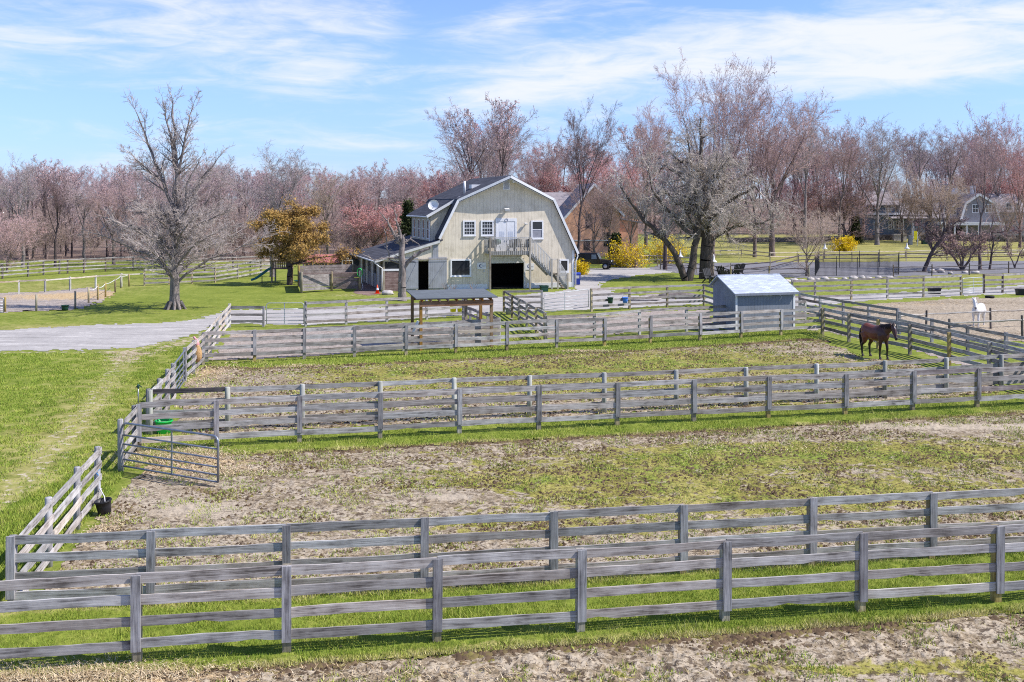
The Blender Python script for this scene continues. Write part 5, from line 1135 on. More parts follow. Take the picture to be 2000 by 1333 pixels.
# ---------------------------------------------------------------- dark chairs under the big trunk
def lounge_chair():
    rt = thing('garden_chair', '', 'chair', (0, 0, 0)); m = M['blackplastic']
    MB().slab([(-.3, -.30, .42), (.3, -.30, .42), (.3, .28, .34), (-.3, .28, .34)], .03).build('seat', m, rt)
    mb = MB()
    for k in range(5): mb.beam((-.24 + .12 * k, .27, .32), (-.30 + .15 * k, .52, 1.08 - .03 * abs(k - 2)), .11, .025, up=(0, 1, 0))
    mb.build('backrest', m, rt)
    for a in (-1, 1):
        MB().b2((a * .36 - .07, -.36, .56), (a * .36 + .07, .36, .59)).build('armrest', m, rt)
        MB().b2((a * .34 - .05, -.32, 0), (a * .34 + .05, -.27, .56)).build('leg', m, rt); MB().beam((a * .33, .1, .36), (a * .33, .58, 0), .03, .09).build('leg', m, rt)
    return rt
ch = lounge_chair(); first = True
for px, py, rz, lab in ((1388, 553, .5, 'black slatted garden chair left of the thick grey trunk'), (1409, 556, -2.7, 'black garden chair in front of the trunk, its back to the barn'), (1413, 546, 2.4, 'black garden chair right behind the nearer one by the trunk'),
                        (1434, 541, 3.6, 'dark purple-black garden chair beside the riding ring rails'), (1441, 540, 3.9, 'farther dark garden chair beside the riding ring rails')):
    p = G(px, py)
    if first: ch.location = p; ch.rotation_euler = (0, 0, rz); ch['label'] = lab; ch['group'] = 'dark garden chairs'; first = False; r = ch
    else: r = dup(ch, p, rz, lab)
    r.scale = (1.25, 1.25, 1.25)
rt = thing('fire_bowl', 'low fire bowl with pale rim among the dark garden chairs', 'fire bowl', G(1398, 550)); MB().lathe([(.2, .0), (.22, .25), (.5, .32), (.55, .45), (.5, .45), (.2, .34)], n=16).build('bowl', M['blackplastic'], rt, True); MB().tube([(.55 * math.cos(k * .5236), .55 * math.sin(k * .5236), .46) for k in range(12)], .03, 6, closed=True).build('rim', M['stone'], rt, True)
# pointed white bird feeders on the rails
for px, py, lab in ((1328, 525, 'white cone-topped post light on the pale paddock rails'), (1393, 537, 'white cone-topped post light right of the thick grey trunk'), (1610, 506, 'white cone-topped post light in the far field above the net pen'), (1770, 505, 'white cone-topped post light in the far field, right of the yellow bush')):
    p = G(px, py); rt = thing('post_light', lab, 'post light', p + Vector((0, -.25, 0)), 0, 'white cone-topped post lights'); MB().tube([(0, 0, 0), (0, 0, 1.35)], .05, 8).build('post', M['post_tan'], rt)
    MB().lathe([(.38, 1.32), (.30, 1.42), (.14, 1.58), (.09, 1.9), (.02, 2.15)], n=12, cap1=True).build('cone_cap', M['white'], rt, True)
# black net pen
P4 = [G(1592, 540), G(1755, 537), G(1756, 522), G(1600, 524)]; rt = thing('net_pen', 'pen of black netting on thin stakes beside the riding ring', 'pen', P4[0]); hN = 1.75
for a, b in zip(P4, P4[1:] + P4[:1]):
    n = max(2, int((b - a).length / 2.2))
    for k in range(n): p = a.lerp(b, k / n) - P4[0]; MB().tube([p, p + Vector((0, 0, hN + R_.uniform(0, .35)))], .035, 6).build('stake', M['net'], rt)
    mb = MB(); d = b - a; L = d.length; m_ = int(L / .13)
    for k in range(m_): p = a.lerp(b, k / m_) - P4[0]; mb.box(p + Vector((0, 0, hN / 2 - .1)), (.014, .014, hN - .2))
    for k in range(12): z = .08 + (hN - .25) * k / 11; mb.beam(a - P4[0] + Vector((0, 0, z)), b - P4[0] + Vector((0, 0, z)), .014, .014)
    mb.build('netting', M['net'], rt)

# ---------------------------------------------------------------- black off-road vehicle
p = G(1161, 526); rt = thing('off_road_vehicle', 'black boxy off-road vehicle parked behind the barn, facing right', 'car', p, rad(-14))
mb = MB(); hw = .80
mb.hexa([(-2.05, -hw, .55), (.72, -hw, .55), (.72, hw, .55), (-2.05, hw, .55)], [(-2.08, -hw, 1.12), (.72, -hw, 1.12), (.72, hw, 1.12), (-2.08, hw, 1.12)])
mb.hexa([(.72, -hw * .86, .6), (2.0, -hw * .74, .6), (2.0, hw * .74, .6), (.72, hw * .86, .6)], [(.72, -hw * .86, 1.16), (1.95, -hw * .70, 1.05), (1.95, hw * .70, 1.05), (.72, hw * .86, 1.16)])
mb.build('body', M['carpaint'], rt)
mb = MB(); mb.hexa([(-2.05, -hw + .03, 1.121), (.70, -hw + .03, 1.121), (.70, hw - .03, 1.121), (-2.05, hw - .03, 1.121)], [(-1.98, -hw + .12, 1.78), (.38, -hw + .12, 1.78), (.38, hw - .12, 1.78), (-1.98, hw - .12, 1.78)]); mb.build('cabin', M['carpaint'], rt)
MB().hexa([(-2.03, -hw + .08, 1.781), (.42, -hw + .08, 1.781), (.42, hw - .08, 1.781), (-2.03, hw - .08, 1.781)], [(-1.98, -hw + .14, 1.86), (.34, -hw + .14, 1.86), (.34, hw - .14, 1.86), (-1.98, hw - .14, 1.86)]).build('roof', M['carpaint'], rt)
M['carglass'] = plain('pale_car_glass', (.20, .24, .28), .06, .15, 2, 0, 0, .6)
for sd in (-1, 1):
    for x0, x1, mt in ((-.22, .40, 'carglass'), (-1.0, -.32, 'glass'), (-1.85, -1.1, 'glass')):
        y0 = sd * (hw - .045); y1 = sd * (hw - .105); MB().hexa([(x0, y0 - .008, 1.18), (x1, y0 - .008, 1.18), (x1, y0 + .008, 1.18), (x0, y0 + .008, 1.18)], [(x0, y1 - .008, 1.68), (x1 - .12, y1 - .008, 1.68), (x1 - .12, y1 + .008, 1.68), (x0, y1 + .008, 1.68)]).build('side_window', M[mt], rt)
    MB().b2((-.28, sd * hw - .012, .62), (.66, sd * hw + .012, 1.10)).build('door', M['carpaint'], rt); MB().box((.62, sd * (hw + .16), 1.2), (.10, .22, .18)).build('mirror', M['carpaint'], rt)
    for x in (-1.35, 1.38):
        w = MB().lathe([(.30, -.13), (.38, -.11), (.39, 0), (.38, .11), (.30, .13)], n=20, cap1=True).build('wheel', M['rubber'], rt, True, loc=(x, sd * (hw - .02), .39), rot=(rad(90), 0, 0)); MB().lathe([(.0, -.145), (.2, -.14), (.22, -.12), (.22, .12), (.2, .14), (.0, .145)], n=14, cap0=False).build('rim', M['chrome'], w, True)
        mb = MB(); pr = [(x - .58, .62), (x - .44, .92), (x + .44, .92), (x + .60, .66)]
        for a, b in zip(pr, pr[1:]): mb.beam((a[0], sd * (hw + .02), a[1]), (b[0], sd * (hw + .02), b[1]), .30, .06)
        mb.build('fender', M['rubber'], rt)
    MB().lathe([(.11, 0), (.11, .03), (.06, .05)], n=14, cap1=True).build('headlight', M['white'], rt, True, loc=(2.0, sd * .40, .92), rot=(0, rad(90), 0))
MB().hexa([(.70, -hw + .14, 1.165), (.73, -hw + .14, 1.165), (.73, hw - .14, 1.165), (.70, hw - .14, 1.165)], [(.40, -hw + .16, 1.76), (.43, -hw + .16, 1.76), (.43, hw - .16, 1.76), (.40, hw - .16, 1.76)]).build('windscreen', M['carglass'], rt)
mb = MB(); mb.b2((2.001, -.42, .66), (2.03, .42, 1.02)); mb.build('grille', M['rubber'], rt); MB().b2((2.05, -.78, .50), (2.30, .78, .68)).build('bumper', M['rubber'], rt)
MB().lathe([(.36, 0), (.37, .1), (.30, .2)], n=18, cap1=True).build('spare_wheel', M['rubber'], rt, True, loc=(-2.08, 0, 1.0), rot=(0, rad(-90), 0))
# things on the balcony
def patio(label, u, v, rz, sc=1.0):
    r = dup(ch, bw(u, v, za), BA + rz, label, 'dark seats on the barn balcony'); r.scale = (sc, sc, sc); return r
patio('black patio chair on the balcony right of the white doors, left one', bl(1000, 480, -.8)[0], -.7, 3.1, .95); patio('black patio chair on the balcony right of the white doors, middle one', bl(1012, 480, -.8)[0], -.6, 2.9, 1.0); patio('dark patio chair at the right end of the balcony by the stairs', bl(1028, 480, -.8)[0], -.6, 3.3, .95)
patio('brown-black patio chair at the left end of the balcony', bl(961, 480, -.8)[0], -.6, 3.0, .95)
gb = thing('kettle_grill', 'dark round kettle grill on the balcony left of the white doors', 'grill', bw(bl(972, 480, -.8)[0], -.8, za), BA)
MB().lathe([(.02, .55), (.22, .6), (.30, .78), (.31, .8), (.22, 1.0), (.02, 1.06)], n=16).build('bowl', M['darkgreen'], gb, True)
for k in range(3): MB().tube([(.12 * math.cos(k * 2.1), .12 * math.sin(k * 2.1), .62), (.28 * math.cos(k * 2.1), .28 * math.sin(k * 2.1), 0)], .02, 6).build('leg', M['chrome'], gb)
# bare twiggy plants at the barn foot
for px, sd in ((886, 1), (925, 2), (872, 3)):
    g_ = random.Random(sd); rt = thing('dry_plant', {1: 'dry twiggy plant below the big ground floor window', 2: 'dry twiggy plant left of the garage opening under the sign', 3: 'reddish dry twigs at the foot of the grey sliding door'}[sd], 'plant', G(px, 571) + Vector((0, -.5, 0)))
    mb = MB()
    for i in range(16): a = g_.uniform(0, 6.28); l = g_.uniform(.3, .9); mb.tube([(0, 0, 0), (.25 * l * math.cos(a), .2 * l * math.sin(a), l * .5), (.55 * l * math.cos(a), .3 * l * math.sin(a), l)], .011, 4)
    mb.build('twigs', M['plank'], rt)
# ================================================================ TREES
def tubes_np(S, n):
    """S rows: p0(3) p1(3) r0 r1 -> quads"""
    S = np.asarray(S, float); m = len(S); p0, p1 = S[:, 0:3], S[:, 3:6]; d = p1 - p0
    d /= np.linalg.norm(d, axis=1, keepdims=True) + 1e-9
    ref = np.where(np.abs(d[:, 2:3]) < .9, np.array([[0, 0, 1.]]), np.array([[1., 0, 0]]))
    u = np.cross(d, ref); u /= np.linalg.norm(u, axis=1, keepdims=True) + 1e-9; w = np.cross(d, u)
    a = np.arange(n) * 2 * np.pi / n; V = np.empty((m, 2, n, 3))
    for k in range(n):
        off = u * math.cos(a[k]) + w * math.sin(a[k])
        V[:, 0, k] = p0 + off * S[:, 6:7]; V[:, 1, k] = p1 + off * S[:, 7:8]
    base = np.arange(m)[:, None] * 2 * n; k = np.arange(n); k1 = (k + 1) % n
    F = np.stack([base + k, base + k1, base + n + k1, base + n + k], 2).reshape(-1, 4)
    return V.reshape(-1, 3), F

def nrm(v):
    l = math.sqrt(v[0] ** 2 + v[1] ** 2 + v[2] ** 2) + 1e-9; return (v[0] / l, v[1] / l, v[2] / l)
def perp_dir(d, ang, az):
    ref = (0, 0, 1) if abs(d[2]) < .9 else (1, 0, 0)
    u = nrm((d[1] * ref[2] - d[2] * ref[1], d[2] * ref[0] - d[0] * ref[2], d[0] * ref[1] - d[1] * ref[0]))
    w = (d[1] * u[2] - d[2] * u[1], d[2] * u[0] - d[0] * u[2], d[0] * u[1] - d[1] * u[0])
    c, s = math.cos(ang), math.sin(ang); ca, sa = math.cos(az), math.sin(az)
    return nrm(tuple(d[i] * c + (u[i] * ca + w[i] * sa) * s for i in range(3)))

class Grower:
    def __init__(g, seed, nseg=(7, 7, 5, 4, 3), nch=(10, 7, 6, 4, 0), ang=(.9, .75, .75, .8, .8), ratio=(.55, .5, .5, .5), curl=(.05, .12, .16, .22, .3),
                 trop=(.02, .05, .05, .04, .02), rtw=.012, maxlev=4, rfac=.5, start=(.25, .2, .15, .1), thr=.035):
        g.r = random.Random(seed); g.big = []; g.fine = []; g.tips = []
        g.nseg, g.nch, g.ang, g.ratio, g.curl, g.trop, g.rtw, g.maxlev, g.rfac, g.start, g.thr = nseg, nch, ang, ratio, curl, trop, rtw, maxlev, rfac, start, thr
    def seg(g, p, q, r0, r1):
        (g.big if r0 > g.thr else g.fine).append((*p, *q, max(r0, g.rtw * .8), max(r1, g.rtw * .55)))
    def branch(g, p, d, L, r, lev, taper=.3):
        R = g.r; n = g.nseg[lev]; st = L / n; az = R.uniform(0, 6.28)
        for i in range(n):
            c = g.curl[lev]
            d = nrm((d[0] + R.gauss(0, c), d[1] + R.gauss(0, c), d[2] + R.gauss(0, c * .8) + g.trop[lev]))
            q = (p[0] + d[0] * st, p[1] + d[1] * st, p[2] + d[2] * st)
            ra = r * (1 - i / n * (1 - taper)); rb = r * (1 - (i + 1) / n * (1 - taper)); g.seg(p, q, ra, rb)
            if lev < g.maxlev and (i + 1) / n > g.start[lev]:
                k = g.nch[lev] / n / (1 - g.start[lev]); k = int(k) + (R.random() < k - int(k))
                for _ in range(k):
                    az += 2.4 + R.uniform(-.5, .5); f = (i + R.random()) / n; o = R.random()
                    s = (p[0] + (q[0] - p[0]) * o, p[1] + (q[1] - p[1]) * o, p[2] + (q[2] - p[2]) * o)
                    g.branch(s, perp_dir(d, g.ang[lev] * R.uniform(.7, 1.25), az), L * g.ratio[lev] * (1.15 - .6 * f) * R.uniform(.7, 1.2), max(rb * g.rfac * R.uniform(.7, 1.2), g.rtw), lev + 1)
            p = q
        if lev >= g.maxlev - 1: g.tips.append((*p, *d))
    def stem(g, pts, lev=1, nch=8, ang=.9, lfac=.45, minz=0, up=0.0):
        """hand placed limb: pts (x,y,z,r); side branches grown along it"""
        R = g.r; tot = sum(math.dist(a[:3], b[:3]) for a, b in zip(pts, pts[1:])); run = 0; az = R.uniform(0, 6.28)
        for a, b in zip(pts, pts[1:]):
            l = math.dist(a[:3], b[:3]); d = nrm(tuple(b[i] - a[i] for i in range(3))); n = 3; prev = a[:3]
            for k in range(n):
                u = (k + 1) / n; j = .03 * l if k < n - 1 else 0
                q = tuple(a[i] + (b[i] - a[i]) * u + R.gauss(0, j) for i in range(3))
                g.seg(prev, q, a[3] + (b[3] - a[3]) * k / n, a[3] + (b[3] - a[3]) * u); prev = q
            m = nch * l / tot; m = int(m) + (R.random() < m - int(m))
            for _ in range(m):
                u = R.random(); p = tuple(a[i] + (b[i] - a[i]) * u for i in range(3))
                if p[2] < minz: continue
                az += 2.4 + R.uniform(-.6, .6); f = (run + u * l) / tot; rr = a[3] + (b[3] - a[3]) * u
                dd = perp_dir(d, ang * R.uniform(.7, 1.2), az); dd = nrm((dd[0], dd[1], dd[2] + up))
                g.branch(p, dd, tot * lfac * (1.1 - .65 * f) * R.uniform(.7, 1.2), max(min(rr * .5, .11), g.rtw), lev)
            run += l
        e = pts[-1]; d = nrm(tuple(pts[-1][i] - pts[-2][i] for i in range(3)))
        g.branch(e[:3], d, tot * lfac * .5, e[3], lev + 1 if lev + 1 <= g.maxlev else g.maxlev)

def tuft_faces(tips, rng, per, size, back=.5, spread=.1, elong=1.6, up=0.0):
    T = np.asarray(tips, float); T = np.repeat(T, per, 0); n = len(T)
    c = T[:, :3] - T[:, 3:6] * (rng.rand(n, 1) * back) + rng.randn(n, 3) * spread
    a = rng.randn(n, 3) + T[:, 3:6] * .8; a[:, 2] += up; a /= np.linalg.norm(a, axis=1, keepdims=True); b = np.cross(a, rng.randn(n, 3)); b /= np.linalg.norm(b, axis=1, keepdims=True)
    s = size * (.6 + .8 * rng.rand(n, 1))
    V = np.stack([c - a * s * elong / 2, c + b * s / 2, c + a * s * elong / 2, c - b * s / 2], 1)
    return V.reshape(-1, 3), np.arange(n * 4).reshape(-1, 4)

def tree_mats(name, bark_c, twig_c, bud_c):
    def one(nm, c, var=.35, sc=2.0):
        m, t = new(nm); v = obvec(t); inf = t('ShaderNodeObjectInfo').outputs['Random']
        n = t.noise(v, sc, 4)
        col = t.ramp(n, [(.32, tuple(x * (1 - var) for x in c)), (.68, tuple(min(1, x * (1 + var)) for x in c))])
        hs = t('ShaderNodeHueSaturation'); t.link(col, hs.inputs['Color']); t.link(t.math('ADD', t.math('MULTIPLY', inf, .4), .8), hs.inputs['Value'])
        t.finish(hs.outputs[0], .9, None, spec=.1); return m
    return (bark(name + '_bark', tuple(x * .45 for x in bark_c), bark_c, 7), one(name + '_twig', twig_c), one(name + '_bud', bud_c, .4, 1.2))
TM = {
 'grey': tree_mats('grey', (.27, .235, .23), (.35, .30, .30), (.36, .30, .31)),
 'rose': tree_mats('rose', (.23, .18, .17), (.42, .30, .285), (.53, .345, .345)),
 'red': tree_mats('red', (.24, .17, .16), (.45, .27, .255), (.62, .285, .285)),
 'mauve': tree_mats('mauve', (.22, .185, .185), (.36, .285, .285), (.43, .325, .335)),
 'tan': tree_mats('tan', (.24, .19, .16), (.44, .345, .29), (.52, .39, .33)),
 'lichen': tree_mats('lichen', (.15, .12, .10), (.42, .365, .325), (.44, .385, .335)),
 'dark': tree_mats('dark', (.13, .10, .10), (.16, .115, .115), (.25, .15, .155)),
 'pale': tree_mats('pale', (.30, .255, .235), (.42, .36, .335), (.33, .27, .26)),
 'brush': tree_mats('brush', (.24, .18, .165), (.34, .255, .23), (.30, .2, .18)),
}
class Proto:
    """trunk mesh + crown mesh, shared by every copy"""
    def __init__(s, g, buds=2, bsize=.06, rng=None, bback=.6, bspread=.08):
        V, F = tubes_np(g.big, 7); s.trunk = (V, F)
        V2, F2 = tubes_np(g.fine, 3); fm = np.zeros(len(F2), int)
        if buds:
            V3, F3 = tuft_faces(g.tips, rng or np.random.RandomState(1), buds, bsize, bback, bspread)
            F2 = np.concatenate([F2, F3 + len(V2)]); V2 = np.concatenate([V2, V3]); fm = np.concatenate([fm, np.ones(len(F3), int)])
        s.crown = (V2, F2, fm); s.cache = {}
        s.h = max(V2[:, 2].max(), V[:, 2].max()); a = np.abs(V2[:, 0]); s.w = 2 * np.percentile(a, 97)
    def place(s, label, loc, kind, height, width=None, rz=0.0, group=None, name='tree', cat='tree'):
        if kind not in s.cache:
            tm = TM[kind]
            t = npmesh('trunk', *s.trunk, tm[0], smooth=True); c = npmesh('crown', s.crown[0], s.crown[1], [tm[1], tm[2]], s.crown[2])
            s.cache[kind] = (t, c); first = True
        else: first = False
        root = thing(name, label, cat, loc, rz, group); sz = height / s.h; sx = (width / s.w) if width else sz
        if width is not None and width < 3: sx = width
        root.scale = (sx, sx, sz)
        for k in (0, 1):
            o = s.cache[kind][k]
            if not first: o = o.copy(); COL.objects.link(o)
            o.parent = root
        return root
def vase(seed, Ht=16, fork=.26, lead=7, spread=.42, r0=.27, nch=(6, 9, 7, 6, 0), low=4, rtw=.0135, curl=(.04, .07, .13, .2, .28), trop=(.02, .06, .06, .05, .03), ratio=(.5, .44, .5, .55), lfac=1.0, ang=(.85, .6, .6, .68, .8), lean=0.0):
    g = Grower(seed, nch=nch, rtw=rtw, curl=curl, trop=trop, ratio=ratio, ang=ang, start=(.3, .18, .12, .1), rfac=.42, thr=.042); R = g.r
    zf = Ht * fork; x = lean * zf
    g.seg((0, 0, -.3), (0, 0, .5), r0 * 1.45, r0 * 1.08); p = (0, 0, .5)
    n = 5; pts = [p]
    for i in range(n):
        q = (x * (i + 1) / n + R.gauss(0, .04), R.gauss(0, .04), .5 + (zf - .5) * (i + 1) / n); g.seg(p, q, r0 * (1.08 - .25 * i / n), r0 * (1.08 - .25 * (i + 1) / n)); p = q; pts.append(q)
    for i in range(low):
        z = zf * R.uniform(.6, 1); d = perp_dir((0, 0, 1), R.uniform(.95, 1.3), R.uniform(0, 6.28)); g.branch((x * z / zf, 0, z), d, Ht * R.uniform(.2, .3), r0 * .2, 2)
    a0 = R.uniform(0, 6.28)
    # leaders leave the trunk at different heights; the axis carries on
    top = p
    for i in range(3):
        q = (top[0] + R.gauss(0, .15), top[1] + R.gauss(0, .15), top[2] + Ht * .07); g.seg(top, q, r0 * (.78 - .12 * i), r0 * (.66 - .12 * i)); pts.append(q); top = q
    for i in range(lead):
        sp = spread * R.uniform(.6, 1.2) if i else spread * .12
        b = pts[-1] if i < 3 else pts[-1 - R.randrange(0, 4)]
        d = perp_dir((0, 0, 1), sp, a0 + i * 2.4 + R.uniform(-.3, .3))
        g.branch(b, d, (Ht - b[2]) * R.uniform(.82, 1.0) * lfac / max(.8, math.cos(sp)), r0 * R.uniform(.28, .40), 1, .12)
    return g
RN = np.random.RandomState(11)
PV = [Proto(vase(21, 16, .22, 7, .46), 1, .05, RN), Proto(vase(22, 18, .26, 6, .36), 1, .05, RN), Proto(vase(23, 15, .18, 9, .58, low=6), 1, .05, RN),
      Proto(vase(24, 20, .34, 5, .33, low=3), 1, .05, RN), Proto(vase(25, 14, .15, 9, .60), 1, .055, RN), Proto(vase(26, 17, .30, 5, .40), 1, .05, RN)]
PB = [Proto(vase(31, 11, .12, 9, .62, low=5, rtw=.015, r0=.2), 2, .065, RN), Proto(vase(32, 10, .15, 8, .52, low=5, rtw=.015, r0=.2), 2, .065, RN)]

def tree_at(P, label, px, base, top, wpx, kind, rz=0.0, group=None, name='tree'):
    p = G(px, base); s = SS(base); p.z = float(terrain(p.x, p.y)) - .05
    ht = H - p.z + (HY - top) / s; P.place(label, p, kind, ht, wpx / s, rz, group, name)
WG = 'bare trees at the edge of the left wood'
RG = 'bare budding trees behind the barn'
FG = 'bare trees along the far field'
for a in [
 (PV[1], 'tall dark forked tree right at the barn right slope, before the orange house', 1131, 522, 184, 135, 'dark', 2.9, RG),
 (PV[4], 'wide bare rose tree covering the middle of the orange house', 1160, 508, 330, 130, 'rose', .3, RG),
 (PV[5], 'thin tan tree before the right half of the orange house', 1190, 506, 352, 80, 'tan', 1.0, RG),
 (PV[0], 'tan twiggy tree between the orange house and the crooked grey tree', 1232, 508, 330, 100, 'tan', 2.0, RG),
 (PV[5], 'grey-rose tree just left of the pale field tree by the yellow roadside bush', 1604, 476, 232, 90, 'rose', 2.7, FG),
 (PV[0], 'rose tree right behind the dark-limbed tree at the slate-blue house', 1686, 474, 238, 110, 'rose', .6, FG),
 (PV[2], 'tan bushy tree covering the right side of the slate-blue house', 1762, 476, 300, 110, 'tan', 1.9, FG),
 (PV[4], 'tan bushy tree in front of the left wing of the grey gambrel house', 1838, 478, 330, 110, 'tan', .4, FG),
 (PV[2], 'rose bare tree standing over the roof of the grey gambrel house', 1890, 468, 244, 120, 'rose', 1.2, FG),
 (PV[5], 'mauve bare tree over the right wing of the grey gambrel house', 1952, 470, 236, 100, 'mauve', 2.2, FG),
 (PV[4], 'low bushy tree before the right wing of the grey gambrel house', 1968, 486, 372, 90, 'tan', 2.9, FG),
 (PV[1], 'tall bare forked tree in the left wood, its crown highest at the left edge', 45, 523, 293, 130, 'grey', .3, WG),
 (PV[5], 'dark many-stemmed tree right of the tall forked tree in the left wood', 108, 521, 332, 80, 'dark', 1.1, WG),
 (PV[3], 'slim dark-trunked bare tree in the left wood, rose tinted crown', 165, 520, 342, 80, 'mauve', 2.0, WG),
 (PV[0], 'pinkish bare tree at the left wood edge, just left of the big lawn tree', 222, 518, 350, 110, 'rose', .7, WG),
 (PB[0], 'low reddish-brown brushy tree at the far left edge of the wood', 14, 533, 412, 130, 'rose', .2, WG),
 (PV[2], 'broad mauve domed tree directly behind the big bare lawn tree', 352, 526, 282, 300, 'mauve', 1.4, None),
 (PV[0], 'bare vase-shaped tree with several leaders rising behind the golden cedar', 532, 541, 268, 175, 'grey', 2.2, None),
 (PV[1], 'tan bare tree right of the golden cedar with orange-tinted crown', 640, 515, 318, 120, 'tan', .9, RG),
 (PV[3], 'thin grey-pink tree behind the stable row, second right of the cedar', 700, 512, 322, 100, 'rose', 1.9, RG),
 (PV[0], 'grey-mauve bare tree just left of the barn roof', 778, 508, 314, 125, 'mauve', .1, RG),
 (PB[1], 'short wine-red budding tree with dark trunk behind the plank pen', 722, 512, 388, 120, 'red', .5, RG),
 (PV[4], 'large many-limbed bare tree rising behind the barn ridge', 938, 486, 188, 205, 'mauve', .6, RG),
 (PB[0], 'rose-red budding tree low behind the left end of the barn roof', 862, 492, 322, 170, 'red', 1.9, RG),
 (PV[2], 'pale mauve bare tree behind the right slope of the barn roof', 1062, 484, 245, 120, 'rose', 2.6, RG),
 (PB[1], 'bright coral-red budding tree low behind the barn right slope', 1105, 484, 318, 130, 'red', .8, RG),
 (PB[0], 'coral-red budding tree above the house under construction', 1215, 480, 288, 160, 'red', 2.9, RG),
 (PV[0], 'mauve bare tree between the coral-red tree and the tallest maple', 1262, 486, 184, 125, 'rose', 1.2, RG),
 (PV[4], 'tallest bare maple of the photo with silvery-tipped crown', 1392, 505, 88, 215, 'rose', .4, RG),
 (PV[2], 'second tall silvery-tipped maple, right of the tallest one', 1474, 503, 118, 190, 'rose', 1.7, RG),
 (PV[0], 'broad bare maple with thick dark trunk at the near edge of the far field', 1508, 500, 150, 190, 'rose', 2.4, FG),
 (PV[5], 'grey fine-twigged tree right of the silvery maples', 1572, 486, 184, 110, 'grey', .9, FG),
 (PV[1], 'bare grey tree with pink lower crown above the yellow roadside bush', 1640, 484, 220, 115, 'rose', 2.1, FG),
 (PV[0], 'dark-limbed bare tree standing in front of the slate-blue house', 1713, 480, 216, 150, 'grey', 1.0, FG),
 (PV[3], 'slim bare tree with a narrow crown right of the slate-blue house', 1800, 470, 232, 80, 'grey', .1, FG),
 (PV[3], 'narrow twin-stemmed bare tree left of the grey gambrel house', 1852, 474, 236, 95, 'mauve', 2.6, FG),
 (PV[1], 'dark-trunked bare tree in front of the grey gambrel house', 1914, 527, 228, 130, 'rose', 1.6, FG),
 (PV[2], 'red-tinted bare tree at the right edge of the picture, tallest there', 1992, 484, 200, 150, 'red', .5, FG),
 (PB[0], 'pink brushy tree low between the two far houses', 1792, 476, 350, 110, 'tan', .3, FG),
 (PB[1], 'rose brushy tree low behind the yellow roadside bush', 1650, 478, 340, 130, 'rose', 2.0, FG),
 (PB[0], 'rose brushy tree behind the thick-trunked field maple', 1560, 476, 330, 130, 'red', 1.0, FG),
 (PB[1], 'mauve brushy tree behind the grey gambrel house', 1965, 468, 320, 140, 'red', 1.5, FG),
 (PV[4], 'small bare field tree right of the thick maple trunk', 1576, 540, 398, 130, 'tan', .2, FG)]:
    tree_at(*a)

# --- the big lawn tree
g = Grower(77, nch=(8, 9, 7, 5, 0), rtw=.012, curl=(.04, .10, .15, .22, .3), trop=(.02, .03, .05, .05, .04), ratio=(.5, .45, .5, .5), ang=(.8, .7, .65, .7, .8), start=(.2, .18, .1, .1)); R = g.r
for k in range(9):
    a = k * .7 + R.uniform(-.2, .2); g.seg((.75 * math.cos(a), .75 * math.sin(a), -.05), (.38 * math.cos(a), .38 * math.sin(a), .55), .10, .14)
tr = [(0, 0, -.2, .60), (0, 0, .25, .44), (-.03, 0, 1.0, .36), (.0, 0, 2.2, .335), (.08, .02, 4.5, .27), (.15, 0, 7, .19), (.12, .05, 9.5, .15), (.02, .05, 11.5, .10), (-.1, 0, 13.5, .08), (-.15, 0, 15.2, .035)]
for a, b in zip(tr[:4], tr[1:4]): g.seg(a[:3], b[:3], a[3], b[3])
g.stem(tr[3:], 2, 16, .8, .22, 3.0, .15)
for pts, n in [([(.1, .02, 6.6, .13), (-.9, .1, 9.2, .10), (-1.8, .3, 11.4, .09), (-2.6, .2, 13.6, .05), (-3.1, .2, 14.8, .02)], 16), ([(-.9, .1, 9.2, .075), (-2.2, -.3, 10.4, .06), (-3.5, -.6, 11.6, .02)], 11),
               ([(.12, .05, 9.6, .10), (.7, -.2, 11.8, .09), (1.1, -.3, 13.6, .05), (1.5, -.3, 15.1, .02)], 14), ([(.12, .05, 9.9, .12), (-.4, .5, 12, .08), (-.9, .6, 14, .05), (-1.1, .6, 15.4, .02)], 13),
               ([(.1, .02, 5.5, .13), (1.0, .3, 7.8, .09), (2.2, .4, 10, .06), (3.2, .5, 11.3, .02)], 11), ([(.1, .0, 5.0, .14), (.9, -.6, 7, .10), (1.1, -.9, 9, .07), (2.2, -1.2, 11, .02)], 11)]:
    g.stem(pts, 2, int(n * 1.15), .75, .34, 0, .1)
for i in range(21):          # long low limbs that dip and rise again
    z = 1.9 + 4.6 * (i / 21) + R.uniform(-.15, .15); a = i * 2.4 + R.uniform(-.25, .25); L = R.uniform(5.6, 7.2) * (1 - .022 * i); c, s = math.cos(a), math.sin(a); r = R.uniform(.075, .115); e = R.uniform(.25, .45)
    g.stem([(.2 * c, .2 * s, z, r), (L * .35 * c, L * .35 * s, z + L * .18 + e, r * .7), (L * .7 * c, L * .7 * s, z + L * .32 + e, r * .45), (L * c, L * s, z + L * .42 + e, r * .2)], 2, 12, .7, .36, 0, .05)
P = Proto(g, 0, .05, RN); lawn_s = SS(605)
P.place('big solitary bare tree on the lawn at left, low limbs spreading wide', G(342, 604), 'pale', H + (HY - 160) / lawn_s, None)

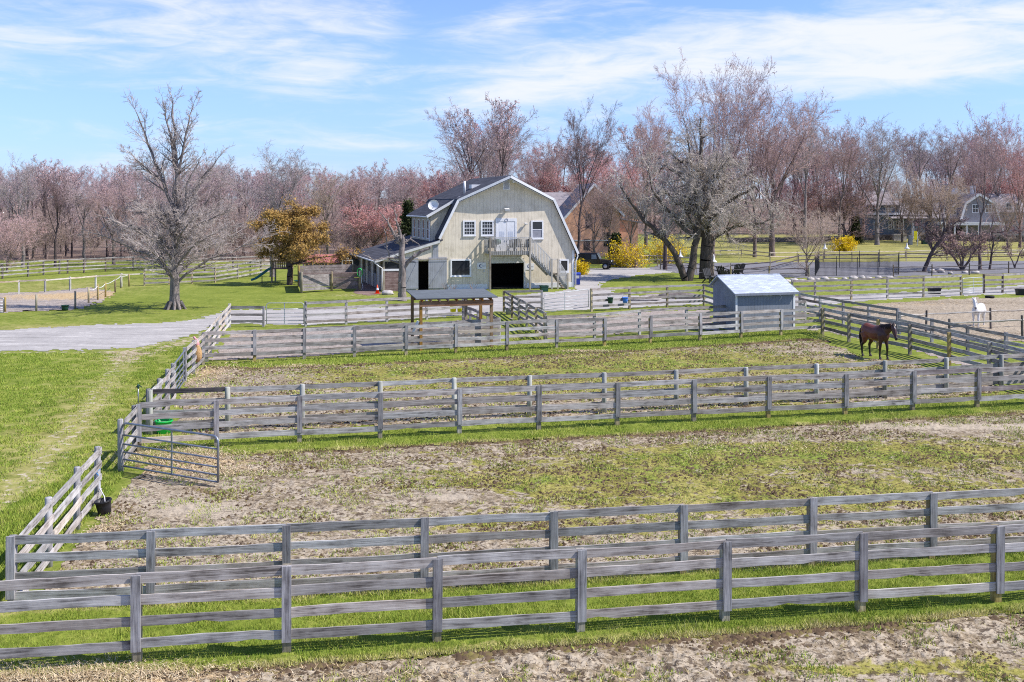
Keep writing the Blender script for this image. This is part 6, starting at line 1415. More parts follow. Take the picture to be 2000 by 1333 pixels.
# --- two lichen-grey crooked trees and the dead-straight stem beside them
def gnarly(seed): return Grower(seed, nch=(8, 10, 8, 6, 0), rtw=.014, curl=(.08, .22, .3, .4, .45), trop=(.0, .02, .0, -.03, -.05), ratio=(.5, .5, .55, .55), ang=(.9, .85, .9, .95, 1), start=(.2, .15, .1, .1), thr=.06)
g = gnarly(5)
g.stem([(0, 0, -.2, .34), (-.5, .0, .9, .27), (-1.1, .1, 1.9, .22), (-2.2, .2, 2.9, .17), (-4.0, .4, 4.4, .12), (-5.6, .5, 6.2, .06)], 2, 16, .9, .36, 2.4, .25)
g.stem([(.1, 0, -.2, .36), (.55, .1, 1.2, .30), (.95, .2, 2.8, .26), (1.0, .3, 4.5, .2), (.5, .2, 6.8, .13), (.1, .2, 9, .05)], 2, 18, .9, .36, 2.8, .2)
g.stem([(.98, .2, 2.6, .16), (-.8, .0, 3.8, .12), (-2.6, -.2, 5.4, .09), (-3.6, -.2, 7.6, .04)], 2, 14, .9, .42, 0, .2)
g.stem([(.98, .2, 3.6, .14), (2.0, -.5, 5.4, .10), (2.4, -.8, 8, .04)], 2, 12, .9, .42, 0, .2)
Proto(g, 0, .05, RN, .4, .1).place('crooked lichen-grey tree forking at the ground beside the yellow bushes', G(1341, 549), 'lichen', 15.2, 1.15)
g = gnarly(6)
g.stem([(0, 0, -.2, .75), (0, 0, .8, .62), (.05, 0, 2.2, .55), (0, .1, 4.0, .44), (-.2, .2, 6.2, .32), (-.4, .2, 8.6, .18), (-.4, .2, 11, .06)], 2, 16, 1.0, .33, 3.2, .1)
for i in range(13):
    a = i * 2.4; c, s = math.cos(a), math.sin(a); z = 2.6 + i * .36; L = R.uniform(5.0, 6.8) * (1 - .024 * i)
    g.stem([(.3 * c, .3 * s, z, .17), (L * .4 * c, L * .4 * s, z + 1.0, .12), (L * .75 * c, L * .75 * s, z + 1.5 + R.uniform(-.3, .6), .07), (L * c, L * s, z + 1.5 + R.uniform(-1.0, .6), .03)], 2, 16, .9, .40, 0, .05)
Proto(g, 0, .05, RN, .4, .1).place('massive lichen-grey tree with thick dark trunk beside the black chairs', G(1379, 545), 'lichen', 16.6, 1.12)
g = Grower(9, rtw=.014, nch=(6, 6, 5, 3, 0)); g.stem([(0, 0, -.2, .3), (.0, 0, 1.5, .25), (.05, 0, 4, .22), (-.2, 0, 7, .12), (-.3, 0, 10, .05)], 2, 14, .8, .28, 3, .2)
Proto(g, 2, .07, RN).place('straight dark stem standing between the yellow bushes and the crooked tree', G(1299, 527), 'dark', 11, None)
# --- pollarded tree before the barn
g = Grower(14, rtw=.016, nch=(5, 5, 4, 3, 0), curl=(.1, .2, .25, .3, .3)); 
g.stem([(0, 0, -.2, .42), (0, 0, .3, .36), (-.05, 0, 1.5, .31), (0, 0, 2.9, .29), (-.05, 0, 4.1, .24), (.05, 0, 5.0, .19)], 3, 3, .8, .10, 3.5)
for pts, n in [([(.02, 0, 2.6, .19), (.6, -.1, 3.3, .16), (1.5, -.2, 4.0, .13), (2.2, -.2, 4.25, .10)], 5), ([(0, 0, 4.4, .16), (-.7, .1, 5.4, .11), (-1.2, .2, 6.4, .07), (-1.7, .2, 7.0, .04)], 12), ([(0, 0, 4.8, .14), (-.3, -.3, 6.0, .09), (-.6, -.3, 7.2, .04)], 10),
               ([(-.05, 0, 3.4, .10), (-1.2, -.2, 3.5, .07), (-2.2, -.3, 3.3, .04), (-3.0, -.3, 3.7, .02)], 9), ([(0, 0, 3.0, .09), (-1.1, .3, 3.3, .06), (-1.3, .3, 4.8, .05), (-1.5, .3, 5.8, .02)], 7), ([(.05, 0, 4.6, .10), (.6, .1, 5.0, .07), (1.3, .1, 4.6, .03)], 8)]:
    g.stem(pts, 3, n, .8, .22)
Proto(g, 0, .05, RN).place('pruned pale-barked tree with stub limbs in front of the lean-to', G(786, 588), 'pale', H + (HY - 408) / SS(588), None)
# --- leaning and small trees by the riding ring
def small(seed, stems, nch, lf, **kw):
    g = Grower(seed, rtw=.016, nch=(6, 6, 5, 4, 0), curl=(.08, .18, .24, .3, .35), **kw)
    for s_ in stems: g.stem(s_, 2, nch, .8, lf, .8)
    return g
Proto(small(41, [[(0, 0, -.2, .22), (.7, 0, 1.6, .19), (1.9, .0, 3.4, .16), (2.3, .2, 4.6, .10), (2.0, .2, 6.5, .04)], [(1.9, 0, 3.4, .09), (.2, -.3, 4.6, .06), (-1.2, -.3, 5.2, .02)], [(2.2, 0, 4.2, .09), (3.6, .3, 5.2, .05), (4.6, .3, 5.4, .02)]], 13, .38), 1, .06, RN).place('dark tree leaning right beside the boulders, by the riding ring', G(1803, 531), 'dark', 8.2, None)
Proto(small(42, [[(0, 0, -.1, .10), (.9 * math.cos(a), .9 * math.sin(a), 1.3, .07), (2.4 * math.cos(a), 2.0 * math.sin(a), 2.8, .03)] for a in (0.3, 1.2, 2.2, 3.0, 4.0, 5.2)], 10, .5), 3, .08, RN).place('round olive-tan many-stemmed shrub left of the dark field trunks', G(1880, 527), 'brush', 4.6, None, name='shrub', cat='shrub')
Proto(small(43, [[(0, 0, -.2, .15), (.25, 0, 1.6, .12), (.5, 0, 3.2, .10), (.2, 0, 4.6, .09), (.5, 0, 6, .03)], [(.3, 0, 4.4, .07), (2.0, 0, 4.3, .05), (3.6, .1, 4.7, .02)]], 10, .3), 1, .06, RN).place('thin bent tree right of the dark field trunk', G(1932, 528), 'dark', 6.6, None)
Proto(small(44, [[(0, 0, -.1, .08), (.4, 0, 1.2, .06), (1.2, .2, 2.4, .03)], [(0, 0, -.1, .07), (-.4, .2, 1.2, .05), (-.8, .2, 2.4, .02)]], 9, .5), 2, .07, RN).place('small leaning shrub at the right edge by the dark rails', G(1982, 524), 'brush', 3.6, None, name='shrub', cat='shrub')

# --- golden cedar, dark evergreens
def leafy(seed, rows, rng):
    pass
m_, t_ = new('golden_cedar_foliage'); v_ = obvec(t_); c_ = t_.ramp(t_.math('ADD', t_.math('MULTIPLY', t_.noise(v_, 1.1, 5), .6), t_.math('MULTIPLY', t_.noise(v_, 9, 3), .4)), [(.36, (.24, .145, .05)), (.5, (.44, .275, .085)), (.66, (.60, .41, .15))]); t_.finish(c_, .9, spec=.1); M['gold'] = m_
m_, t_ = new('dark_evergreen_foliage'); v_ = obvec(t_); c_ = t_.ramp(t_.noise(v_, 2, 4), [(.36, (.022, .032, .015)), (.66, (.075, .085, .035))]); t_.finish(c_, .9, spec=.1); M['evergreen'] = m_
m_, t_ = new('brown_conifer_foliage'); v_ = obvec(t_); c_ = t_.ramp(t_.noise(v_, 2, 4), [(.36, (.20, .14, .10)), (.66, (.33, .25, .17))]); t_.finish(c_, .9, spec=.1); M['brownneedle'] = m_
g = Grower(51, nch=(8, 8, 6, 4, 0), rtw=.012, curl=(.05, .12, .2, .25, .3), trop=(.02, .01, .0, .02, .02), ang=(.9, .8, .8, .8, .8), thr=.04); R = g.r
g.stem([(0, 0, -.2, .26), (.05, 0, 1.4, .22), (-.1, 0, 2.2, .2), (.0, 0, 4.0, .15), (.2, .1, 6.0, .08), (.35, .1, 7.6, .02)], 2, 14, 1.1, .25, 2.2, .1)
for i in range(14):
    a = i * 2.4 + .4; z = 1.9 + 4.5 * i / 14; L = (4.4 if math.cos(a) > 0 else 3.4) * (1 - .032 * i) * R.uniform(.7, 1.25); c, s = math.cos(a), math.sin(a)
    g.stem([(0, 0, z, .10), (L * .4 * c, L * .4 * s, z + .55, .07), (L * .75 * c, L * .75 * s, z + .85, .04), (L * c, L * s, z + .8, .02)], 2, 11, .8, .36, 0, .05)
pc = G(566, 557); root = thing('cedar_tree', 'golden-brown cedar on the lawn beside the playset', 'tree', pc)
V, F = tubes_np(g.big, 6); npmesh('trunk', V, F, TM['dark'][0], parent=root, smooth=True)
V2, F2 = tubes_np(g.fine, 3); V3, F3 = tuft_faces(g.tips, RN, 5, .055, .65, .17, 4.2, .1)
npmesh('crown', np.concatenate([V2, V3]), np.concatenate([F2, F3 + len(V2)]), [TM['dark'][1], M['gold']], np.concatenate([np.zeros(len(F2), int), np.ones(len(F3), int)]), parent=root)
root.scale = (1.14, 1.05, .97)
def conifer(label, px, base, top, wpx, mat, seed):
    rr = random.Random(seed); p = G(px, base); s = SS(base); ht = H + (HY - top) / s; wd = wpx / s; segs = [(0, 0, -.2, 0, 0, ht * .97, .18, .02)]; tips = []
    z = ht * .10
    while z < ht * .98:
        L = wd / 2 * (1 - z / ht) ** .8
        for k in range(7):
            a = rr.uniform(0, 6.28); l = L * rr.uniform(.6, 1.1)
            for j in range(1, 6):
                u = j / 5; tips.append((l * u * math.cos(a), l * u * math.sin(a), z - .12 * l * u, math.cos(a), math.sin(a), -.2))
            segs.append((0, 0, z, l * math.cos(a), l * math.sin(a), z - .12 * l, .03, .01))
        z += ht * .035
    root = thing('conifer_tree', label, 'tree', p)
    V, F = tubes_np(segs[:1], 7); npmesh('trunk', V, F, TM['dark'][0], parent=root)
    V2, F2 = tubes_np(segs[1:], 3); V3, F3 = tuft_faces(tips, RN, 10, .14, .3, .2, 3.0)
    npmesh('crown', np.concatenate([V2, V3]), np.concatenate([F2, F3 + len(V2)]), [TM['dark'][1], M[mat]], np.concatenate([np.zeros(len(F2), int), np.ones(len(F3), int)]), parent=root)
conifer('dark green evergreen against the left end of the barn', 797, 520, 396, 84, 'evergreen', 3)
conifer('small dark evergreen beside the parked black vehicle', 1203, 520, 462, 36, 'evergreen', 5)
conifer('dark evergreen by the slate-blue house', 1672, 478, 425, 34, 'evergreen', 6)

# --- yellow flowering bushes
m_, t_ = new('yellow_blossom'); v_ = obvec(t_); t_.finish(t_.ramp(t_.noise(v_, 5, 3), [(.35, (.62, .42, .012)), (.65, (.92, .70, .03))]), .8, spec=.1); M['blossom'] = m_
def bush(label, px, base, top, wpx, per, seed, stems=46, col='blossom', sz=.09):
    g = Grower(seed, nch=(0, 6, 4, 3, 0), rtw=.011, maxlev=4, curl=(.1, .16, .2, .25, .3), trop=(.05, .03, .0, -.02, 0), ang=(.6, .6, .7, .7, .7), thr=.028); R = g.r; s = SS(base); ht = H + (HY - top) / s; wd = wpx / s
    ht = min(ht, 6) if False else (base - top) / s; 
    for i in range(stems):
        a = R.uniform(0, 6.28); e = R.uniform(.05, 1.05); d = perp_dir((0, 0, 1), e, a); L = ht * R.uniform(.7, 1.02) if e < .5 else wd * .5 * R.uniform(.8, 1.15)
        g.branch((R.gauss(0, .12 * wd), R.gauss(0, .12 * wd), 0), d, L, .03, 3, .3)
    root = thing('flowering_bush', label, 'bush', G(px, base), 0, 'yellow flowering bushes')
    V2, F2 = tubes_np(g.big + g.fine, 3); V3, F3 = tuft_faces(g.tips, RN, per, sz, 1.0, .14, 1.5)
    npmesh('flowering_crown', np.concatenate([V2, V3]), np.concatenate([F2, F3 + len(V2)]), [TM['brush'][1], M[col]], np.concatenate([np.zeros(len(F2), int), np.ones(len(F3), int)]), parent=root)
bush('yellow flowering bush right in front of the black vehicle', 1212, 522, 466, 50, 17, 61)
bush('largest yellow flowering bush with bare brown stems showing at its foot', 1236, 523, 468, 62, 13, 62)
bush('yellow flowering bush behind the straight dark stem', 1300, 514, 458, 90, 18, 63, 70)
bush('round yellow flowering bush alone in the far field', 1651, 492, 460, 50, 34, 64, 60, sz=.11)
bush('low yellow-orange bush against the right corner of the barn', 1131, 537, 505, 26, 26, 65, 40)

# --- the woods behind: one mass
def woods():
    tmpl = []
    for sd in range(5):
        g = vase(90 + sd, 15, .24 + .04 * sd, 5, .38, .20, nch=(4, 6, 5, 3, 0), low=2, rtw=.026); V, F = tubes_np(np.array(g.big + g.fine), 3); nbig = len(g.big) * 3; V3, F3 = tuft_faces(g.tips, RN, 2, .085, .6, .12)
        tmpl.append((np.concatenate([V, V3]), np.concatenate([F, F3 + len(V)]), np.concatenate([np.where(np.arange(len(F)) < nbig, 9, 0), np.ones(len(F3), int)])))
    bt = []
    for sd in range(2):
        g = vase(96 + sd, 6, .10, 7, .75, .06, nch=(4, 6, 5, 3, 0), low=0, rtw=.022); V, F = tubes_np(np.array(g.big + g.fine), 3); bt.append((V, F, np.zeros(len(F), int)))
    rr = random.Random(12); VV = [[], []]; FF = [[], []]; MM = [[], []]; off = [0, 0]
    def put(which, T, x, y, sx, sz, a, mo):
        V, F, m = T; c, s = math.cos(a), math.sin(a); z0 = float(terrain(x, y))
        W = np.stack([x + (V[:, 0] * c - V[:, 1] * s) * sx, y + (V[:, 0] * s + V[:, 1] * c) * sx, z0 + V[:, 2] * sz], 1)
        VV[which].append(W); FF[which].append(F + off[which]); MM[which].append(np.where(m == 1, mo, np.where(m == 9, 4, 0))); off[which] += len(V)
    for i in range(150):
        y = rr.uniform(142, 235); px = rr.uniform(-150, 900) if i < 112 else rr.uniform(850, 2150)
        if px > 1120 and y < 205: y = rr.uniform(228, 290)
        elif px > 850 and y < 150: y += 40
        x = (px - 1000) * y / FOC; sz = rr.uniform(.60, .86) if px < 900 else rr.uniform(1.1, 1.6); put(0, tmpl[rr.randrange(5)], x, y, sz * rr.uniform(.8, 1.1), sz, rr.uniform(0, 6.28), rr.choice([1, 1, 1, 2, 2] if px < 520 else [1, 2, 2, 3]))
    for i in range(130):
        y = rr.uniform(133, 170); px = rr.uniform(-80, 780); x = (px - 1000) * y / FOC; s_ = rr.uniform(.5, 1.0); put(1, bt[rr.randrange(2)], x, y, s_, s_, rr.uniform(0, 6.28), 0)
    for i in range(60):
        y = rr.uniform(225, 260); px = rr.uniform(1080, 2100); x = (px - 1000) * y / FOC; s_ = rr.uniform(.6, 1.3); put(1, bt[rr.randrange(2)], x, y, s_, s_, rr.uniform(0, 6.28), 0)
    for i in range(120):
        y = rr.uniform(165, 300); px = rr.uniform(-150, 2150)
        if px > 900: y = rr.uniform(235, 330)
        x = (px - 1000) * y / FOC; s_ = rr.uniform(.55, .8); put(0, tmpl[rr.randrange(5)], x, y, s_ * 1.5, s_, rr.uniform(0, 6.28), rr.choice([1, 2, 2, 3]))
    for i in range(170):
        y = rr.uniform(250, 430); px = rr.uniform(-200, 2200); x = (px - 1000) * y / FOC; s_ = rr.uniform(.6, .9) if px < 950 else rr.uniform(.9, 1.35); put(0, tmpl[rr.randrange(5)], x, y, s_ * 1.25, s_, rr.uniform(0, 6.28), rr.choice([1, 1, 2, 3]))
    cat = np.concatenate
    tag(npmesh('woods', cat(VV[0]), cat(FF[0]), [TM['mauve'][1], TM['mauve'][2], TM['rose'][2], TM['red'][2], TM['dark'][0]], cat(MM[0])), None, kind='stuff')
    tag(npmesh('undergrowth', cat(VV[1]), cat(FF[1]), TM['brush'][1]), None, kind='stuff')
woods()
# ================================================================ HOUSES BEYOND
def hwin(parent, c, ux, w, h, n=1, mat='white'):
    """window in a wall facing -y (local): c = centre"""
    mb = MB(); x, y, z = c; f = .12
    mb.b2((x - w / 2 - f, y - .06, z - h / 2 - f), (x - w / 2, y, z + h / 2 + f)); mb.b2((x + w / 2, y - .06, z - h / 2 - f), (x + w / 2 + f, y, z + h / 2 + f)); mb.b2((x - w / 2, y - .06, z + h / 2), (x + w / 2, y, z + h / 2 + f)); mb.b2((x - w / 2, y - .06, z - h / 2 - f), (x + w / 2, y, z - h / 2)); mb.b2((x - w / 2, y - .05, z - .04), (x + w / 2, y - .02, z + .04)); mb.b2((x - .03, y - .045, z - h / 2), (x + .03, y - .021, z + h / 2))
    wn = mb.build('window', M[mat], parent); MB().b2((x - w / 2, y - .02, z - h / 2), (x + w / 2, y - .003, z + h / 2)).build('pane', M['glass'], wn)
# house under construction
Y0 = 150.0; pc = at(1158, 500, Y0); rt = thing('unfinished_house', 'orange-sheathed house under construction with white rake boards, behind the barn', 'house', (pc.x, Y0, 0), rad(9)); s_ = FOC / Y0
def hx(px): return (px - 1158) / s_
def hz(py): return H + (HY - py) / s_
xl, xr, xp = hx(1088), hx(1212), hx(1160); zt = hz(362); ze = hz(445); ze2 = hz(418)
MB().prism([(xl, 0), (xl, ze), (xp, zt), (xr, ze2), (xr, 0)], 0, 9).build('wall', M['osb'], rt)
MB().slab([(xl - .6, -.4, ze - .15), (xp, -.4, zt + .3), (xp, 9.3, zt + .3), (xl - .6, 9.3, ze - .15)], .2).build('roof', M['mauveroof'], rt); MB().slab([(xp, -.4, zt + .299), (xr + .6, -.4, ze2 - .2), (xr + .6, 9.3, ze2 - .2), (xp, 9.3, zt + .299)], .2).build('roof', M['mauveroof'], rt)
MB().beam((xl - .6, -.45, ze - .3), (xp, -.45, zt + .12), .06, .3).build('rake_board', M['white'], rt); MB().beam((xp, -.45, zt + .12), (xr + .6, -.45, ze2 - .35), .06, .3).build('rake_board', M['white'], rt)
for px, py, w_, h_ in ((1150, 432, .9, 2.0), (1184, 432, .9, 1.8), (1146, 478, .9, 1.5), (1186, 468, .9, 2.0), (1215, 440, .8, 1.4)):
    if px < 1208: MB().b2((hx(px) - w_ / 2, -.03, hz(py) - h_ / 2), (hx(px) + w_ / 2, -.003, hz(py) + h_ / 2)).build('window_opening', M['void'], rt)
MB().b2((xl, -.05, hz(470) - .08), (xr, -.003, hz(470) + .08)).build('band_board', M['offwhite'], rt)
MB().b2((xr, 2.0, 0), (xr + 3.2, 9, ze2 - .9)).build('wing', M['osb'], rt); MB().slab([(xr, 1.6, ze2 - .5), (xr + 3.7, 1.6, ze2 - 1.2), (xr + 3.7, 9.3, ze2 - 1.2), (xr, 9.3, ze2 - .5)], .2).build('roof', M['mauveroof'], rt)
pc = at(1098, 480, 170); rt2 = thing('house', 'mauve-roofed house mostly hidden behind the barn right slope', 'house', (pc.x, 170, 0), rad(5))
MB().b2((-4.5, 0, 0), (3.2, 8, 5.8)).build('wall', M['greyhouse'], rt2); MB().slab([(-5, -.5, 5.6), (3.6, -.5, 5.6), (3.6, 4, 9.3), (-5, 4, 9.3)], .2).build('roof', M['mauveroof'], rt2); MB().slab([(-5, 4, 9.299), (3.6, 4, 9.299), (3.6, 8.5, 5.6), (-5, 8.5, 5.6)], .2).build('roof', M['mauveroof'], rt2); MB().b2((-5, -.56, 5.3), (3.6, -.503, 5.6)).build('gutter', M['white'], rt2)
for x in (-2.6, .6): hwin(rt2, (x, 0, 3.9), 1, 1.0, 1.5)
# slate-blue house
Y0 = 212.0; s_ = FOC / Y0; pc = at(1748, 470, Y0); rt = thing('house', 'slate-blue house with white trim behind the dark-limbed field tree', 'house', (pc.x, Y0, float(terrain(0, Y0))), 0)
zt0 = float(terrain(0, Y0))
def hx(px): return (px - 1748) / s_
def hz(py): return H + (HY - py) / s_ - zt0
xl, xr = hx(1693), hx(1806)
MB().b2((xl, 0, 0), (xr, 9, hz(418))).build('wall', M['bluehouse'], rt); MB().b2((xl, -.6, hz(418)), (hx(1755), 9, hz(398))).build('upper_storey', M['bluehouse'], rt)
MB().slab([(xl - .5, -1.1, hz(400)), (hx(1760), -1.1, hz(400)), (hx(1750), 4.5, hz(372)), (xl + .2, 4.5, hz(372))], .2).build('roof', M['mauveroof'], rt)
MB().slab([(hx(1755), -.6, hz(420)), (xr + .5, -.6, hz(420)), (xr + .2, 4.5, hz(396)), (hx(1755), 4.5, hz(396))], .2).build('roof', M['mauveroof'], rt)
MB().b2((xl - .1, -.68, hz(420)), (hx(1757), -.602, hz(416))).build('band_board', M['white'], rt); MB().b2((hx(1730), -.08, hz(428)), (xr, -.002, hz(424))).build('band_board', M['white'], rt)
for px, py, y in ((1702, 407, -.6), (1733, 408, -.6), (1741, 440, 0), (1750, 440, 0), (1712, 442, 0)): hwin(rt, (hx(px), y, hz(py)), 1, .9, 1.5)
for px in (1758, 1778): MB().hexa([(hx(px) - .3, -1.6, 0), (hx(px) + .3, -1.6, 0), (hx(px) + .3, -1.0, 0), (hx(px) - .3, -1.0, 0)], [(hx(px) - .15, -1.5, hz(428)), (hx(px) + .15, -1.5, hz(428)), (hx(px) + .15, -1.1, hz(428)), (hx(px) - .15, -1.1, hz(428))]).build('porch_column', M['white'], rt)
MB().slab([(hx(1735), -2, hz(426)), (xr, -2, hz(426)), (xr, -.01, hz(422)), (hx(1735), -.01, hz(422))], .15).build('porch_roof', M['mauveroof'], rt)
# grey gambrel house
pc = at(1915, 470, Y0); rt = thing('house', 'large grey shingled house with white-edged gambrel gable at far right', 'house', (pc.x, Y0, zt0), rad(-3))
def hx(px): return (px - 1915) / s_
gx = [(hx(1876), hz(432)), (hx(1886), hz(398)), (hx(1912), hz(380)), (hx(1942), hz(398)), (hx(1952), hz(432))]
MB().prism([(gx[0][0], 0)] + gx + [(gx[-1][0], 0)], 0, 10).build('gable_front', M['greyhouse'], rt)
for a, b in zip(gx, gx[1:]):
    MB().beam((a[0], -.35, a[1]), (b[0], -.35, b[1]), .12, .42).build('rake_board', M['white'], rt); MB().slab([(a[0], -.28, a[1] + .2), (b[0], -.28, b[1] + .2), (b[0], 10, b[1] + .2), (a[0], 10, a[1] + .2)], .18).build('roof', M['mauveroof'], rt)
MB().b2((hx(1830), 1.5, 0), (gx[0][0], 10, hz(424))).build('wing', M['greyhouse'], rt); MB().slab([(hx(1826), 1.0, hz(426)), (hx(1890), 1.0, hz(426)), (hx(1882), 6, hz(368)), (hx(1842), 6, hz(368))], .2).build('roof', M['mauveroof'], rt); MB().slab([(hx(1842), 6, hz(368)), (hx(1882), 6, hz(368)), (hx(1890), 11, hz(426)), (hx(1826), 11, hz(426))], .2).build('roof', M['mauveroof'], rt)
MB().prism([(hx(1866), hz(380)), (hx(1880), hz(367)), (hx(1894), hz(380))], 2.6, 5).build('dormer', M['white'], rt)
mb = MB(); mb.b2((hx(1862), 5.5, hz(372)), (hx(1872), 6.5, hz(359))); mb.build('chimney', M['mauveroof'], rt); MB().b2((hx(1920), 6, hz(380)), (hx(1928), 7, hz(362))).build('chimney', M['white'], rt)
MB().b2((gx[-1][0], 1.5, 0), (hx(2010), 10, hz(412))).build('wing', M['greyhouse'], rt); MB().slab([(gx[-1][0], 1, hz(414)), (hx(2014), 1, hz(414)), (hx(2004), 6, hz(378)), (gx[-1][0], 6, hz(378))], .2).build('roof', M['mauveroof'], rt)
for px, py in ((1905, 408), (1930, 408)): hwin(rt, (hx(px), 0, hz(py)), 1, 1.0, 1.5)
for px, py in ((1856, 412), (1868, 412), (1975, 405), (1990, 405)): hwin(rt, (hx(px), 1.5, hz(py)), 1, 1.0, 1.5)
MB().b2((hx(1832), -2.2, hz(440)), (hx(1955), -.01, hz(434))).build('porch_roof', M['white'], rt)
for k in range(6): x = hx(1836) + (hx(1950) - hx(1836)) * k / 5; MB().b2((x - .15, -2.1, 0), (x + .15, -1.8, hz(440))).build('porch_column', M['white'], rt)
MB().b2((hx(1860), -.03, hz(462)), (hx(1880), -.003, hz(444))).build('doorway', M['void'], rt)
# field-stone wall, sign, meter box
def stone_wall(label, pts, h):
    W = [G(*p) for p in pts]; rt = thing('stone_wall', label, 'wall', W[0]); mb = MB(); rr = random.Random(4)
    for a, b in zip(W, W[1:]):
        d = b - a; L = d.length; n = int(L / .7)
        for i in range(n):
            for k in range(3):
                p = a - W[0] + d * ((i + .5 * (k % 2) + rr.uniform(-.1, .1)) / n); z = float(terrain(0, a.y))
                mb.box(p + Vector((0, rr.uniform(-.06, .06), z + h * (k + .5) / 3)), (.7 * rr.uniform(.85, 1.1), .5, h / 3 * rr.uniform(.9, 1.12)), Matrix.Rotation(rr.uniform(-.08, .08), 3, 'Y'))
    mb.build('stones', M['stonewall'], rt)
stone_wall('dark field-stone wall in front of the slate-blue house', [(1672, 474), (1735, 473.5), (1758, 473)], 1.1)
stone_wall('dark field-stone wall below the grey gambrel house', [(1800, 474), (1900, 475), (2030, 476)], 1.2)
stone_wall('long low stone wall at the back of the dry field', [(1425, 477), (1540, 476), (1660, 475)], .9)
rt = thing('stone_pier', 'pale stone gate pier at the end of the dark field-stone wall', 'pier', G(1757, 474)); MB().box((0, 0, .75), (2.4, .9, 1.5)).build('pier', M['stone'], rt); MB().box((0, 0, 1.56), (2.6, 1.1, .12)).build('cap_stone', M['stone'], rt)
rt = thing('road_sign', 'yellow road sign on a pale post in front of the far houses', 'sign', G(1788, 481)); MB().tube([(.35, 0, 0), (.35, 0, 2.5)], .05, 6).build('post', M['white'], rt); MB().box((0, -.05, 1.9), (.55, .05, 1.5)).build('panel', M['yellow'], rt)
rt = thing('utility_box', 'pale blue utility pedestal left of the yellow road sign', 'utility box', G(1778, 480)); MB().box((0, 0, .9), (.65, .5, 1.8)).build('cabinet', M['shedblue'], rt); MB().b2((-.25, -.27, .3), (.25, -.252, 1.6)).build('door', M['shedblue'], rt)
bin_box('dark green utility tub on the dry field right of the road sign', G(1810, 479), 1.7, 1.0, .9, 'darkgreen', 0, 'utility_box', 'utility box')
tag(bpy.data.objects['ground'], None)
# ================================================================ HORSES
def coat(name, body, dark, belly, low=.62, muzzle=(.03, .025, .025), mz=None):
    m, t = new(name); v = obvec(t); sp = t('ShaderNodeSeparateXYZ'); t.link(v, sp.inputs[0]); n = t.noise(v, 4, 4); n2 = t.noise(t.mapping(v, (12, 40, 40)), 1, 3)
    base = t.ramp(t.math('ADD', t.math('MULTIPLY', n, .7), t.math('MULTIPLY', n2, .3)), [(.3, tuple(x * .75 for x in body)), (.7, tuple(min(1, x * 1.25) for x in body))])
    fore = t.smooth(t.math('ADD', sp.outputs[0], t.math('MULTIPLY', t.math('SUBTRACT', n, .5), .5)), .0, .55)
    c = t.mix(t.math('MULTIPLY', fore, .85), base, belly)                   # darker shoulder and neck
    leg = t.smooth(t.math('ADD', sp.outputs[2], t.math('MULTIPLY', t.math('SUBTRACT', n, .5), .3)), low + .22, low - .1)
    c = t.mix(leg, c, dark); 
    t.finish(c, .40, n2, .2, .01, 0, .4); return m
M['bay'] = coat('bay_coat', (.15, .042, .022), (.014, .010, .010), (.045, .020, .017))
M['greycoat'] = coat('white_coat', (.74, .72, .70), (.58, .55, .53), (.72, .70, .69), .35)
M['blackhair'] = plain('black_hair', (.016, .011, .012), .7, .4, 20); M['whitehair'] = plain('white_hair', (.70, .68, .65), .7, .15, 20)
M['hornhoof'] = plain('hoof_horn', (.06, .05, .045), .6, .3, 8); M['headbay'] = plain('bay_face', (.20, .07, .045), .5, .3, 5); M['muzzle'] = plain('dark_muzzle', (.03, .025, .026), .5, .3, 8); M['greymuzzle'] = plain('grey_muzzle', (.20, .19, .195), .6, .2, 8)
def loft(mb, rings, n=16):
    """rings: (centre, half width across, half height, forward dir)"""
    vs = []; fs = []
    for c, a, b, d in rings:
        d = Vector(d).normalized(); y = Vector((0, 0, 1)).cross(d); y = y.normalized() if y.length > 1e-4 else Vector((0, 1, 0)); z = d.cross(y)
        for k in range(n):
            th = 2 * math.pi * k / n; vs.append(Vector(c) + y * math.cos(th) * a + z * math.sin(th) * b)
    for i in range(len(rings) - 1):
        for k in range(n): fs.append((i * n + k, i * n + (k + 1) % n, (i + 1) * n + (k + 1) % n, (i + 1) * n + k))
    fs.append(tuple(range(n))[::-1]); fs.append(tuple(range((len(rings) - 1) * n, len(rings) * n))); mb.add(vs, fs)
def limb(mb, pts): 
    P_ = [Vector(p[:3]) for p in pts]
    mb.tube(P_, [p[3] for p in pts], 12)
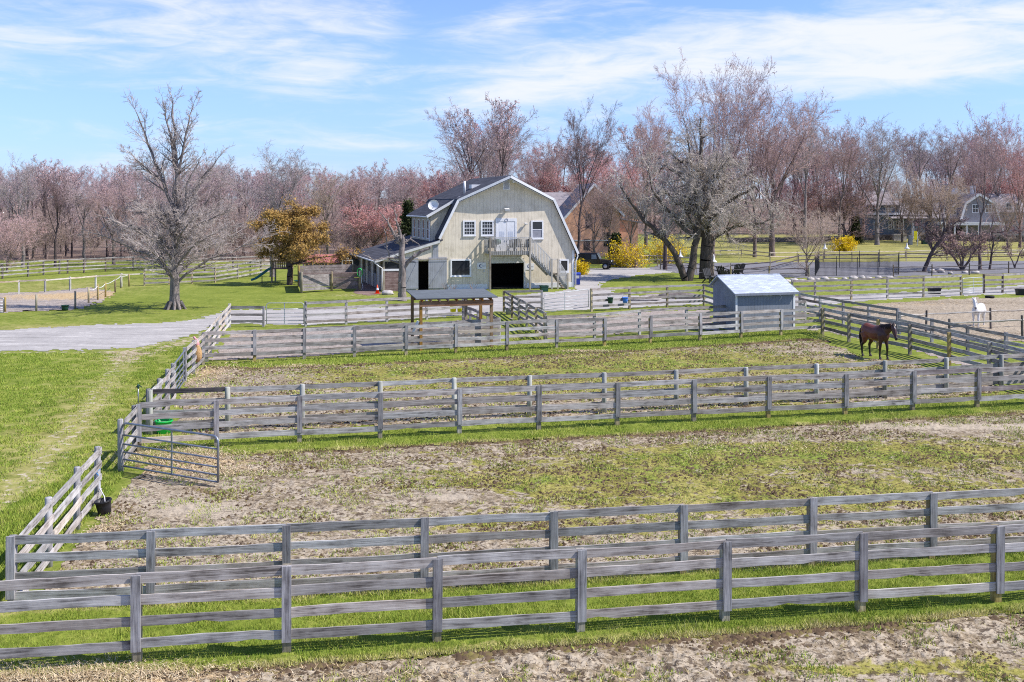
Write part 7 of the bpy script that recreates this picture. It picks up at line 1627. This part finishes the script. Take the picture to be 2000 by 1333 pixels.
def horse(label, loc, rz, sc, coatm, hairm, neck, yaw, muz, legs_dx, hairs=True, blaze=False):
    rt = thing('horse', label, 'horse', loc, rz); rt.scale = (sc, sc, sc); mb = MB(); X = Vector((1, 0, 0))
    loft(mb, [((-.84, 0, 1.27), .07, .10, X), ((-.76, 0, 1.23), .20, .24, X), ((-.56, 0, 1.19), .285, .345, X), ((-.28, 0, 1.15), .29, .33, X), ((.02, 0, 1.11), .305, .345, X), ((.32, 0, 1.15), .275, .37, X), ((.55, 0, 1.13), .23, .34, X), ((.72, 0, 1.10), .17, .24, X), ((.80, 0, 1.08), .09, .13, X)])
    # neck, then head turned about the poll
    nk = [(Vector((x, y, z)), a, b) for x, y, z, a, b in neck]; pr = []
    for i, (c, a, b) in enumerate(nk):
        d = (nk[min(i + 1, len(nk) - 1)][0] - nk[max(i - 1, 0)][0]); pr.append((c, a, b, d))
    loft(mb, pr)
    poll = nk[-1][0]; hd = Vector((math.cos(yaw) * .52, math.sin(yaw) * .52, -.855)).normalized(); up = Vector((math.cos(yaw) * .855, math.sin(yaw) * .855, .52))
    def hp(s, u=0.0, l=0.0):
        side = up.cross(hd).normalized(); return poll + hd * s + up * u + side * l
    loft(mb, [(hp(-.06, .02), .07, .08, hd), (hp(.06, .03), .10, .125, hd), (hp(.20, .02), .098, .135, hd), (hp(.34, .02), .075, .10, hd), (hp(.48, .015), .062, .075, hd), (hp(.58, .01), .062, .07, hd), (hp(.63, .0), .045, .05, hd)])
    for s in (-1, 1):
        limb(mb, [(hp(-.04, .02, s * .065)[0], hp(-.04, .02, s * .065)[1], hp(-.04, .02, s * .065)[2], .045), (*hp(-.12, .05, s * .085), .038), (*hp(-.20, .06, s * .08), .010)])
        dx = legs_dx[0 if s > 0 else 1]
        limb(mb, [(.50, s * .13, 1.08, .15), (.50, s * .155, .86, .10), (.52 + dx * .5, s * .155, .66, .068), (.53 + dx, s * .155, .49, .060), (.52 + dx, s * .155, .34, .042), (.51 + dx, s * .155, .14, .043), (.55 + dx, s * .155, .07, .050)])
        dx = legs_dx[2 if s > 0 else 3]
        limb(mb, [(-.55, s * .13, 1.08, .21), (-.48, s * .165, .88, .155), (-.50 + dx * .4, s * .17, .70, .092), (-.66 + dx, s * .17, .53, .066), (-.65 + dx, s * .17, .34, .045), (-.63 + dx, s * .17, .14, .045), (-.59 + dx, s * .17, .07, .052)])
    body = mb.build('body', M[coatm], rt); r = body.modifiers.new('join', 'REMESH'); r.mode = 'VOXEL'; r.voxel_size = .022; r.use_smooth_shade = True
    sm = body.modifiers.new('soften', 'SMOOTH'); sm.iterations = 4; sm.factor = .5
    for s in (-1, 1):
        for k, (x, dx) in enumerate(((.56, legs_dx[0 if s > 0 else 1]), (-.585, legs_dx[2 if s > 0 else 3]))):
            MB().lathe([(.072, 0), (.066, .04), (.054, .085)], n=12, cap1=True).build('hoof', M['hornhoof'], rt, True, loc=(x + dx, s * (.155 if k == 0 else .17), 0))
        e = hp(.16, .045, s * .093); MB().lathe([(.002, -.022), (.018, -.012), (.022, 0), (.018, .012), (.002, .022)], n=8).build('eye', M['blackplastic'], rt, True, loc=e)
        nse = hp(.595, .03, s * .045); MB().lathe([(.002, -.016), (.016, 0), (.002, .016)], n=8).build('nostril', M['blackplastic'], rt, True, loc=nse)
    mz = MB(); loft(mz, [(hp(.53, .012), .068, .077, hd), (hp(.59, .01), .066, .074, hd), (hp(.645, .0), .046, .052, hd)]); mz.build('muzzle', M[muz], rt, True)
    # mane: overlapping locks down one side of the crest
    mn = MB(); rr = random.Random(2); side = Vector((0, -1, 0))
    for i in range(26):
        u = i / 25 * (len(nk) - 1); k = min(int(u), len(nk) - 2); f = u - k; c = nk[k][0].lerp(nk[k + 1][0], f); b = nk[k][2] * (1 - f) + nk[k + 1][2] * f; d = (nk[k + 1][0] - nk[k][0]).normalized(); z = Vector((-d.z, 0, d.x)).normalized()
        if z.z < 0: z = -z
        a = c + z * (b + .015); sg = -1 if i % 3 else 1; L = rr.uniform(.16, .26)
        mn.tube([a, a + Vector((rr.uniform(-.02, .02), sg * .07, -.03)), a + Vector((rr.uniform(-.03, .03), sg * .115, -L * .6)), a + Vector((0, sg * .13, -L))], [.028, .030, .024, .006], 6)
    for k in range(4): a = hp(-.06, .10, (k - 1.5) * .02); mn.tube([a, a + hd * .12 + up * .03, a + hd * .24 + up * .01], [.022, .02, .006], 6)
    mn.build('mane', M[hairm], rt, True)
    tl = MB()
    for i in range(9): a = i * .7; o_ = Vector((0, .03 * math.cos(a), .0)); tl.tube([Vector((-.83, 0, 1.32)) + o_, Vector((-.94, .04 * math.cos(a), 1.20)), Vector((-.97 + .03 * math.sin(a), .06 * math.cos(a), .9)), Vector((-.94 + .03 * math.sin(a), .05 * math.cos(a), .5 + .05 * math.sin(3 * a)))], [.03, .04, .045, .01], 6)
    tl.build('tail', M[hairm], rt, True)
    if blaze:
        s_ = MB(); loft(s_, [(hp(.08, .135), .012, .028, hd), (hp(.13, .140), .022, .022, hd), (hp(.19, .138), .008, .020, hd)]); s_.build('star', M['whitehair'], rt, True)
    return rt
NECK_LOW = [(.42, 0, 1.22, .17, .30), (.62, 0, 1.30, .145, .26), (.82, 0, 1.40, .115, .20), (.98, 0, 1.48, .09, .15), (1.08, 0, 1.52, .08, .11)]
NECK_UP = [(.42, 0, 1.22, .17, .30), (.60, 0, 1.36, .14, .25), (.74, 0, 1.54, .11, .19), (.84, 0, 1.70, .09, .145), (.90, 0, 1.80, .08, .11)]
hb = G(1710, 699.5)
horse('bay horse with black legs standing by the dark slanting fence of the upper paddock', hb, rad(-68), 1.06, 'bay', 'blackhair', NECK_LOW, rad(-12), 'muzzle', (.05, -.06, .06, -.05), blaze=True)
hw_ = G(1911, 639)
horse('white horse facing the camera behind the pale split rail', hw_, rad(-130), .92, 'greycoat', 'whitehair', NECK_UP, rad(34), 'greymuzzle', (.03, -.04, .05, -.03))
